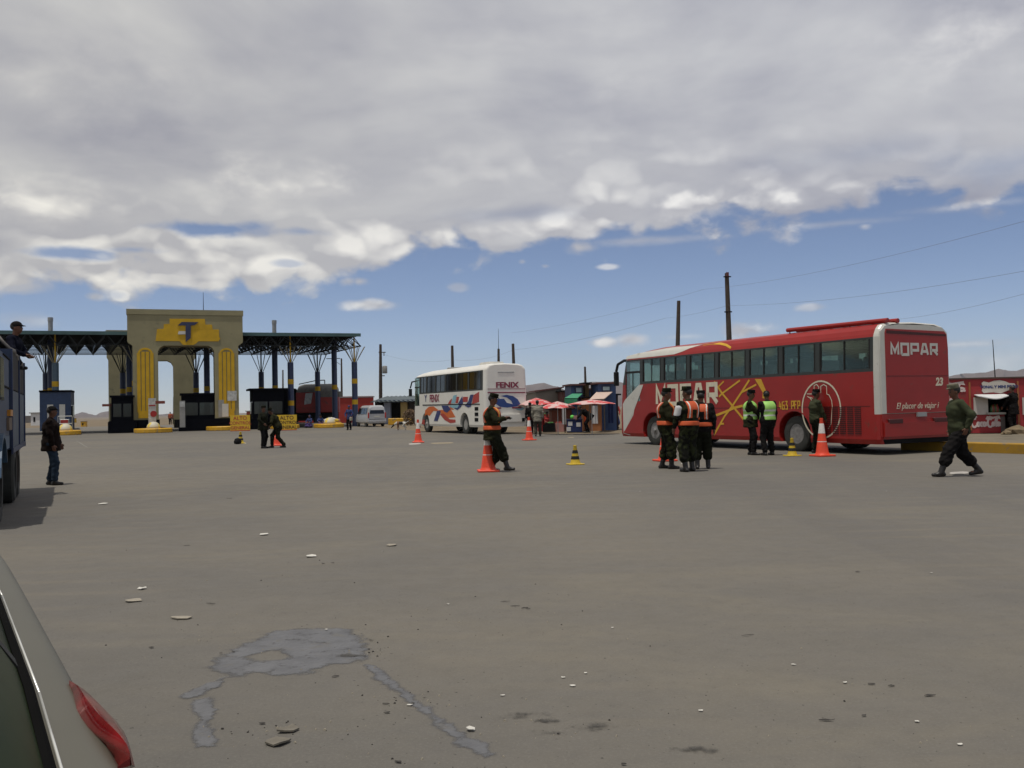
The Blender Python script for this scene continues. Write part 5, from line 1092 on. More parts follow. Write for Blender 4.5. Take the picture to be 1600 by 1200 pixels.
def sdf_mesh(name, prims, mats, parent, h=.016, k=.03, clip=None, matfn=None, fold=0.0):
    """prims: ('c', a, b, ra, rb) tapered capsule | ('e', centre, radii[, rotz]) ellipsoid"""
    lo_, hi_ = np.full(3, 9.), np.full(3, -9.)
    for p in prims:
        if p[0] == 'c':
            for q_, r in ((p[1], p[3]), (p[2], p[4])): lo_ = np.minimum(lo_, np.array(q_)-r); hi_ = np.maximum(hi_, np.array(q_)+r)
        else: r = max(p[2]) if len(p) > 3 else np.array(p[2]); lo_ = np.minimum(lo_, np.array(p[1])-r); hi_ = np.maximum(hi_, np.array(p[1])+r)
    lo_ -= 2.5*h; hi_ += 2.5*h
    ax = [np.arange(lo_[i], hi_[i]+h, h) for i in range(3)]; X, Y, Z = np.meshgrid(*ax, indexing='ij'); V = None
    for p in prims:
        if p[0] == 'c':
            a = np.array(p[1], float); b = np.array(p[2], float); ba = b-a; L2 = max(1e-9, ba@ba)
            t = np.clip(((X-a[0])*ba[0]+(Y-a[1])*ba[1]+(Z-a[2])*ba[2])/L2, 0, 1)
            d = np.sqrt((X-a[0]-t*ba[0])**2+(Y-a[1]-t*ba[1])**2+(Z-a[2]-t*ba[2])**2)-(p[3]+(p[4]-p[3])*t)
        else:
            c, r = p[1], p[2]; dx, dy, dz = X-c[0], Y-c[1], Z-c[2]
            if len(p) > 3: M3 = np.array(p[3]); dx, dy, dz = (dx*M3[0][i]+dy*M3[1][i]+dz*M3[2][i] for i in range(3))
            q_ = np.sqrt((dx/r[0])**2+(dy/r[1])**2+(dz/r[2])**2); d = (q_-1)*min(r)
        kk = p[4] if p[0] == 'e' and len(p) > 4 else k
        if V is None: V = d
        else: hh = np.clip(.5+.5*(V-d)/kk, 0, 1); V = V*(1-hh)+d*hh-kk*hh*(1-hh)
    if fold: V = V+fold*(np.sin(34*Z+9*X+5*np.sin(11*Y+7*Z))+.8*np.sin(27*X-31*Y+21*Z+4*np.sin(17*Z))+.6*np.sin(55*Z-20*Y))
    if clip:
        for (pt_, nrm) in clip:
            nrm = np.array(nrm, float); nrm /= np.linalg.norm(nrm); V = np.maximum(V, (X-pt_[0])*nrm[0]+(Y-pt_[1])*nrm[1]+(Z-pt_[2])*nrm[2])
    V[0], V[-1], V[:,0], V[:,-1], V[:,:,0], V[:,:,-1] = 1, 1, 1, 1, 1, 1
    pts_, fs_ = surface_net(V, lo_, h)
    me = bpy.data.meshes.new(name); me.from_pydata(pts_.tolist(), [], fs_.tolist())
    for m_ in (mats if isinstance(mats, list) else [mats]): me.materials.append(m_)
    if matfn: cen = pts_[fs_].mean(1); me.polygons.foreach_set('material_index', [int(matfn(c)) for c in cen])
    me.polygons.foreach_set('use_smooth', [True]*len(me.polygons)); me.update()
    o = bpy.data.objects.new(name, me); col.objects.link(o); o.parent = parent; return o
V3 = lambda *a: np.array(a, float)
def ik(a, b, l1, l2, pole):
    d = b-a; L = np.linalg.norm(d)
    if L > (l1+l2)*.995: b = a+d/L*(l1+l2)*.995; d = b-a; L = np.linalg.norm(d)
    x = (l1*l1-l2*l2+L*L)/(2*L); h = math.sqrt(max(0, l1*l1-x*x)); u = d/L; p = np.array(pole, float); p = p-u*(p@u); p /= max(1e-6, np.linalg.norm(p)); return a+u*x+p*h, b
def rotm(yaw, pitch, roll=0):
    m_ = Matrix.Rotation(yaw, 3, 'Z') @ Matrix.Rotation(pitch, 3, 'X') @ Matrix.Rotation(roll, 3, 'Y'); return np.array(m_)
M_OLIVE = mat('olive_uniform', (.020,.020,.009), .9, var=.2, scale=5, spec=.1); M_OLD = mat('dark_olive', (.010,.011,.006), .9, var=.25, scale=6, spec=.1)
M_CAMO = mat('camouflage', (.024,.028,.012), .9, c2=(.008,.008,.006), thr=.5, scale=9, spec=.1); M_GRNJ = mat('green_jacket', (.060,.062,.034), .9, var=.3, scale=7, spec=.1, c2=(.028,.034,.018))
M_BLKC = mat('black_cloth', (.009,.008,.008), .9, var=.3, spec=.1); M_BRNJ = mat('dark_brown_jacket', (.010,.006,.005), .9, var=.3, spec=.1); M_JEAN = mat('jeans', (.022,.035,.055), .9, var=.3, scale=7, spec=.1)
M_VORG = mat('orange_vest', (.50,.075,.015), .7, var=.15, scale=8); M_VYEL = mat('lime_vest', (.28,.54,.12), .7, var=.12, scale=8); M_VREF = mat('vest_reflective', (.55,.57,.52), .5); M_VYB = mat('vest_yellow_band', (.6,.55,.08), .6)
M_BOOT = mat('boot_leather', (.009,.007,.006), .45, var=.3); M_SHIRTG = mat('grey_jacket', (.20,.185,.15), .9, var=.12, scale=5, spec=.1); M_TRG = mat('grey_trousers', (.045,.04,.032), .9, var=.2, spec=.1)
M_EYE = mat('eye_dark', (.01,.008,.007), .3); M_LIP = mat('lip', (.10,.03,.02), .6); M_WCL = mat('white_cloth', (.55,.55,.55), .9, var=.08); M_BLUC = mat('blue_cloth', (.014,.026,.10), .9, var=.3, scale=5); M_REDC = mat('red_cloth', (.28,.02,.02), .9, var=.25, scale=5)
def person(px, py, face, label, height=1.70, top=M_OLIVE, legs=M_OLD, shoes=M_BOOT, feet=((-.11,.0),(.11,.04)), hands=((-.26,.05,.80),(.26,.05,.80)), epole=((-1,-.6,0),(1,-.6,0)), hip=(0,0,.965), lean=(0,.0), hyaw=0, hpitch=0,
           hat='cap', vest=None, stout=1.0, baggy=0.0, coat=0.0, group=None, pos=None, heels=(0,0), skirt=None, hatm=None, tyaw=0.0, extra=None, knee=((-.15,1,0),(.15,1,0)), z0=0.0, armband=None, detail=.016, sleeves=True):
    p_ = pos if pos is not None else G(px, py)
    root = thing('person', p_, 0, label, 'person', group); root.rotation_euler = (0, 0, face); S_ = height/1.74; root.scale = (S_, S_, S_)
    hp = V3(*hip); st_ = stout; rt = rotm(tyaw, 0)
    lx, ly = lean; up = V3(lx, ly, 1); up /= np.linalg.norm(up); side_ = rt[:, 0]; fw = np.cross(up, side_); fw /= np.linalg.norm(fw)
    W_ = lambda a, b, c: hp+side_*a+fw*b+up*c
    chest, neckb, sL, sR = W_(0,.01,.38), W_(0,.0,.55), W_(-.185*st_**.5,0,.49), W_(.185*st_**.5,0,.49)
    hdir = up*.75+V3(0,0,.25)+fw*.04; hdir /= np.linalg.norm(hdir); head = neckb+hdir*.165+fw*.02; RH = rt @ rotm(hyaw, hpitch)
    H_ = lambda a, b, c: head+RH @ V3(a, b, c)
    legsd = []
    for i, sg in enumerate((-1, 1)):
        hj = hp+side_*(.09*sg)+V3(0,0,-.03); an = V3(feet[i][0], feet[i][1], (feet[i][2] if len(feet[i]) > 2 else 0)+.09+heels[i]); kn, an = ik(hj, an, .43, .43, knee[i]); legsd.append((hj, kn, an))
    armd = []
    for i, sh in enumerate((sL, sR)):
        el_, wr = ik(sh, V3(*hands[i]), .285, .255, epole[i]); armd.append((sh, el_, wr))
    s2 = st_
    torso = [('c', W_(0,0,-.02), W_(0,0,.12), .125*s2, .115*s2), ('c', W_(-.05,0,.02), W_(.05,0,.02), .115*s2, .115*s2), ('c', W_(-.06,.0,.36), W_(.06,.0,.36), .12*s2, .12*s2), ('c', W_(0,0,.12), W_(0,0,.36), .118*s2, .125*s2), ('c', W_(-.13,0,.475), W_(.13,0,.475), .062, .062)]
    headp = [('c', neckb-up*.03, head-hdir*.05, .056, .052), ('e', H_(0,.0,.03), (.078,.098,.098), RH), ('e', H_(0,.022,-.03), (.062,.078,.095), RH, .02), ('e', H_(0,.098,-.012), (.014,.022,.028), RH, .012), ('e', H_(-.078,-.005,-.005), (.010,.02,.032), RH, .008), ('e', H_(.078,-.005,-.005), (.010,.02,.032), RH, .008), ('e', H_(0,.088,-.062), (.024,.012,.010), RH, .01)]
    body = list(torso)+headp
    for hj, kn, an in legsd: body += [('c', hj, kn, .082, .052), ('c', kn, an, .052, .036), ('c', an-V3(0,.03,.05), an+V3(0,.13,-.06), .035, .03)]
    for sh, el_, wr in armd: body += [('c', sh, el_, .048, .038), ('c', el_, wr, .038, .026)]
    # hands: palm + five bent fingers + thumb
    for i, (sh, el_, wr) in enumerate(armd):
        d = wr-el_; d /= np.linalg.norm(d); ac = side_*(1 if i else -1)*-1; ac = fw if abs(d@fw) < .7 else side_*(-1 if i else 1); ac = ac-d*(ac@d); ac /= np.linalg.norm(ac); nm = np.cross(d, ac)
        nm = nm if nm@(-side_*(1 if i else -1)) > 0 else -nm
        body += [('c', wr, wr+d*.05, .026, .030), ('c', wr+d*.035-ac*.018, wr+d*.085-ac*.024, .018, .016), ('c', wr+d*.035+ac*.018, wr+d*.085+ac*.024, .018, .016)]
        for f_, (o_, ln) in enumerate(((-.030,.065),(-.010,.075),(.010,.08),(.030,.072))):
            b_ = wr+d*.088+ac*o_; m1 = b_+d*ln*.5+nm*.008; body += [('c', b_, m1, .0105, .0095), ('c', m1, m1+d*ln*.32+nm*ln*.38, .0095, .0085)]
        tb_ = wr+d*.03+ac*.034; tm = tb_+d*.03+ac*.026+nm*.012; body += [('c', tb_, tm, .013, .011), ('c', tm, tm+d*.030+nm*.008, .011, .009)]
    inv_ = np.linalg.inv(RH)
    def mf(c):
        q_ = inv_ @ (c-head)
        if q_[1] > .055 and abs(q_[2]-.012) < .011 and .018 < abs(q_[0]) < .045: return 1
        if q_[1] > .055 and abs(q_[2]-.036) < .006 and .014 < abs(q_[0]) < .050: return 1
        if q_[1] > .06 and abs(q_[2]+.062) < .009 and abs(q_[0]) < .026: return 2
        return 0
    sdf_mesh('body', body, [M_SKIN, M_EYE, M_LIP], root, h=.0125, k=.012, matfn=mf)
    # clothes
    g_ = .022+baggy*.3; tp = [('c', p[1], p[2], p[3]+g_, p[4]+g_) for p in torso[:4]]+[('c', torso[4][1], torso[4][2], .078, .078), ('c', neckb-up*.06, neckb-up*.0, .075, .062)]
    if coat: tp += [('c', W_(0,0,0), W_(0,0,-.12-coat*.2), .14*s2+.02, .155*s2+.02), ('c', W_(-.06,0,-.02), W_(-.07,0,-.14-coat*.2), .12, .13), ('c', W_(.06,0,-.02), W_(.07,0,-.14-coat*.2), .12, .13)]
    for sh, el_, wr in armd:
        e2 = wr+(el_-wr)*.08; tp += [('c', sh, el_, .072+baggy*.2, .058+baggy*.3), ('c', el_, e2, .058+baggy*.3, .046)]
    cl_ = [(W_(0,0,-.10-.28*coat), -up)] if not coat else [(W_(0,0,-.16-.2*coat), -up)]
    cl_.append((neckb+up*.045, up))
    sdf_mesh('jacket', tp, top, root, h=detail, k=.04, clip=cl_, fold=.0045)
    if skirt is None:
        lg = [('c', W_(0,0,-.04), W_(0,0,.06), .132*s2+.008, .122*s2+.008), ('c', W_(-.06,0,0), W_(.06,0,0), .125*s2, .125*s2)]
        for hj, kn, an in legsd:
            if baggy: lg += [('c', hj, kn, .112+baggy*.5, .092+baggy*.6), ('c', kn, kn+(an-kn)*.50, .090+baggy*.6, .085+baggy*.8)]
            else: lg += [('c', hj, kn, .115, .090), ('c', kn, an+V3(0,0,.05), .088, .074)]
        mnz = min(a_[2][2] for a_ in legsd); sdf_mesh('trousers', lg, legs, root, h=detail, k=.035, fold=.005)
        if baggy:
            pass
    else:
        lg = skirt(hp); sdf_mesh('skirt', lg, legs, root, h=detail+.004, k=.05, fold=.006)
    for i, (hj, kn, an) in enumerate(legsd):
        d2 = (an-kn)/np.linalg.norm(an-kn); fd = V3(feet[i][2+1] if len(feet[i]) > 3 else (.02 if i else -.02), 1, 0); fd /= np.linalg.norm(fd); pit = heels[i]
        toe = an+fd*.15+V3(0,0,-.055-pit*.8); heel = an-fd*.045+V3(0,0,-.05); pr2 = [('c', heel, toe, .043, .036), ('c', an+V3(0,0,-.02), an+fd*.05+V3(0,0,-.045), .052, .046), ('c', an-d2*(.24 if baggy else .13), an, .064 if baggy else .058, .054)]
        fl_z = (feet[i][2] if len(feet[i]) > 2 else 0)
        sdf_mesh('boot' if shoes is M_BOOT else 'shoe', pr2, shoes, root, h=.015, k=.02, clip=[((0,0,fl_z+.0), (0,0,-1))] if pit == 0 else None)
    # hair / hat
    hr = [('e', H_(0,-.018,.038), (.086,.098,.092), RH)]
    sdf_mesh('hair', hr, M_HAIR, root, h=.0125, k=.01, clip=[(H_(0,.052,.03), RH @ V3(0,1,-.35)), (H_(0,0,-.035), RH @ V3(0,0,-1))])
    hm = hatm or M_OLD
    if hat == 'cap':
        sdf_mesh('cap', [('c', H_(0,.0,.085), H_(0,.012,.125), .098, .104), ('c', H_(-.05,.09,.072), H_(.05,.09,.072), .022, .022), ('c', H_(-.03,.125,.064), H_(.03,.125,.064), .018, .018)], hm, root, h=.0125, k=.012, clip=[(H_(0,0,.062), RH @ V3(0,0,-1)), (H_(0,0,.158), RH @ V3(0,0,1))])
    elif hat == 'beanie': sdf_mesh('hat', [('e', H_(0,-.005,.055), (.092,.108,.092), RH)], hm, root, h=.0125, clip=[(H_(0,0,.035), RH @ V3(0,0,-1))])
    elif hat == 'ball': sdf_mesh('cap', [('e', H_(0,-.002,.05), (.090,.106,.088), RH), ('c', H_(-.04,.11,.045), H_(.04,.11,.045), .016, .016), ('c', H_(-.02,.15,.038), H_(.02,.15,.038), .013, .013)], hm, root, h=.0125, k=.012, clip=[(H_(0,0,.030), RH @ V3(0,0,-1))])
    elif hat == 'bowler': sdf_mesh('hat', [('e', H_(0,0,.10), (.095,.11,.10), RH), ('e', H_(0,0,.065), (.15,.165,.014), RH, .01)], hm, root, h=.0125, k=.01)
    elif hat == 'shawl': sdf_mesh('headscarf', [('e', H_(0,-.012,.02), (.098,.112,.125), RH), ('c', H_(0,-.03,-.06), neckb-fw*.03, .09, .12)], hm, root, h=.015, clip=[(H_(0,.055,0), RH @ V3(0,1,0))])
    if vest:
        vp = [('c', p[1], p[2], p[3]+g_+.016, p[4]+g_+.016) for p in torso[:4]]+[('c', W_(-.11,0,.47), W_(.11,0,.47), .096, .096)]
        cv = [(W_(0,0,.03), -up), (W_(.178,0,0), side_), (W_(-.178,0,0), -side_), (neckb+up*.0, up)]
        mats_ = [M_VORG, M_VREF, M_VYB, top] if vest == 'orange' else [M_VYEL, M_VREF, M_VYB]
        def vm(c):
            r_ = c-hp; u_, s_, f_ = r_@up, r_@side_, r_@fw
            if vest == 'orange':
                if abs(s_) < .055 and .12 < u_ < .37: return 3
                if .10 < abs(s_) < .125 and u_ > .14: return 2 if f_ > 0 else 1
                return 0
            if .13 < u_ < .175 or .27 < u_ < .315: return 1
            return 0
        if vest == 'orange':   # harness style: two shoulder straps and a waist belt
            sdf_mesh('vest_straps', vp, mats_, root, h=.013, k=.04, clip=[(W_(0,0,.19), -up), (W_(.145,0,0), side_), (W_(-.145,0,0), -side_), (neckb+up*.0, up)], matfn=vm)
            sdf_mesh('vest_belt', vp, mats_, root, h=.013, k=.04, clip=[(W_(0,0,.03), -up), (W_(0,0,.125), up)])
        else: sdf_mesh('vest', vp, mats_, root, h=.013, k=.04, clip=cv, matfn=vm)
    if armband is not None:
        sh, el_, wr = armd[armband]; a_ = sh+(el_-sh)*.32; b_ = sh+(el_-sh)*.85; sdf_mesh('armband', [('c', a_, b_, .084+baggy*.2, .074+baggy*.2)], M_WCL, root, h=.015)
    if extra: extra(root, dict(W=W_, H=H_, hands=[a_[2] for a_ in armd], legs=legsd, up=up, fw=fw, side=side_))
    return root
FR_, FL_, FA_, FT_ = -math.pi/2, math.pi/2, 0.0, math.pi        # facing right / left / away / towards the camera
def belt(root, k):
    W_ = k['W']; mb = MB(); n = 16
    for i in range(n):
        a0, a1 = 2*math.pi*i/n, 2*math.pi*(i+1)/n; mb.tube(W_(.155*math.cos(a0), .145*math.sin(a0), .0), W_(.155*math.cos(a1), .145*math.sin(a1), .0), .022, n=6)
    mb.build('belt', M_BOOT, root)
    mb = MB(); c = W_(.17,.0,-.06); mb.box(tuple(c), (.05,.08,.16)); mb.build('holster', M_BOOT, root, bevel=.01)
def notebook(root, k):
    h0 = (k['hands'][0]+k['hands'][1])/2+k['fw']*.09; mb = MB(); mb.box(tuple(h0), (.15,.12,.02)); mb.build('notebook', M_OLD, root)
def both(*fs): return lambda r, k: [f(r, k) for f in fs]
def stick(root, k):
    h0 = k['hands'][1]; mb = MB(); mb.tube(h0+V3(0,-.12,.12), h0+V3(0,.22,-.28), .014); mb.build('baton', M_BOOT, root)
SK = lambda hp: [('c', hp+V3(0,0,.02), V3(hp[0],hp[1],hp[2]-.55), .14, .28)]
# 1 man at the left
person(80, 758, FR_+.25, 'man in dark jacket and blue jeans with black cap standing alone beside the blue lorry', 1.66, M_BRNJ, M_JEAN, M_BOOT, feet=((-.10,-.05),(.10,.10)), hands=((-.20,.16,.93),(.22,.10,.86)), hat='ball', hatm=M_BLKC, stout=1.25, coat=.12, hyaw=.2)
# 2-3 two officers
person(411.5, 700.5, FR_-.3, 'officer in dark uniform seen from behind, left of the pair near the toll gateway', 1.68, M_OLD, M_BLKC, feet=((-.12,0),(.12,.04)), hands=((-.36,.02,.98),(.30,.22,1.06)), stout=1.35, coat=.15, extra=belt, hyaw=-.2)
person(433, 699.5, FL_+.15, 'officer leaning forward with one leg raised, right of the pair near the toll gateway', 1.70, M_OLIVE, M_OLD, feet=((-.10,-.30),(.12,.22)), hands=((-.18,.34,.98),(.18,.30,.92)), lean=(0,.42), hip=(0,-.04,.90), stout=1.3, knee=((0,1,.3),(0,1,.1)), hpitch=-.2)
# 4 soldier with notebook
person(769, 737.5, FR_-.12, 'soldier in orange harness vest holding a notebook in front of the white coach', 1.76, M_OLIVE, M_OLD, feet=((-.13,-.02),(.10,.38)), hands=((-.07,.34,1.22),(.12,.33,1.24)), epole=((-1,-.3,-1),(1,-.3,-1)), hip=(0,.02,.94), lean=(0,.0), vest='orange', baggy=.03, stout=1.25, coat=.25, hatm=M_OLD, hpitch=-.25, extra=both(belt, notebook))
# 5-7 the group by the red coach
person(1042, 732.5, FR_-.1, 'camouflaged soldier in orange harness vest, leftmost of the three by the red coach', 1.77, M_OLIVE, M_CAMO, feet=((-.12,-.10),(.10,.10)), hands=((-.10,.26,1.10),(.16,.24,1.02)), epole=((-1,-1,0),(1,-1,-.3)), vest='orange', baggy=.035, stout=1.23, hyaw=-.1, hatm=M_OLD, extra=belt)
person(1078, 737, FA_+.5, 'camouflaged soldier with white armband, middle of the three by the red coach', 1.78, M_CAMO, M_CAMO, feet=((-.13,-.02),(.11,.05)), hands=((-.28,.16,.90),(.24,.22,.98)), vest='orange', baggy=.035, stout=1.30, hyaw=.45, hatm=M_CAMO, armband=0, extra=both(belt, stick))
person(1098, 733, FA_-.15, 'stocky soldier in dark uniform seen from behind, right of the three by the red coach', 1.70, M_BLKC, M_OLD, feet=((-.12,0),(.13,.06)), hands=((-.26,.12,.90),(.30,.02,.80)), vest='orange', baggy=.03, stout=1.36, hatm=M_BLKC, extra=belt)
# 8-10 traffic police
person(1174, 711, FR_-.35, 'officer in lime safety vest with arms folded facing another officer beside the red coach', 1.76, M_OLIVE, M_BLKC, feet=((-.11,-.03),(.12,.08)), hands=((.04,.26,1.14),(-.02,.30,1.08)), epole=((-1,-.2,-.6),(1,-.2,-.6)), vest='lime', stout=1.23, hatm=M_BLKC, hpitch=-.1, coat=.15)
person(1201, 711.5, FA_+.35, 'officer seen from behind in lime safety vest with silver bands beside the red coach', 1.74, M_BLKC, M_BLKC, feet=((-.12,0),(.13,.02)), hands=((-.05,.34,1.05),(.30,.08,.84)), vest='lime', stout=1.36, hyaw=-.6, hat='ball', hatm=M_BLKC)
person(1276, 708, FR_+.1, 'officer in dark green standing behind the tall orange cone by the red coach', 1.74, M_GRNJ, M_OLD, feet=((-.11,-.02),(.11,.05)), hands=((-.12,.22,.98),(.14,.24,.95)), stout=1.20, hatm=M_BLKC, extra=belt)
# 11 walking officer at the right
person(1501, 744, FL_-.05, 'officer in green camouflage jacket and cap striding left at the right edge', 1.76, M_GRNJ, M_BLKC, feet=((-.10,.40),(.10,-.38)), hands=((-.30,-.02,.92),(.26,.05,.88)), epole=((-1,-1,0),(1,-1,0)), hip=(0,0,.885), heels=(0,.03), baggy=.035, stout=1.23, knee=((0,1,0),(0,1,0)), lean=(0,.06), hatm=mat('khaki_cap', (.12,.11,.07), .8), hpitch=-.12, extra=belt)
# 12 man in grey jacket and companion
person(840.5, 682, FA_-.12, 'man in pale grey jacket walking away beside the white coach', 1.76, M_SHIRTG, M_TRG, feet=((-.10,-.10),(.10,.14)), hands=((-.26,.06,.82),(.27,.02,.82)), hat=None, stout=1.20, coat=.3, heels=(.03,0))
person(829, 679, FA_+.2, 'person in dark clothes half hidden by the man in the grey jacket', 1.66, M_BLKC, M_BLKC, hat='beanie', hatm=M_BLKC)
# 13 stooping buyer and table, vendors
person(917, 676, FL_, 'person in black stooping over the blue market table', 1.74, M_BLKC, M_BLKC, feet=((-.10,.02),(.10,-.10)), hands=((-.18,.52,.80),(.18,.50,.82)), hip=(0,-.16,.91), lean=(0,1.15), hat=None, hpitch=-.3, stout=1.20, coat=.2)
person(888, 664, FT_, 'vendor in dark blue standing under the red umbrella behind the blue table', 1.6, M_BLUC, M_BLKC, hat='bowler', hatm=M_BLKC, hands=((-.2,.25,1.0),(.2,.25,1.0)), skirt=SK)
person(868, 664, FR_, 'vendor in brown standing between the two red umbrellas', 1.6, mat('brown_cloth', (.08,.045,.02), .9), M_BLKC, hat=None, hands=((-.15,.3,1.0),(.15,.3,1.0)), skirt=SK)
person(963, 669, FT_+.4, 'woman in red jacket standing near the front of the red coach', 1.62, M_REDC, M_BLUC, hat=None, hands=((-.15,.25,1.0),(.15,.25,1.0)), skirt=SK)
# 14 person in dark blue by the van, two seated sellers, people beyond
def bag(r, k):
    h0 = k['hands'][0]; mb = MB(); mb.box((h0[0], h0[1], h0[2]-.18), (.16,.24,.26)); mb.build('bag', mat('pale_bag', (.3,.27,.2), .8), r, bevel=.03)
person(546, 672, FT_-.35, 'person in blue hood and black trousers carrying a pale bag beside the silver van', 1.80, M_BLUC, M_BLKC, hat='beanie', hatm=M_BLUC, hands=((-.24,.16,1.0),(.2,.2,1.0)), extra=bag, coat=.1)
for px, py, fc, lb, hm_ in ((484, 668.5, FT_-.3, 'seated market woman in blue shawl and skirt, left of the two by the toll island', M_BLUC), (501, 668, FT_+.3, 'seated market woman in blue with teal bundle, right of the two by the toll island', M_BLKC)):
    person(px, py, fc, lb, 1.75, M_BLUC, mat('purple_skirt', (.05,.03,.13), .9, var=.3), feet=((-.14,.42),(.14,.44)), hands=((-.10,.34,.50),(.12,.34,.50)), hip=(0,0,.30), hat='shawl' if hm_ is M_BLUC else 'bowler', hatm=hm_, knee=((-.3,1,1),(.3,1,1)),
           skirt=lambda hp: [('e', hp+V3(0,.10,-.12), (.36,.44,.20)), ('c', hp+V3(-.12,.1,0), hp+V3(-.14,.38,.06), .13, .10), ('c', hp+V3(.12,.1,0), hp+V3(.14,.38,.06), .13, .10)])
person(266, 663.5, FA_+.2, 'far man in orange shirt walking through the gateway, left of the pair', 1.74, mat('orange_shirt', (.28,.06,.02), .9), M_BLKC, hat=None, group='pair of walkers beyond the gateway')
person(271.5, 663, FA_-.2, 'far man in dark red shirt walking through the gateway, right of the pair', 1.74, mat('maroon_shirt', (.12,.03,.02), .9), M_BLKC, hat='ball', hatm=M_BLKC, group='pair of walkers beyond the gateway')
person(656, 668, FL_, 'person in white top standing by the front of the white coach', 1.62, M_WCL, M_REDC, hat=None, hands=((-.2,.3,1.05),(.2,.25,1.0)), feet=((-.1,0),(.1,.1)))
# on the lorry
ps = sd_(30, 548); pr3 = tS.O+te*(ps[0])+tl*.14+Vector((0,0,2.44))
person(0, 0, FR_+.15, 'young man with dark cap sitting on top of the blue lorry', 1.7, mat('navy_jacket', (.006,.007,.014), .9, spec=.05), M_BLKC, hat='ball', hatm=M_BLKC, pos=pr3, hip=(0,0,.06), feet=((-.12,.08,-.04),(.12,.09,-.04)), hands=((-.12,.30,.22),(.14,.30,.24)), lean=(0,.12), knee=((0,1,1),(0,1,1)))
# dog
dp = G(626, 672); dg = thing('dog', dp, math.pi+.15, 'black, white and tan dog sniffing the road left of the white coach', 'dog')
dl = [('c',(-.30,0,.50),(.22,0,.50),.105,.13),('c',(.20,0,.47),(.02,0,.44),.13,.10),('c',(.24,0,.55),(.48,0,.38),.08,.06),('c',(.50,0,.36),(.66,0,.20),.07,.035),('c',(-.38,0,.52),(-.62,0,.66),.028,.014),('c',(.46,.05,.42),(.45,.09,.34),.02,.012),('c',(.46,-.05,.42),(.45,-.09,.34),.02,.012)]
for sg in (1,-1): dl += [('c',(.20,sg*.08,.42),(.17+.05*sg,sg*.08,.20),.05,.03),('c',(.17+.05*sg,sg*.08,.20),(.19+.06*sg,sg*.08,.03),.028,.024),('c',(.19+.06*sg,sg*.08,.025),(.24+.06*sg,sg*.08,.02),.024,.02),
                          ('c',(-.28,sg*.08,.46),(-.22+.05*sg,sg*.08,.30),.075,.045),('c',(-.22+.05*sg,sg*.08,.30),(-.36+.05*sg,sg*.08,.20),.04,.026),('c',(-.36+.05*sg,sg*.08,.20),(-.32+.05*sg,sg*.08,.03),.024,.022),('c',(-.32+.05*sg,sg*.08,.025),(-.27+.05*sg,sg*.08,.02),.024,.02)]
sdf_mesh('body', dl, [mat('dog_black', (.012,.01,.009), .8), mat('dog_white', (.45,.43,.38), .8), mat('dog_tan', (.16,.07,.03), .8)], dg, h=.013, k=.03, matfn=lambda c: 0 if (c[0] > .45 or (-.15 < c[0] < .12 and c[2] > .42)) else (2 if .12 <= c[0] < .26 else 1))
# ================================================================== RIGHT PAVEMENT AND DRINKS KIOSK
K0, K1 = G(1408, 703), G(1600, 709.5); kd = (K1-K0).normalized(); K2 = K0+kd*14; kr = Vector((-kd.y, kd.x, 0))
if kr.x < 0: kr = -kr
KH = .27
A_, B_, C_, D_ = K0, K2, K2+kr*16, K0+kr*10+Vector((3,7,0))
E_ = K0+Vector((4.6, 5.6, 0))
mb = MB(); pl_ = [(p.x, p.y) for p in (A_, B_, C_, D_, E_)]
mb.prism([( x, y) for x, y in pl_], lambda a, b, t: (a, b, t), -.02, KH-.02); o = mb.build('pavement', mat('pavement_dust', (.165,.145,.11), .95, var=.15, scale=.8, bump=.4, spec=.1, wear=((.12,.105,.08), 1.4, .55))); tag(o, kind='structure')
mb = MB(); w_k = kr*.34; 
def strip(mb, a, b, w, z0, z1):
    mb.add([(a.x,a.y,z0),(b.x,b.y,z0),(b.x+w.x,b.y+w.y,z0),(a.x+w.x,a.y+w.y,z0),(a.x,a.y,z1),(b.x,b.y,z1),(b.x+w.x,b.y+w.y,z1),(a.x+w.x,a.y+w.y,z1)], [(3,2,1,0),(4,5,6,7),(0,1,5,4),(1,2,6,5),(2,3,7,6),(3,0,4,7)])
k = K0-kr*.012-kd*.02; strip(mb, k, K2, w_k, -.02, KH)
tag(mb.build('kerb', mat('kerb_yellow', (.33,.185,.012), .75, var=.15, scale=2, wear=((.18,.14,.09), 2.2, .57)), bevel=.025), 'worn yellow painted kerb along the raised pavement at the right', 'kerb')
# kiosk
ka = G(1478, 677.5, KH); ku = Vector((1, -.17, 0)).normalized(); KF = Face(ka, ku); M_KR = mat('kiosk_red', (.30,.018,.022), .6, var=.12, scale=1.4, wear=((.18,.03,.025), 2.0, .56))
def kz(x, y): return KF(1470+x/7.5, 560+y/7.5)
ks_ = thing('drinks_kiosk', Vector((ka.x, ka.y, KH)), KF.rz, 'long red drinks kiosk wall with white script lettering and a serving window', 'kiosk')
zk = lambda x, y: (kz(x,y)[0], kz(x,y)[1]-KH)
KHh = zk(500, 240)[1]; xo0, xo1 = zk(545,600)[0], zk(885,600)[0]; zs0 = zk(600,650)[1]; ztw = zk(700,450)[1]; xd = zk(745,600)[0]; xE = zk(1500,600)[0]
mb = MB(); mb.b2(-1.2, xo0, 0, .14, 0, KHh); mb.b2(xo0, xo1, 0, .14, ztw, KHh); mb.b2(xo1, xE, 0, .14, 0, KHh); mb.b2(xo0, xd, 0, .14, 0, zs0); mb.b2(-1.2, xE, 2.6, 2.74, 0, KHh); mb.b2(-1.2, -1.06, .14, 2.6, 0, KHh); mb.b2(xE-.14, xE, .14, 2.6, 0, KHh); mb.build('wall', M_KR, ks_)
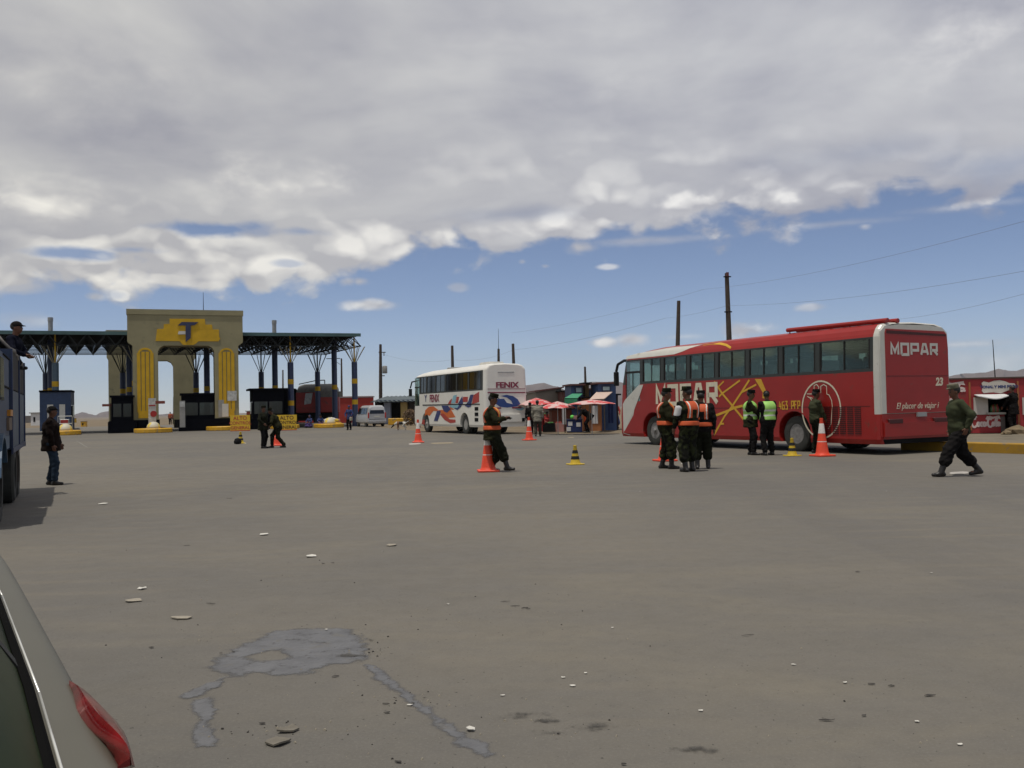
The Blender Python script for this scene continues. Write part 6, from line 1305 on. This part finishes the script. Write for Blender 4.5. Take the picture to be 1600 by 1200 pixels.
mb = MB(); mb.b2(-1.3, xE+.1, -.05, 2.85, KHh, KHh+.05); mb.build('roof', mat('kiosk_roof', (.08,.05,.04), .8), ks_)
mb = MB(); mb.b2(-1.0, xE-.2, 1.2, 1.25, 0, KHh-.1); mb.build('back_shelf', M_DARK, ks_)
mb = MB(); x0, z0 = zk(385, 660); x1, z1_ = zk(545, 455); mb.b2(x0, x1, -.05, -.012, z0, z1_); mb.build('white_shutter', mat('shutter_white', (.48,.45,.42), .7, var=.08), ks_)
mb = MB(); x0, z0 = zk(390, 440); x1, _ = zk(745, 440); n_ = 10
for i in range(n_):
    a = x0+(x1-x0)*i/n_; b = x0+(x1-x0)*(i+1)/n_; f = lambda x: z0-.02-.10*math.sin(math.pi*((x-x0)/(x1-x0))**1.3)+.02; mb.add([(a,0,z0+.05),(b,0,z0+.05),(b,-.42,f(b)),(a,-.42,f(a)),(a,0,z0+.02),(b,0,z0+.02),(b,-.42,f(b)-.03),(a,-.42,f(a)-.03)], [(0,1,2,3),(7,6,5,4),(0,4,5,1),(1,5,6,2),(2,6,7,3),(3,7,4,0)])
mb.build('awning', M_WCL, ks_)
mb = MB(); mb.b2(xo0-.05, xd, -.16, .2, zs0-.02, zs0+.05); mb.build('counter', mat('counter_grey', (.3,.3,.27), .6), ks_)
rs = random.Random(5)
for i in range(7):
    x = xo0+.15+(xd-xo0-.3)*i/6; mb = MB(); hh = .16+.14*rs.random(); mb.lathe([(.04,0),(.045,.03),(.045,hh*.6),(.018,hh*.8),(.018,hh)], (x, .08, zs0+.05), 10); mb.build('bottle', mat(['bottle_green','bottle_amber','bottle_red'][i%3], [(.03,.10,.03),(.20,.09,.02),(.25,.02,.02)][i%3], .3), ks_, smooth=True)
mb = MB(); xa, za = zk(755, 880); xb_, _ = zk(700,880); mb.b2(zk(702,800)[0], xd, -.04, -.005, .0, zs0-.1); mb.build('grey_patch', mat('bare_render', (.12,.105,.10), .9, var=.2), ks_)
# oval sign board
ov = [(475,290),(500,268),(560,285),(620,262),(690,255),(750,268),(800,290),(860,292),(878,320),(868,352),(820,362),(760,385),(700,410),(620,398),(560,400),(500,408),(478,380),(490,340)]
mb = MB(); mb.prism([zk(*p) for p in ov], fy, .004, .03); mb.build('name_board', mat('board_cream', (.50,.47,.42), .7, var=.08), ks_)
a = zk(680, 333); text_mesh('board_text', 'TONAL Y MINI FOOD', .125, M_RB, ks_, (a[0], -.034, a[1]), (R(90),0,0), 1.0, .006, .002)
# script lettering (strokes), drawn in a 0..10 x 0..4 box
def script(x0, z0, w, h):
    C = lambda cx, cy, rx, ry, a0, a1, n=12: [(cx+rx*math.cos(t), cy+ry*math.sin(t)) for t in np.linspace(a0, a1, n)]
    pi = math.pi; L = [C(1.1,2.0,.85,1.35,.9,5.2)+[(2.0,1.2)], C(1.3,3.5,.55,.35,0,5.5), C(2.5,1.5,.42,.55,0,2*pi), C(3.6,1.5,.42,.55,1.0,5.2), C(4.5,1.5,.42,.55,0,2*pi), [(4.95,2.1),(4.92,1.2),(5.2,.95)], [(5.0,1.6),(5.6,1.7)],
        C(6.4,1.9,.8,1.25,.8,5.3)+[(7.2,1.1)], [(5.6,3.4),(6.4,3.7),(7.4,3.35),(8.4,3.6),(9.6,3.9)], [(5.2,2.9),(5.6,3.6),(6.3,3.3)], C(7.5,1.5,.36,.5,0,2*pi), [(8.2,1.0),(8.05,2.0),(8.5,3.3),(8.75,3.0),(8.3,1.6),(8.5,1.0),(8.8,1.1)], C(9.2,1.5,.36,.5,0,2*pi), [(9.6,2.05),(9.55,1.2),(9.85,.95)], [(9.0,3.5),(9.5,3.3),(9.3,3.9)]]
    return [[(x0+w*a/10, z0+h*b/4) for a, b in l] for l in L]
M_SCR = mat('script_white', (.60,.50,.48), .6, var=.1, scale=10)
a = zk(355, 825); b = zk(700, 680); mb = MB()
for i, l in enumerate(script(a[0], a[1]-.02, b[0]-a[0], b[1]-a[1]+.05)): mb.stroke(l, .065, fy, .004+i*.0006, .012+i*.0006)
mb.build('script_lettering', M_SCR, ks_)
# partial big script at the left end and a white bottle shape
a = zk(100, 420); b = zk(275, 275); mb = MB()
for i, l in enumerate(script(a[0]-1.2, a[1], (b[0]-a[0])+1.25, b[1]-a[1])): mb.stroke(l, .075, fy, .004+i*.0006, .012+i*.0006)
mb.build('script_lettering', M_SCR, ks_)
mb = MB(); mb.prism([zk(88,660),zk(90,480),zk(120,465),zk(160,500),zk(180,560),zk(165,650)], fy, .004, .012); mb.build('white_patch', M_SCR, ks_)
mb = MB(); mb.prism([zk(105,570),zk(165,572),zk(160,590),zk(105,600)], fy, .013, .017); mb.build('red_ribbon', M_KR, ks_)
mb = MB(); mb.prism([zk(100,810),zk(98,690),zk(128,675),(zk(140,700)),zk(138,740),zk(125,770),zk(128,812)], fy, .004, .012); mb.build('white_numeral', M_SCR, ks_)
mb = MB(); mb.b2(zk(955,600)[0], zk(1010,600)[0], -.04, -.012, zk(955,660)[1], zk(955,458)[1]); mb.build('side_poster', MATS['shutter_white'], ks_)
mb = MB()
for x in (340, 905): c = zk(x, 500)[0]; mb.b2(c-.03, c+.03, -.03, 0, .1, KHh-.1)
mb.build('pilaster', mat('pilaster_ochre', (.30,.10,.03), .7), ks_)
pk = ks_.matrix_basis @ Vector((zk(820,600)[0], -.25, 0)); pk.z = KH
person(0, 0, FA_+.5, 'customer in black leaning into the doorway of the red drinks kiosk', 1.55, M_BLKC, M_BLKC, hat=None, pos=pk, coat=.5, stout=1.1, hands=((-.2,.3,1.0),(.2,.3,1.0)))
# rocks and debris by the kiosk
rs = random.Random(12)
def rock(px, py, r, z, lb, mt, grp): 
    p = G(px, py, z); bm = bmesh.new(); bmesh.ops.create_icosphere(bm, subdivisions=2, radius=r)
    for v in bm.verts: v.co *= 1+rs.uniform(-.22,.22); v.co.z = max(-.1*r, v.co.z*.65)
    me = bpy.data.meshes.new('rock'); bm.to_mesh(me); bm.free(); me.materials.append(mt); o = bpy.data.objects.new('rock', me); col.objects.link(o); o.location = p; tag(o, lb, 'rock', grp)
M_ROCK = mat('rock_brown', (.16,.12,.07), .95, var=.25, scale=6)
rock(1592, 677, .42, KH, 'large earthy boulder at the right edge beside the kiosk door', M_ROCK, None); rock(1573, 678, .18, KH, 'smaller stone left of the boulder by the kiosk door', M_ROCK, None)
# ================================================================== MARKET (between the coaches)
def shack(pxl, pxr, pyt, Y, depth, wallm, roofm, label, name='shack', slope=0.0, ang=.1, win=None, cat='shack', zroof=.1):
    o = P(pxl, 640, Y); o.z = 0; f = Face(o, Vector((1, ang, 0))); wd = f(pxr, 640)[0]; h = f((pxl+pxr)/2, pyt)[1]; r = thing(name, o, f.rz, label, cat)
    mb = MB(); mb.add([(0,0,0),(wd,0,0),(wd,depth,0),(0,depth,0),(0,0,h),(wd,0,h+slope),(wd,depth,h+slope),(0,depth,h)], [(3,2,1,0),(4,5,6,7),(0,1,5,4),(1,2,6,5),(2,3,7,6),(3,0,4,7)]); w0 = mb.build('wall', wallm, r)
    mb = MB(); mb.add([(-.15,-.25,h+.005),(wd+.15,-.25,h+slope+.005),(wd+.15,depth+.1,h+slope+.005),(-.15,depth+.1,h+.005),(-.15,-.25,h+zroof),(wd+.15,-.25,h+slope+zroof),(wd+.15,depth+.1,h+slope+zroof),(-.15,depth+.1,h+zroof)], [(3,2,1,0),(4,5,6,7),(0,1,5,4),(1,2,6,5),(2,3,7,6),(3,0,4,7)]); mb.build('roof', roofm, r)
    if win:
        for (x0, x1, y0, y1) in win:
            a = f(x0, y1); b = f(x1, y0); mb = MB(); mb.b2(a[0], b[0], -.05, -.01, a[1], b[1]); fr_ = mb.build('window', M_DKBL, r); mb = MB(); mb.b2(a[0]+.08, b[0]-.08, -.065, -.052, a[1]+.08, b[1]-.08); mb.build('pane', mat('sky_pane', (.30,.40,.42), .25, var=.4, scale=1.2), fr_)
    return r, f, wd, h
M_ADOBE = mat('plaster_grey', (.20,.18,.155), .9, var=.12, scale=.8); M_RRF = mat('roof_maroon', (.10,.035,.03), .8, var=.2); M_KBL = mat('kiosk_blue', (.035,.07,.17), .6, var=.2, scale=1.5); M_ORW = mat('orange_wall', (.34,.13,.045), .8, var=.25, scale=2)
shack(838, 878, 612, 68, 6, M_ADOBE, M_RRF, 'low grey plastered building behind the two red umbrellas', 'building', slope=.25, cat='building'); shack(820, 838, 617, 80, 4, mat('dark_van_like', (.03,.03,.035), .5), M_WCL, 'small dark shed with pale roof at the right edge of the white coach', cat='shed')
shack(879, 892, 612, 66, 4, M_RRF, M_DARK, 'dark maroon shed squeezed behind the green awning', cat='shed')
shack(893, 911, 602.5, 56, 2.4, M_KBL, M_RRF, 'tall blue kiosk with pale window above the green awning', 'kiosk', win=[(898,910,604,615)], cat='kiosk')
shack(915, 921, 600, 57, 1.2, mat('ochre_post', (.22,.14,.06), .9), M_DARK, 'narrow ochre block between the two blue kiosks', 'chimney_block', cat='block')
shack(921, 935, 609, 59, 2.4, M_KBL, M_RRF, 'low blue shed between the two blue kiosks', cat='shed')
shack(935.5, 963, 600, 55, 2.4, M_KBL, M_RRF, 'wide blue kiosk with pale window above the pink awning', 'kiosk', win=[(940,954,602,612)], cat='kiosk')
shack(915, 940, 622, 54.5, 1.5, M_ORW, M_DARK, 'orange market stall wall under the pink awning', 'stall', cat='stall', win=[(927,933,632,642)])
shack(941, 966, 618, 56, 1.5, mat('dark_stall', (.03,.02,.025), .9), M_DARK, 'dark open stall beside the front of the red coach', 'stall', cat='stall')
tarps = [(845,850,640,53,M_REDC,'red cloth hanging behind the umbrella nearest the white coach'),(878,884,636,53,MATS['awning_pink'] if 'awning_pink' in MATS else M_WCL,'pale cloth hanging left of the blue table'),(912,918,640,52,M_VORG,'orange cloth hanging behind the stooping person'),(925,934,634,53.5,M_WCL,'white sheet hanging on the orange stall wall'),(950,958,630,54.5,M_BLUC,'blue cloth hanging on the dark stall')]
for a_1, b_1, y_1, Y_1, m_1, l_1 in tarps:
    o_1 = P(a_1, 640, Y_1); h_1 = P(a_1, y_1, Y_1).z; w_1 = (b_1-a_1)*Y_1/FPX; mb = MB(); nn1 = 6
    for i in range(nn1): x0 = w_1*i/nn1; x1 = w_1*(i+1)/nn1; ya, yb = .04*math.sin(i*1.9), .04*math.sin((i+1)*1.9); mb.add([(x0,ya,.45),(x1,yb,.45),(x1,yb,h_1),(x0,ya,h_1),(x0,ya+.02,.45),(x1,yb+.02,.45),(x1,yb+.02,h_1),(x0,ya+.02,h_1)], [(0,1,2,3),(7,6,5,4),(0,4,5,1),(2,6,7,3)])
    c_1 = mb.build('hanging_cloth', m_1); c_1.location = (o_1.x, Y_1, 0); tag(c_1, l_1, 'cloth')
shack(862, 893, 640, 55, 1.2, mat('brick_stall', (.16,.05,.03), .9, var=.3, scale=2), M_DARK, 'brown market stall counter behind the vendors', 'stall', cat='stall')
def awning(pts, c, label, drop=.25, posts=True):
    q = [P(x, y, Y) for x, y, Y in pts]; o = Vector((q[0].x, q[0].y, 0)); r = thing('awning', o, 0, label, 'awning'); L_ = [p-o for p in q]
    mb = MB(); mb.add([tuple(p) for p in L_]+[(p.x, p.y, p.z-.04) for p in L_], [(0,1,2,3),(7,6,5,4),(0,4,5,1),(1,5,6,2),(2,6,7,3),(3,7,4,0)]); mb.build('cloth', c, r)
    mb = MB(); a, b = L_[0], L_[1]; mb.add([tuple(a), tuple(b), (b.x,b.y,b.z-drop), (a.x,a.y,a.z-drop)]+[(a.x,a.y+.02,a.z), (b.x,b.y+.02,b.z), (b.x,b.y+.02,b.z-drop), (a.x,a.y+.02,a.z-drop)], [(0,1,2,3),(7,6,5,4),(0,4,5,1),(1,5,6,2),(2,6,7,3),(3,7,4,0)]); mb.build('valance', c, r)
    if posts:
        for p in (a, b): mb = MB(); mb.tube((p.x,p.y+.03,0), (p.x,p.y+.03,p.z), .03, n=6); mb.build('post', M_WOOD, r)
awning([(882,622,52),(902,622,52),(910,615,55),(894,615,55)], mat('awning_green', (.03,.22,.11), .8, var=.2), 'green cloth awning of the tall blue kiosk', drop=.35)
awning([(921,624,51),(944,623,51),(957,612,55),(932,612.5,55)], mat('awning_pink', (.48,.36,.30), .8, var=.1), 'pale pink cloth awning of the wide blue kiosk', drop=.06)
M_UMR = mat('umbrella_red', (.50,.06,.06), .8, c2=(.52,.36,.34), thr=.5, scale=2.2)
def umbrella(px, py, Y, r, h, label):
    p = P(px, py, Y); ro = thing('umbrella', Vector((p.x, Y, 0)), rs.random(), label, 'umbrella', 'red market umbrellas'); z = p.z
    mb = MB(); n = 8; v = [(0,0,z)]
    for k in range(n): t = 2*math.pi*k/n; v += [(r*.55*math.cos(t), r*.55*math.sin(t), z-h*.40), (r*math.cos(t), r*math.sin(t), z-h)]
    for k in range(n): t = 2*math.pi*(k+.5)/n; v.append((r*.93*math.cos(t), r*.93*math.sin(t), z-h*.86))
    fs_ = []
    for k in range(n): a, b = 1+2*k, 1+2*((k+1)%n); m_ = 1+2*n+k; fs_ += [(0,a,b),(a,a+1,m_),(a,m_,b),(b,m_,b+1)]
    mb.add(v, fs_); c_ = mb.build('canopy', M_UMR, ro, fixn=False); md = c_.modifiers.new('s','SOLIDIFY'); md.thickness = .015
    mb = MB(); mb.tube((0,0,0), (0,0,z), .022, n=6); mb.build('pole', M_LIGHTG, ro)
umbrella(838, 621.5, 52, 1.05, .42, 'red and pink market umbrella nearest the white coach'); umbrella(871, 627, 49, 1.0, .38, 'red and pink umbrella in the middle of the market row'); umbrella(924, 624, 48, 1.3, .26, 'wide flat red umbrella in front of the pink awning')
# blue table with papers
p = G(898, 676); tbl = thing('market_table', p, -.05, 'blue draped market table with white papers pinned to its front', 'table')
wdt = 24*p.y/FPX; mb = MB(); mb.b2(-wdt/2, wdt/2, 0, .7, .02, .72); mb.build('drape', M_BLUC, tbl, bevel=.02); mb = MB(); mb.b2(-wdt/2-.04, wdt/2+.04, -.04, .74, .72, .76); mb.build('table_top', M_NAVY, tbl)
for x, z in ((-.24,.5),(.22,.44),(-.33,.2)): mb = MB(); mb.b2(x-.12, x+.12, -.012, -.002, z-.11, z+.12); mb.build('paper', M_WCL, tbl)
mb = MB(); q = p+Vector((-.1,.3,.76)); mb.lathe([(.10,0),(.13,.10),(.10,.2),(0,.24)], tuple(q), 12); tag(mb.build('bag_of_sweets', mat('bright_green', (.10,.55,.06), .5), smooth=True), 'bright green bag standing on the blue market table', 'bag')
mb = MB(); q = p+Vector((-.3,.35,.76)); mb.box((q.x+.35,q.y,q.z+.09), (.4,.3,.18)); tag(mb.build('carton', mat('carton_pink', (.4,.2,.18), .8), bevel=.01), 'pinkish carton on the right of the blue market table', 'carton')
def crate(px, py, w, h, c, label, grp, cat='crate', dz=0, name='crate', Y=None):
    p = G(px, py) if Y is None else Vector((P(px, 640, Y).x, Y, 0)); r = thing(name, p+Vector((0,0,dz)), rs.uniform(-.3,.3), label, cat, grp); mb = MB()
    t = .03
    mb.b2(-w/2, w/2, -.2, -.2+t, 0, h); mb.b2(-w/2, w/2, .2-t, .2, 0, h); mb.b2(-w/2, -w/2+t, -.2+t, .2-t, 0, h); mb.b2(w/2-t, w/2, -.2+t, .2-t, 0, h); mb.b2(-w/2+t, w/2-t, -.2+t, .2-t, 0, t); mb.build('box', c, r)
    mb = MB(); mb.box((0,0,h-.06), (w-.08,.32,.08)); 
    for k in range(6): mb.lathe([(0,0),(.05,.03),(.05,.08),(0,.11)], (rs.uniform(-w/2+.1,w/2-.1), rs.uniform(-.1,.1), h-.04), 6)
    mb.build('goods', mat(['goods_red','goods_yellow','goods_green'][rs.randrange(3)], [(.3,.04,.03),(.4,.25,.05),(.06,.2,.05)][rs.randrange(3)], .6), r)
M_CRR = mat('crate_red', (.42,.02,.03), .5)
crate(928.5, 667, .45, .36, M_CRR, 'red plastic crate with white mark, lowest of the pair on the earth', None); crate(928.5, 667, .45, .32, M_CRR, 'red plastic crate stacked on top of another beside the stooping person', None, dz=.40)
for i, (x, y, c, lb) in enumerate([(848,674,M_REDC,'low red goods box on the ground behind the man in grey'), (858,675,M_DARK,'black goods box on the ground left of the blue table'), (866,672,M_REDC,'red goods box beneath the middle umbrella'), (874,674.5,MATS['carton_pink'],'pale carton on the ground left of the blue table'), (880,671,mat('carton_brown', (.2,.12,.06), .8),'brown carton touching the left side of the blue table'), (940,664,M_ORW,'orange goods box under the pink awning'), (950,668,M_DARK,'dark goods box near the woman in red')]):
    crate(x, y, .55+.15*(i%3), .42+.1*(i%2), c, lb, 'goods boxes of the market')
crate(852, 668, 1.3, .95, mat('stall_red_cloth', (.22,.03,.02), .9, var=.3, scale=3), 'red cloth covered stall table under the umbrella nearest the white coach', None, 'table', name='stall_table'); crate(870, 668, 1.1, .95, mat('stall_red_cloth', (.22,.03,.02), .9), 'red cloth covered stall table under the middle umbrella', None, 'table', name='stall_table')
crate(935, 662, 1.2, .9, M_ORW, 'orange covered stall table in front of the orange stall', None, 'table', name='stall_table')
# low mound of dirt under the market
# market women wares by the toll island
p = G(517, 667.5); mb = MB(); mb.lathe([(0,.0),(.75,.02),(.95,.2),(.98,.42),(.8,.48),(0,.5)], (p.x, p.y, 0), 18); tag(mb.build('wash_tub', M_YEL, smooth=True), 'wide yellow tub of colourful wares right of the seated women', 'tub')
mb = MB()
for k in range(40): a = rs.random()*6.28; r_ = .75*math.sqrt(rs.random()); mb.m = k%3; mb.lathe([(0,0),(.14,.06),(.12,.17),(0,.22)], (p.x+r_*math.cos(a), p.y+r_*math.sin(a), .45+.28*(1-r_)), 6)
tag(mb.build('wares', [mat('wares_pink', (.45,.22,.22), .8), mat('wares_yellow', (.55,.42,.04), .8), M_WCL]), 'heap of pink, yellow and white wares in the yellow tub', 'goods', kind='stuff')
# bush by the dark shop
def bush(px, py, w, h, label, seed, mt):
    p = G(px, py); ro = thing('bush', p, 0, label, 'bush'); r2 = random.Random(seed); mb = MB()
    for k in range(900):
        a = r2.random()*6.28; u = r2.random()**.5; z = r2.random(); rr_ = w/2*(math.sin(math.pi*min(1, .15+z*.85))**.6)*(u*.9+.1)*(1+.25*math.sin(3*a+z*4)); c = Vector((rr_*math.cos(a), rr_*math.sin(a), .1+z*h)); d1 = Vector((r2.gauss(0,1), r2.gauss(0,1), r2.gauss(0,1))).normalized(); d2 = d1.orthogonal().normalized(); s_ = .06+.06*r2.random(); mb.add([c-d1*s_, c+d2*s_*.5, c+d1*s_, c-d2*s_*.5], [(0,1,2,3)])
    mb.build('foliage', mt, ro, fixn=False); mb = MB()
    for k in range(5): mb.tube((0,0,0), (r2.uniform(-.3,.3)*w, r2.uniform(-.3,.3)*w, h*.7), .03, .012, n=5)
    mb.build('stem', M_WOOD, ro)
M_LEAF = mat('leaves_dark', (.035,.045,.015), .8, var=.4, scale=4); M_LEAF2 = mat('dry_leaves', (.10,.06,.03), .8, var=.4, scale=4)
bush(621, 661, 1.5, 1.7, 'dark bush in front of the dark open shop', 4, M_LEAF); bush(642, 665, 1.6, 1.4, 'low dry dark bush beside the front of the white coach', 6, M_LEAF2)
# distant buildings and vehicles on the plain
def far(px0, px1, yt, Y, c, label, cat='building', name='building'):
    o = P(px0, 640, Y); zb_ = zg(o.x, Y); wd = (px1-px0)*Y/FPX; h = P(px0, yt, Y).z-zb_; r = thing(name, Vector((o.x, Y, zb_)), 0, label, cat)
    mb = MB(); mb.b2(0, wd, 0, wd*.6, 0, h); mb.build('wall', c, r); mb = MB(); mb.b2(-.1*h, wd+.1*h, -.1*h, wd*.6, h, h*1.08); mb.build('roof', M_GREY, r); mb = MB(); mb.b2(wd*.3, wd*.5, -.05, 0, h*.3, h*.7); mb.build('window', M_DARK, r)
far(48, 62, 646, 190, M_WCL, 'far white building on the plain left of the blue booth'); far(385, 393, 643, 170, mat('far_red', (.25,.05,.03), .8), 'far red and white kiosk between the gateway and the dark booth', 'kiosk', 'kiosk')
far(273, 284, 640, 170, mat('ochre_far', (.22,.17,.05), .8), 'ochre hut seen through the gateway opening', 'hut', 'hut')
far(104, 116, 654, 300, M_YWALL, 'tiny yellow block on the plain right of the blue booth', 'block', 'block'); far(126, 134, 658.5, 130, M_YEL, 'small yellow block on the road right of the blue booth', 'block', 'block'); far(590, 640, 648, 320, M_RRF, 'far low red roofed row behind the dark shop'); far(14, 40, 651, 420, M_ADOBE, 'low grey building on the horizon at the far left')
# ================================================================== LITTER
M_PAP = mat('paper_white', (.52,.50,.45), .8, var=.15, scale=30); M_PAPB = mat('cardboard', (.27,.24,.19), .9, var=.2, scale=15); M_PDK = mat('dark_scrap', (.03,.026,.022), .8, var=.3); M_SLAB = mat('stone_slab', (.14,.125,.10), .9, var=.2, scale=12)
def scrap(px, py, w, d, mt, label, grp, seed, name='paper_scrap', lift=.03, th=.004):
    r2 = random.Random(seed); p = G(px, py); n = 7; mb = MB(); top = []
    for k in range(n): a = 2*math.pi*k/n+r2.uniform(-.25,.25); rr_ = r2.uniform(.7,1.1); top.append((w/2*rr_*math.cos(a), d/2*rr_*math.sin(a), th+r2.random()*lift))
    c = (0,0,th+lift*r2.random()); v = top+[c]+[(x,y,z-th) for x,y,z in top]+[(0,0,c[2]-th)]
    fs_ = [(k,(k+1)%n,n) for k in range(n)]+[((k+1)%n+n+1,k+n+1,2*n+1) for k in range(n)]+[(k,k+n+1,(k+1)%n+n+1,(k+1)%n) for k in range(n)]
    mb.add(v, fs_); o = mb.build(name, mt); o.location = (p.x, p.y, .005); o.rotation_euler = (0,0,r2.random()*.8-.4); tag(o, label, 'litter', grp)
big = [(412,836,.14,.14,M_PAP,'white paper scrap on the asphalt left of the photo centre'),(487,870,.13,.13,M_PAP,'white cup shaped scrap with dark bits to its right'),(612,853,.16,.12,M_PAPB,'dull paper scrap right of the white scraps'),(160,788,.14,.22,M_PAP,'crumpled pale paper near the lorry shadow'),(285,967,.17,.09,M_PAPB,'flat tan piece of card above the damp patch'),
       (208,940,.14,.12,M_PAPB,'pale card scrap on the left foreground'),(222,921,.08,.08,M_PAP,'small pale paper left foreground above the card'),(735,1142,.05,.04,M_PAP,'crumpled blue and white wrapper beside the damp trail'),(383,693,.2,.2,M_PAP,'white scrap beside the battered small cone')]
for i, b in enumerate(big): scrap(b[0], b[1], b[2], b[3], b[4], b[5], None, 50+i, lift=.010 if i != 4 else .004, th=.004 if i != 4 else .007)
for i, (x, y, w, d, lb) in enumerate([(433,1163,.13,.10,'broken stone slab in the foreground, lower left of the pair'),(450,1143,.11,.08,'dark topped stone slab behind the broken one in the foreground')]): scrap(x, y, w, d, M_SLAB, lb, None, 70+i, 'stone_slab', .010, .008)
r3_ = random.Random(21); sp_ = [(915,1053),(895,1073),(1031,1069),(1095,1112),(1320,1068),(1329,1121),(1433,1129),(957,982),(1053,998),(1000,768),(880,1060),(750,1075),(785,1088),(640,1103),(607,1072),(1190,770),(700,945),(540,905),(1455,896),(510,985),(660,980),(1240,1040),(1500,1165),(352,940),(598,862),(1385,768),(975,724)]
for i, (x, y) in enumerate(sp_[::3]+sp_[1::3]): scrap(x, y, .020+.016*r3_.random(), .014+.012*r3_.random(), M_PAP, 'tiny white fleck of litter on the grey asphalt', 'white flecks of litter', 100+i, 'litter_fleck', .003, .002)
dk = [(330,944,.12,.02),(292,853,.10,.03),(358,779,.16,.05),(520,700,.5,.06),(237,1013,.05,.05),(505,881,.05,.05),(520,880,.05,.05),(790,941,.10,.02),(805,948,.09,.02),(820,951,.09,.02),(825,952,.05,.03),(1168,994,.13,.015),(1290,1127,.09,.03),(1362,1070,.06,.04),(1393,1073,.05,.03),(1453,1088,.08,.04),(1350,1120,.04,.03),(525,1058,.06,.04),(605,1115,.05,.03),(603,1101,.06,.02),(645,1101,.03,.03),(410,1132,.05,.03),(622,1192,.05,.04),(975,1196,.03,.03),(1340,894,.06,.05),(365,1020,.03,.02),(580,1002,.04,.02),(345,1022,.03,.02)]
for i, (x, y, w, d) in enumerate(dk): scrap(x, y, w*.8, d*.5, M_PDK, 'small dark twig or scrap lying on the asphalt', 'dark scraps on the asphalt', 200+i, 'dark_scrap', .004, .002)
# scuffs and loose grit
M_SCUFF = mat('scuffed_asphalt', (.066,.062,.056), .8, var=.2, scale=6, spec=.2); soak(M_SCUFF); 
def smudge(name, px, py, w, d, mt, seed, z):
    r2 = random.Random(seed); p = G(px, py); me = bpy.data.meshes.new(name); n = 22; vs, at_, fs_ = [], [], []; rz_ = r2.uniform(-.3,.3)
    for i in range(n+1):
        for j in range(n+1):
            u, v = 2*i/n-1, 2*j/n-1; x, y = u*w/2, v*d/2; vs.append((p.x+x*math.cos(rz_)-y*math.sin(rz_), p.y+x*math.sin(rz_)+y*math.cos(rz_), z)); at_.append(max(0, 1-math.hypot(u, v))*.62)
    for i in range(n):
        for j in range(n): a = i*(n+1)+j; fs_.append((a, a+n+1, a+n+2, a+1))
    me.from_pydata(vs, [], fs_); la = me.attributes.new('soak', 'FLOAT', 'POINT'); la.data.foreach_set('value', at_); me.materials.append(mt); o = bpy.data.objects.new(name, me); col.objects.link(o); tag(o, kind='structure')
for i, (x, y, w, d) in enumerate([(820,1118,.35,.18),(850,1128,.3,.14),(925,1136,.34,.22),(858,1146,.25,.12),(1092,1172,.30,.14),(545,1025,.4,.15),(460,1000,.3,.1)]): smudge('scuff', x, y, w, d, M_SCUFF, 300+i, .0042+.0002*i)
gm = MB(); r2 = random.Random(77)
for (cx_2, cy_2, sp2, nn2) in [(480,985,70,40),(570,1020,30,30),(420,1140,60,40),(640,1090,50,30),(250,1000,120,30),(350,900,180,45),(800,950,160,45),(880,1130,80,20),(1250,1080,200,18),(1450,1130,120,8),(620,1170,200,24)]:
    for k in range(nn2):
        p = G(cx_2+r2.gauss(0, sp2), min(1199, max(860, cy_2+r2.gauss(0, sp2*.22)))); s_ = .003+.006*r2.random()**2; gm.m = r2.randrange(2); a = r2.random()*3
        gm.box((p.x, p.y, s_*.4), (s_*1.6, s_, s_*.8), a, .6)
tag(gm.build('grit', [M_PDK, mat('grit_pale', (.26,.23,.18), .9)]), 'loose grit and tiny pebbles scattered over the foreground asphalt', 'grit', kind='stuff')
# ================================================================== AIR
hz = MB(); hz.b2(-5200, 5200, -400, 8600, -60, 420); ho = hz.build('haze', M_WHITE); tag(ho, kind='stuff')
hm = bpy.data.materials.new('air'); hm.use_nodes = True; t = hm.node_tree; t.nodes.clear(); oo = t.nodes.new('ShaderNodeOutputMaterial'); pv = t.nodes.new('ShaderNodeVolumePrincipled')
pv.inputs['Color'].default_value = (.78,.84,.95,1); pv.inputs['Density'].default_value = 1/20000; pv.inputs['Anisotropy'].default_value = .2; t.links.new(pv.outputs[0], oo.inputs['Volume']); ho.data.materials.clear(); ho.data.materials.append(hm)

for px, py, lb in ((855, 671, 'seated market woman in red beneath the umbrella nearest the white coach'), (875, 671, 'seated market woman in dark red between the umbrellas and the blue table')):
    person(px, py, FT_+.2, lb, 1.7, M_REDC if px < 860 else MATS['stall_red_cloth'], M_BLKC, feet=((-.14,.42),(.14,.44)), hands=((-.10,.34,.50),(.12,.34,.50)), hip=(0,0,.30), hat='bowler', hatm=M_BLKC, knee=((-.3,1,1),(.3,1,1)), skirt=lambda hp: [('e', hp+V3(0,.10,-.12), (.36,.44,.20)), ('c', hp+V3(-.12,.1,0), hp+V3(-.14,.38,.06), .13, .10), ('c', hp+V3(.12,.1,0), hp+V3(.14,.38,.06), .13, .10)])
person(948, 668, FL_+.5, 'shopper in dark clothes standing under the pink awning', 1.65, M_BLKC, M_BLUC, hat='beanie', hatm=M_REDC); person(892, 660, FR_, 'vendor in green top standing under the green awning', 1.6, M_GRNJ, M_BLKC, hat='bowler', hatm=M_BLKC, hands=((-.2,.25,1.0),(.2,.25,1.0)), skirt=SK)
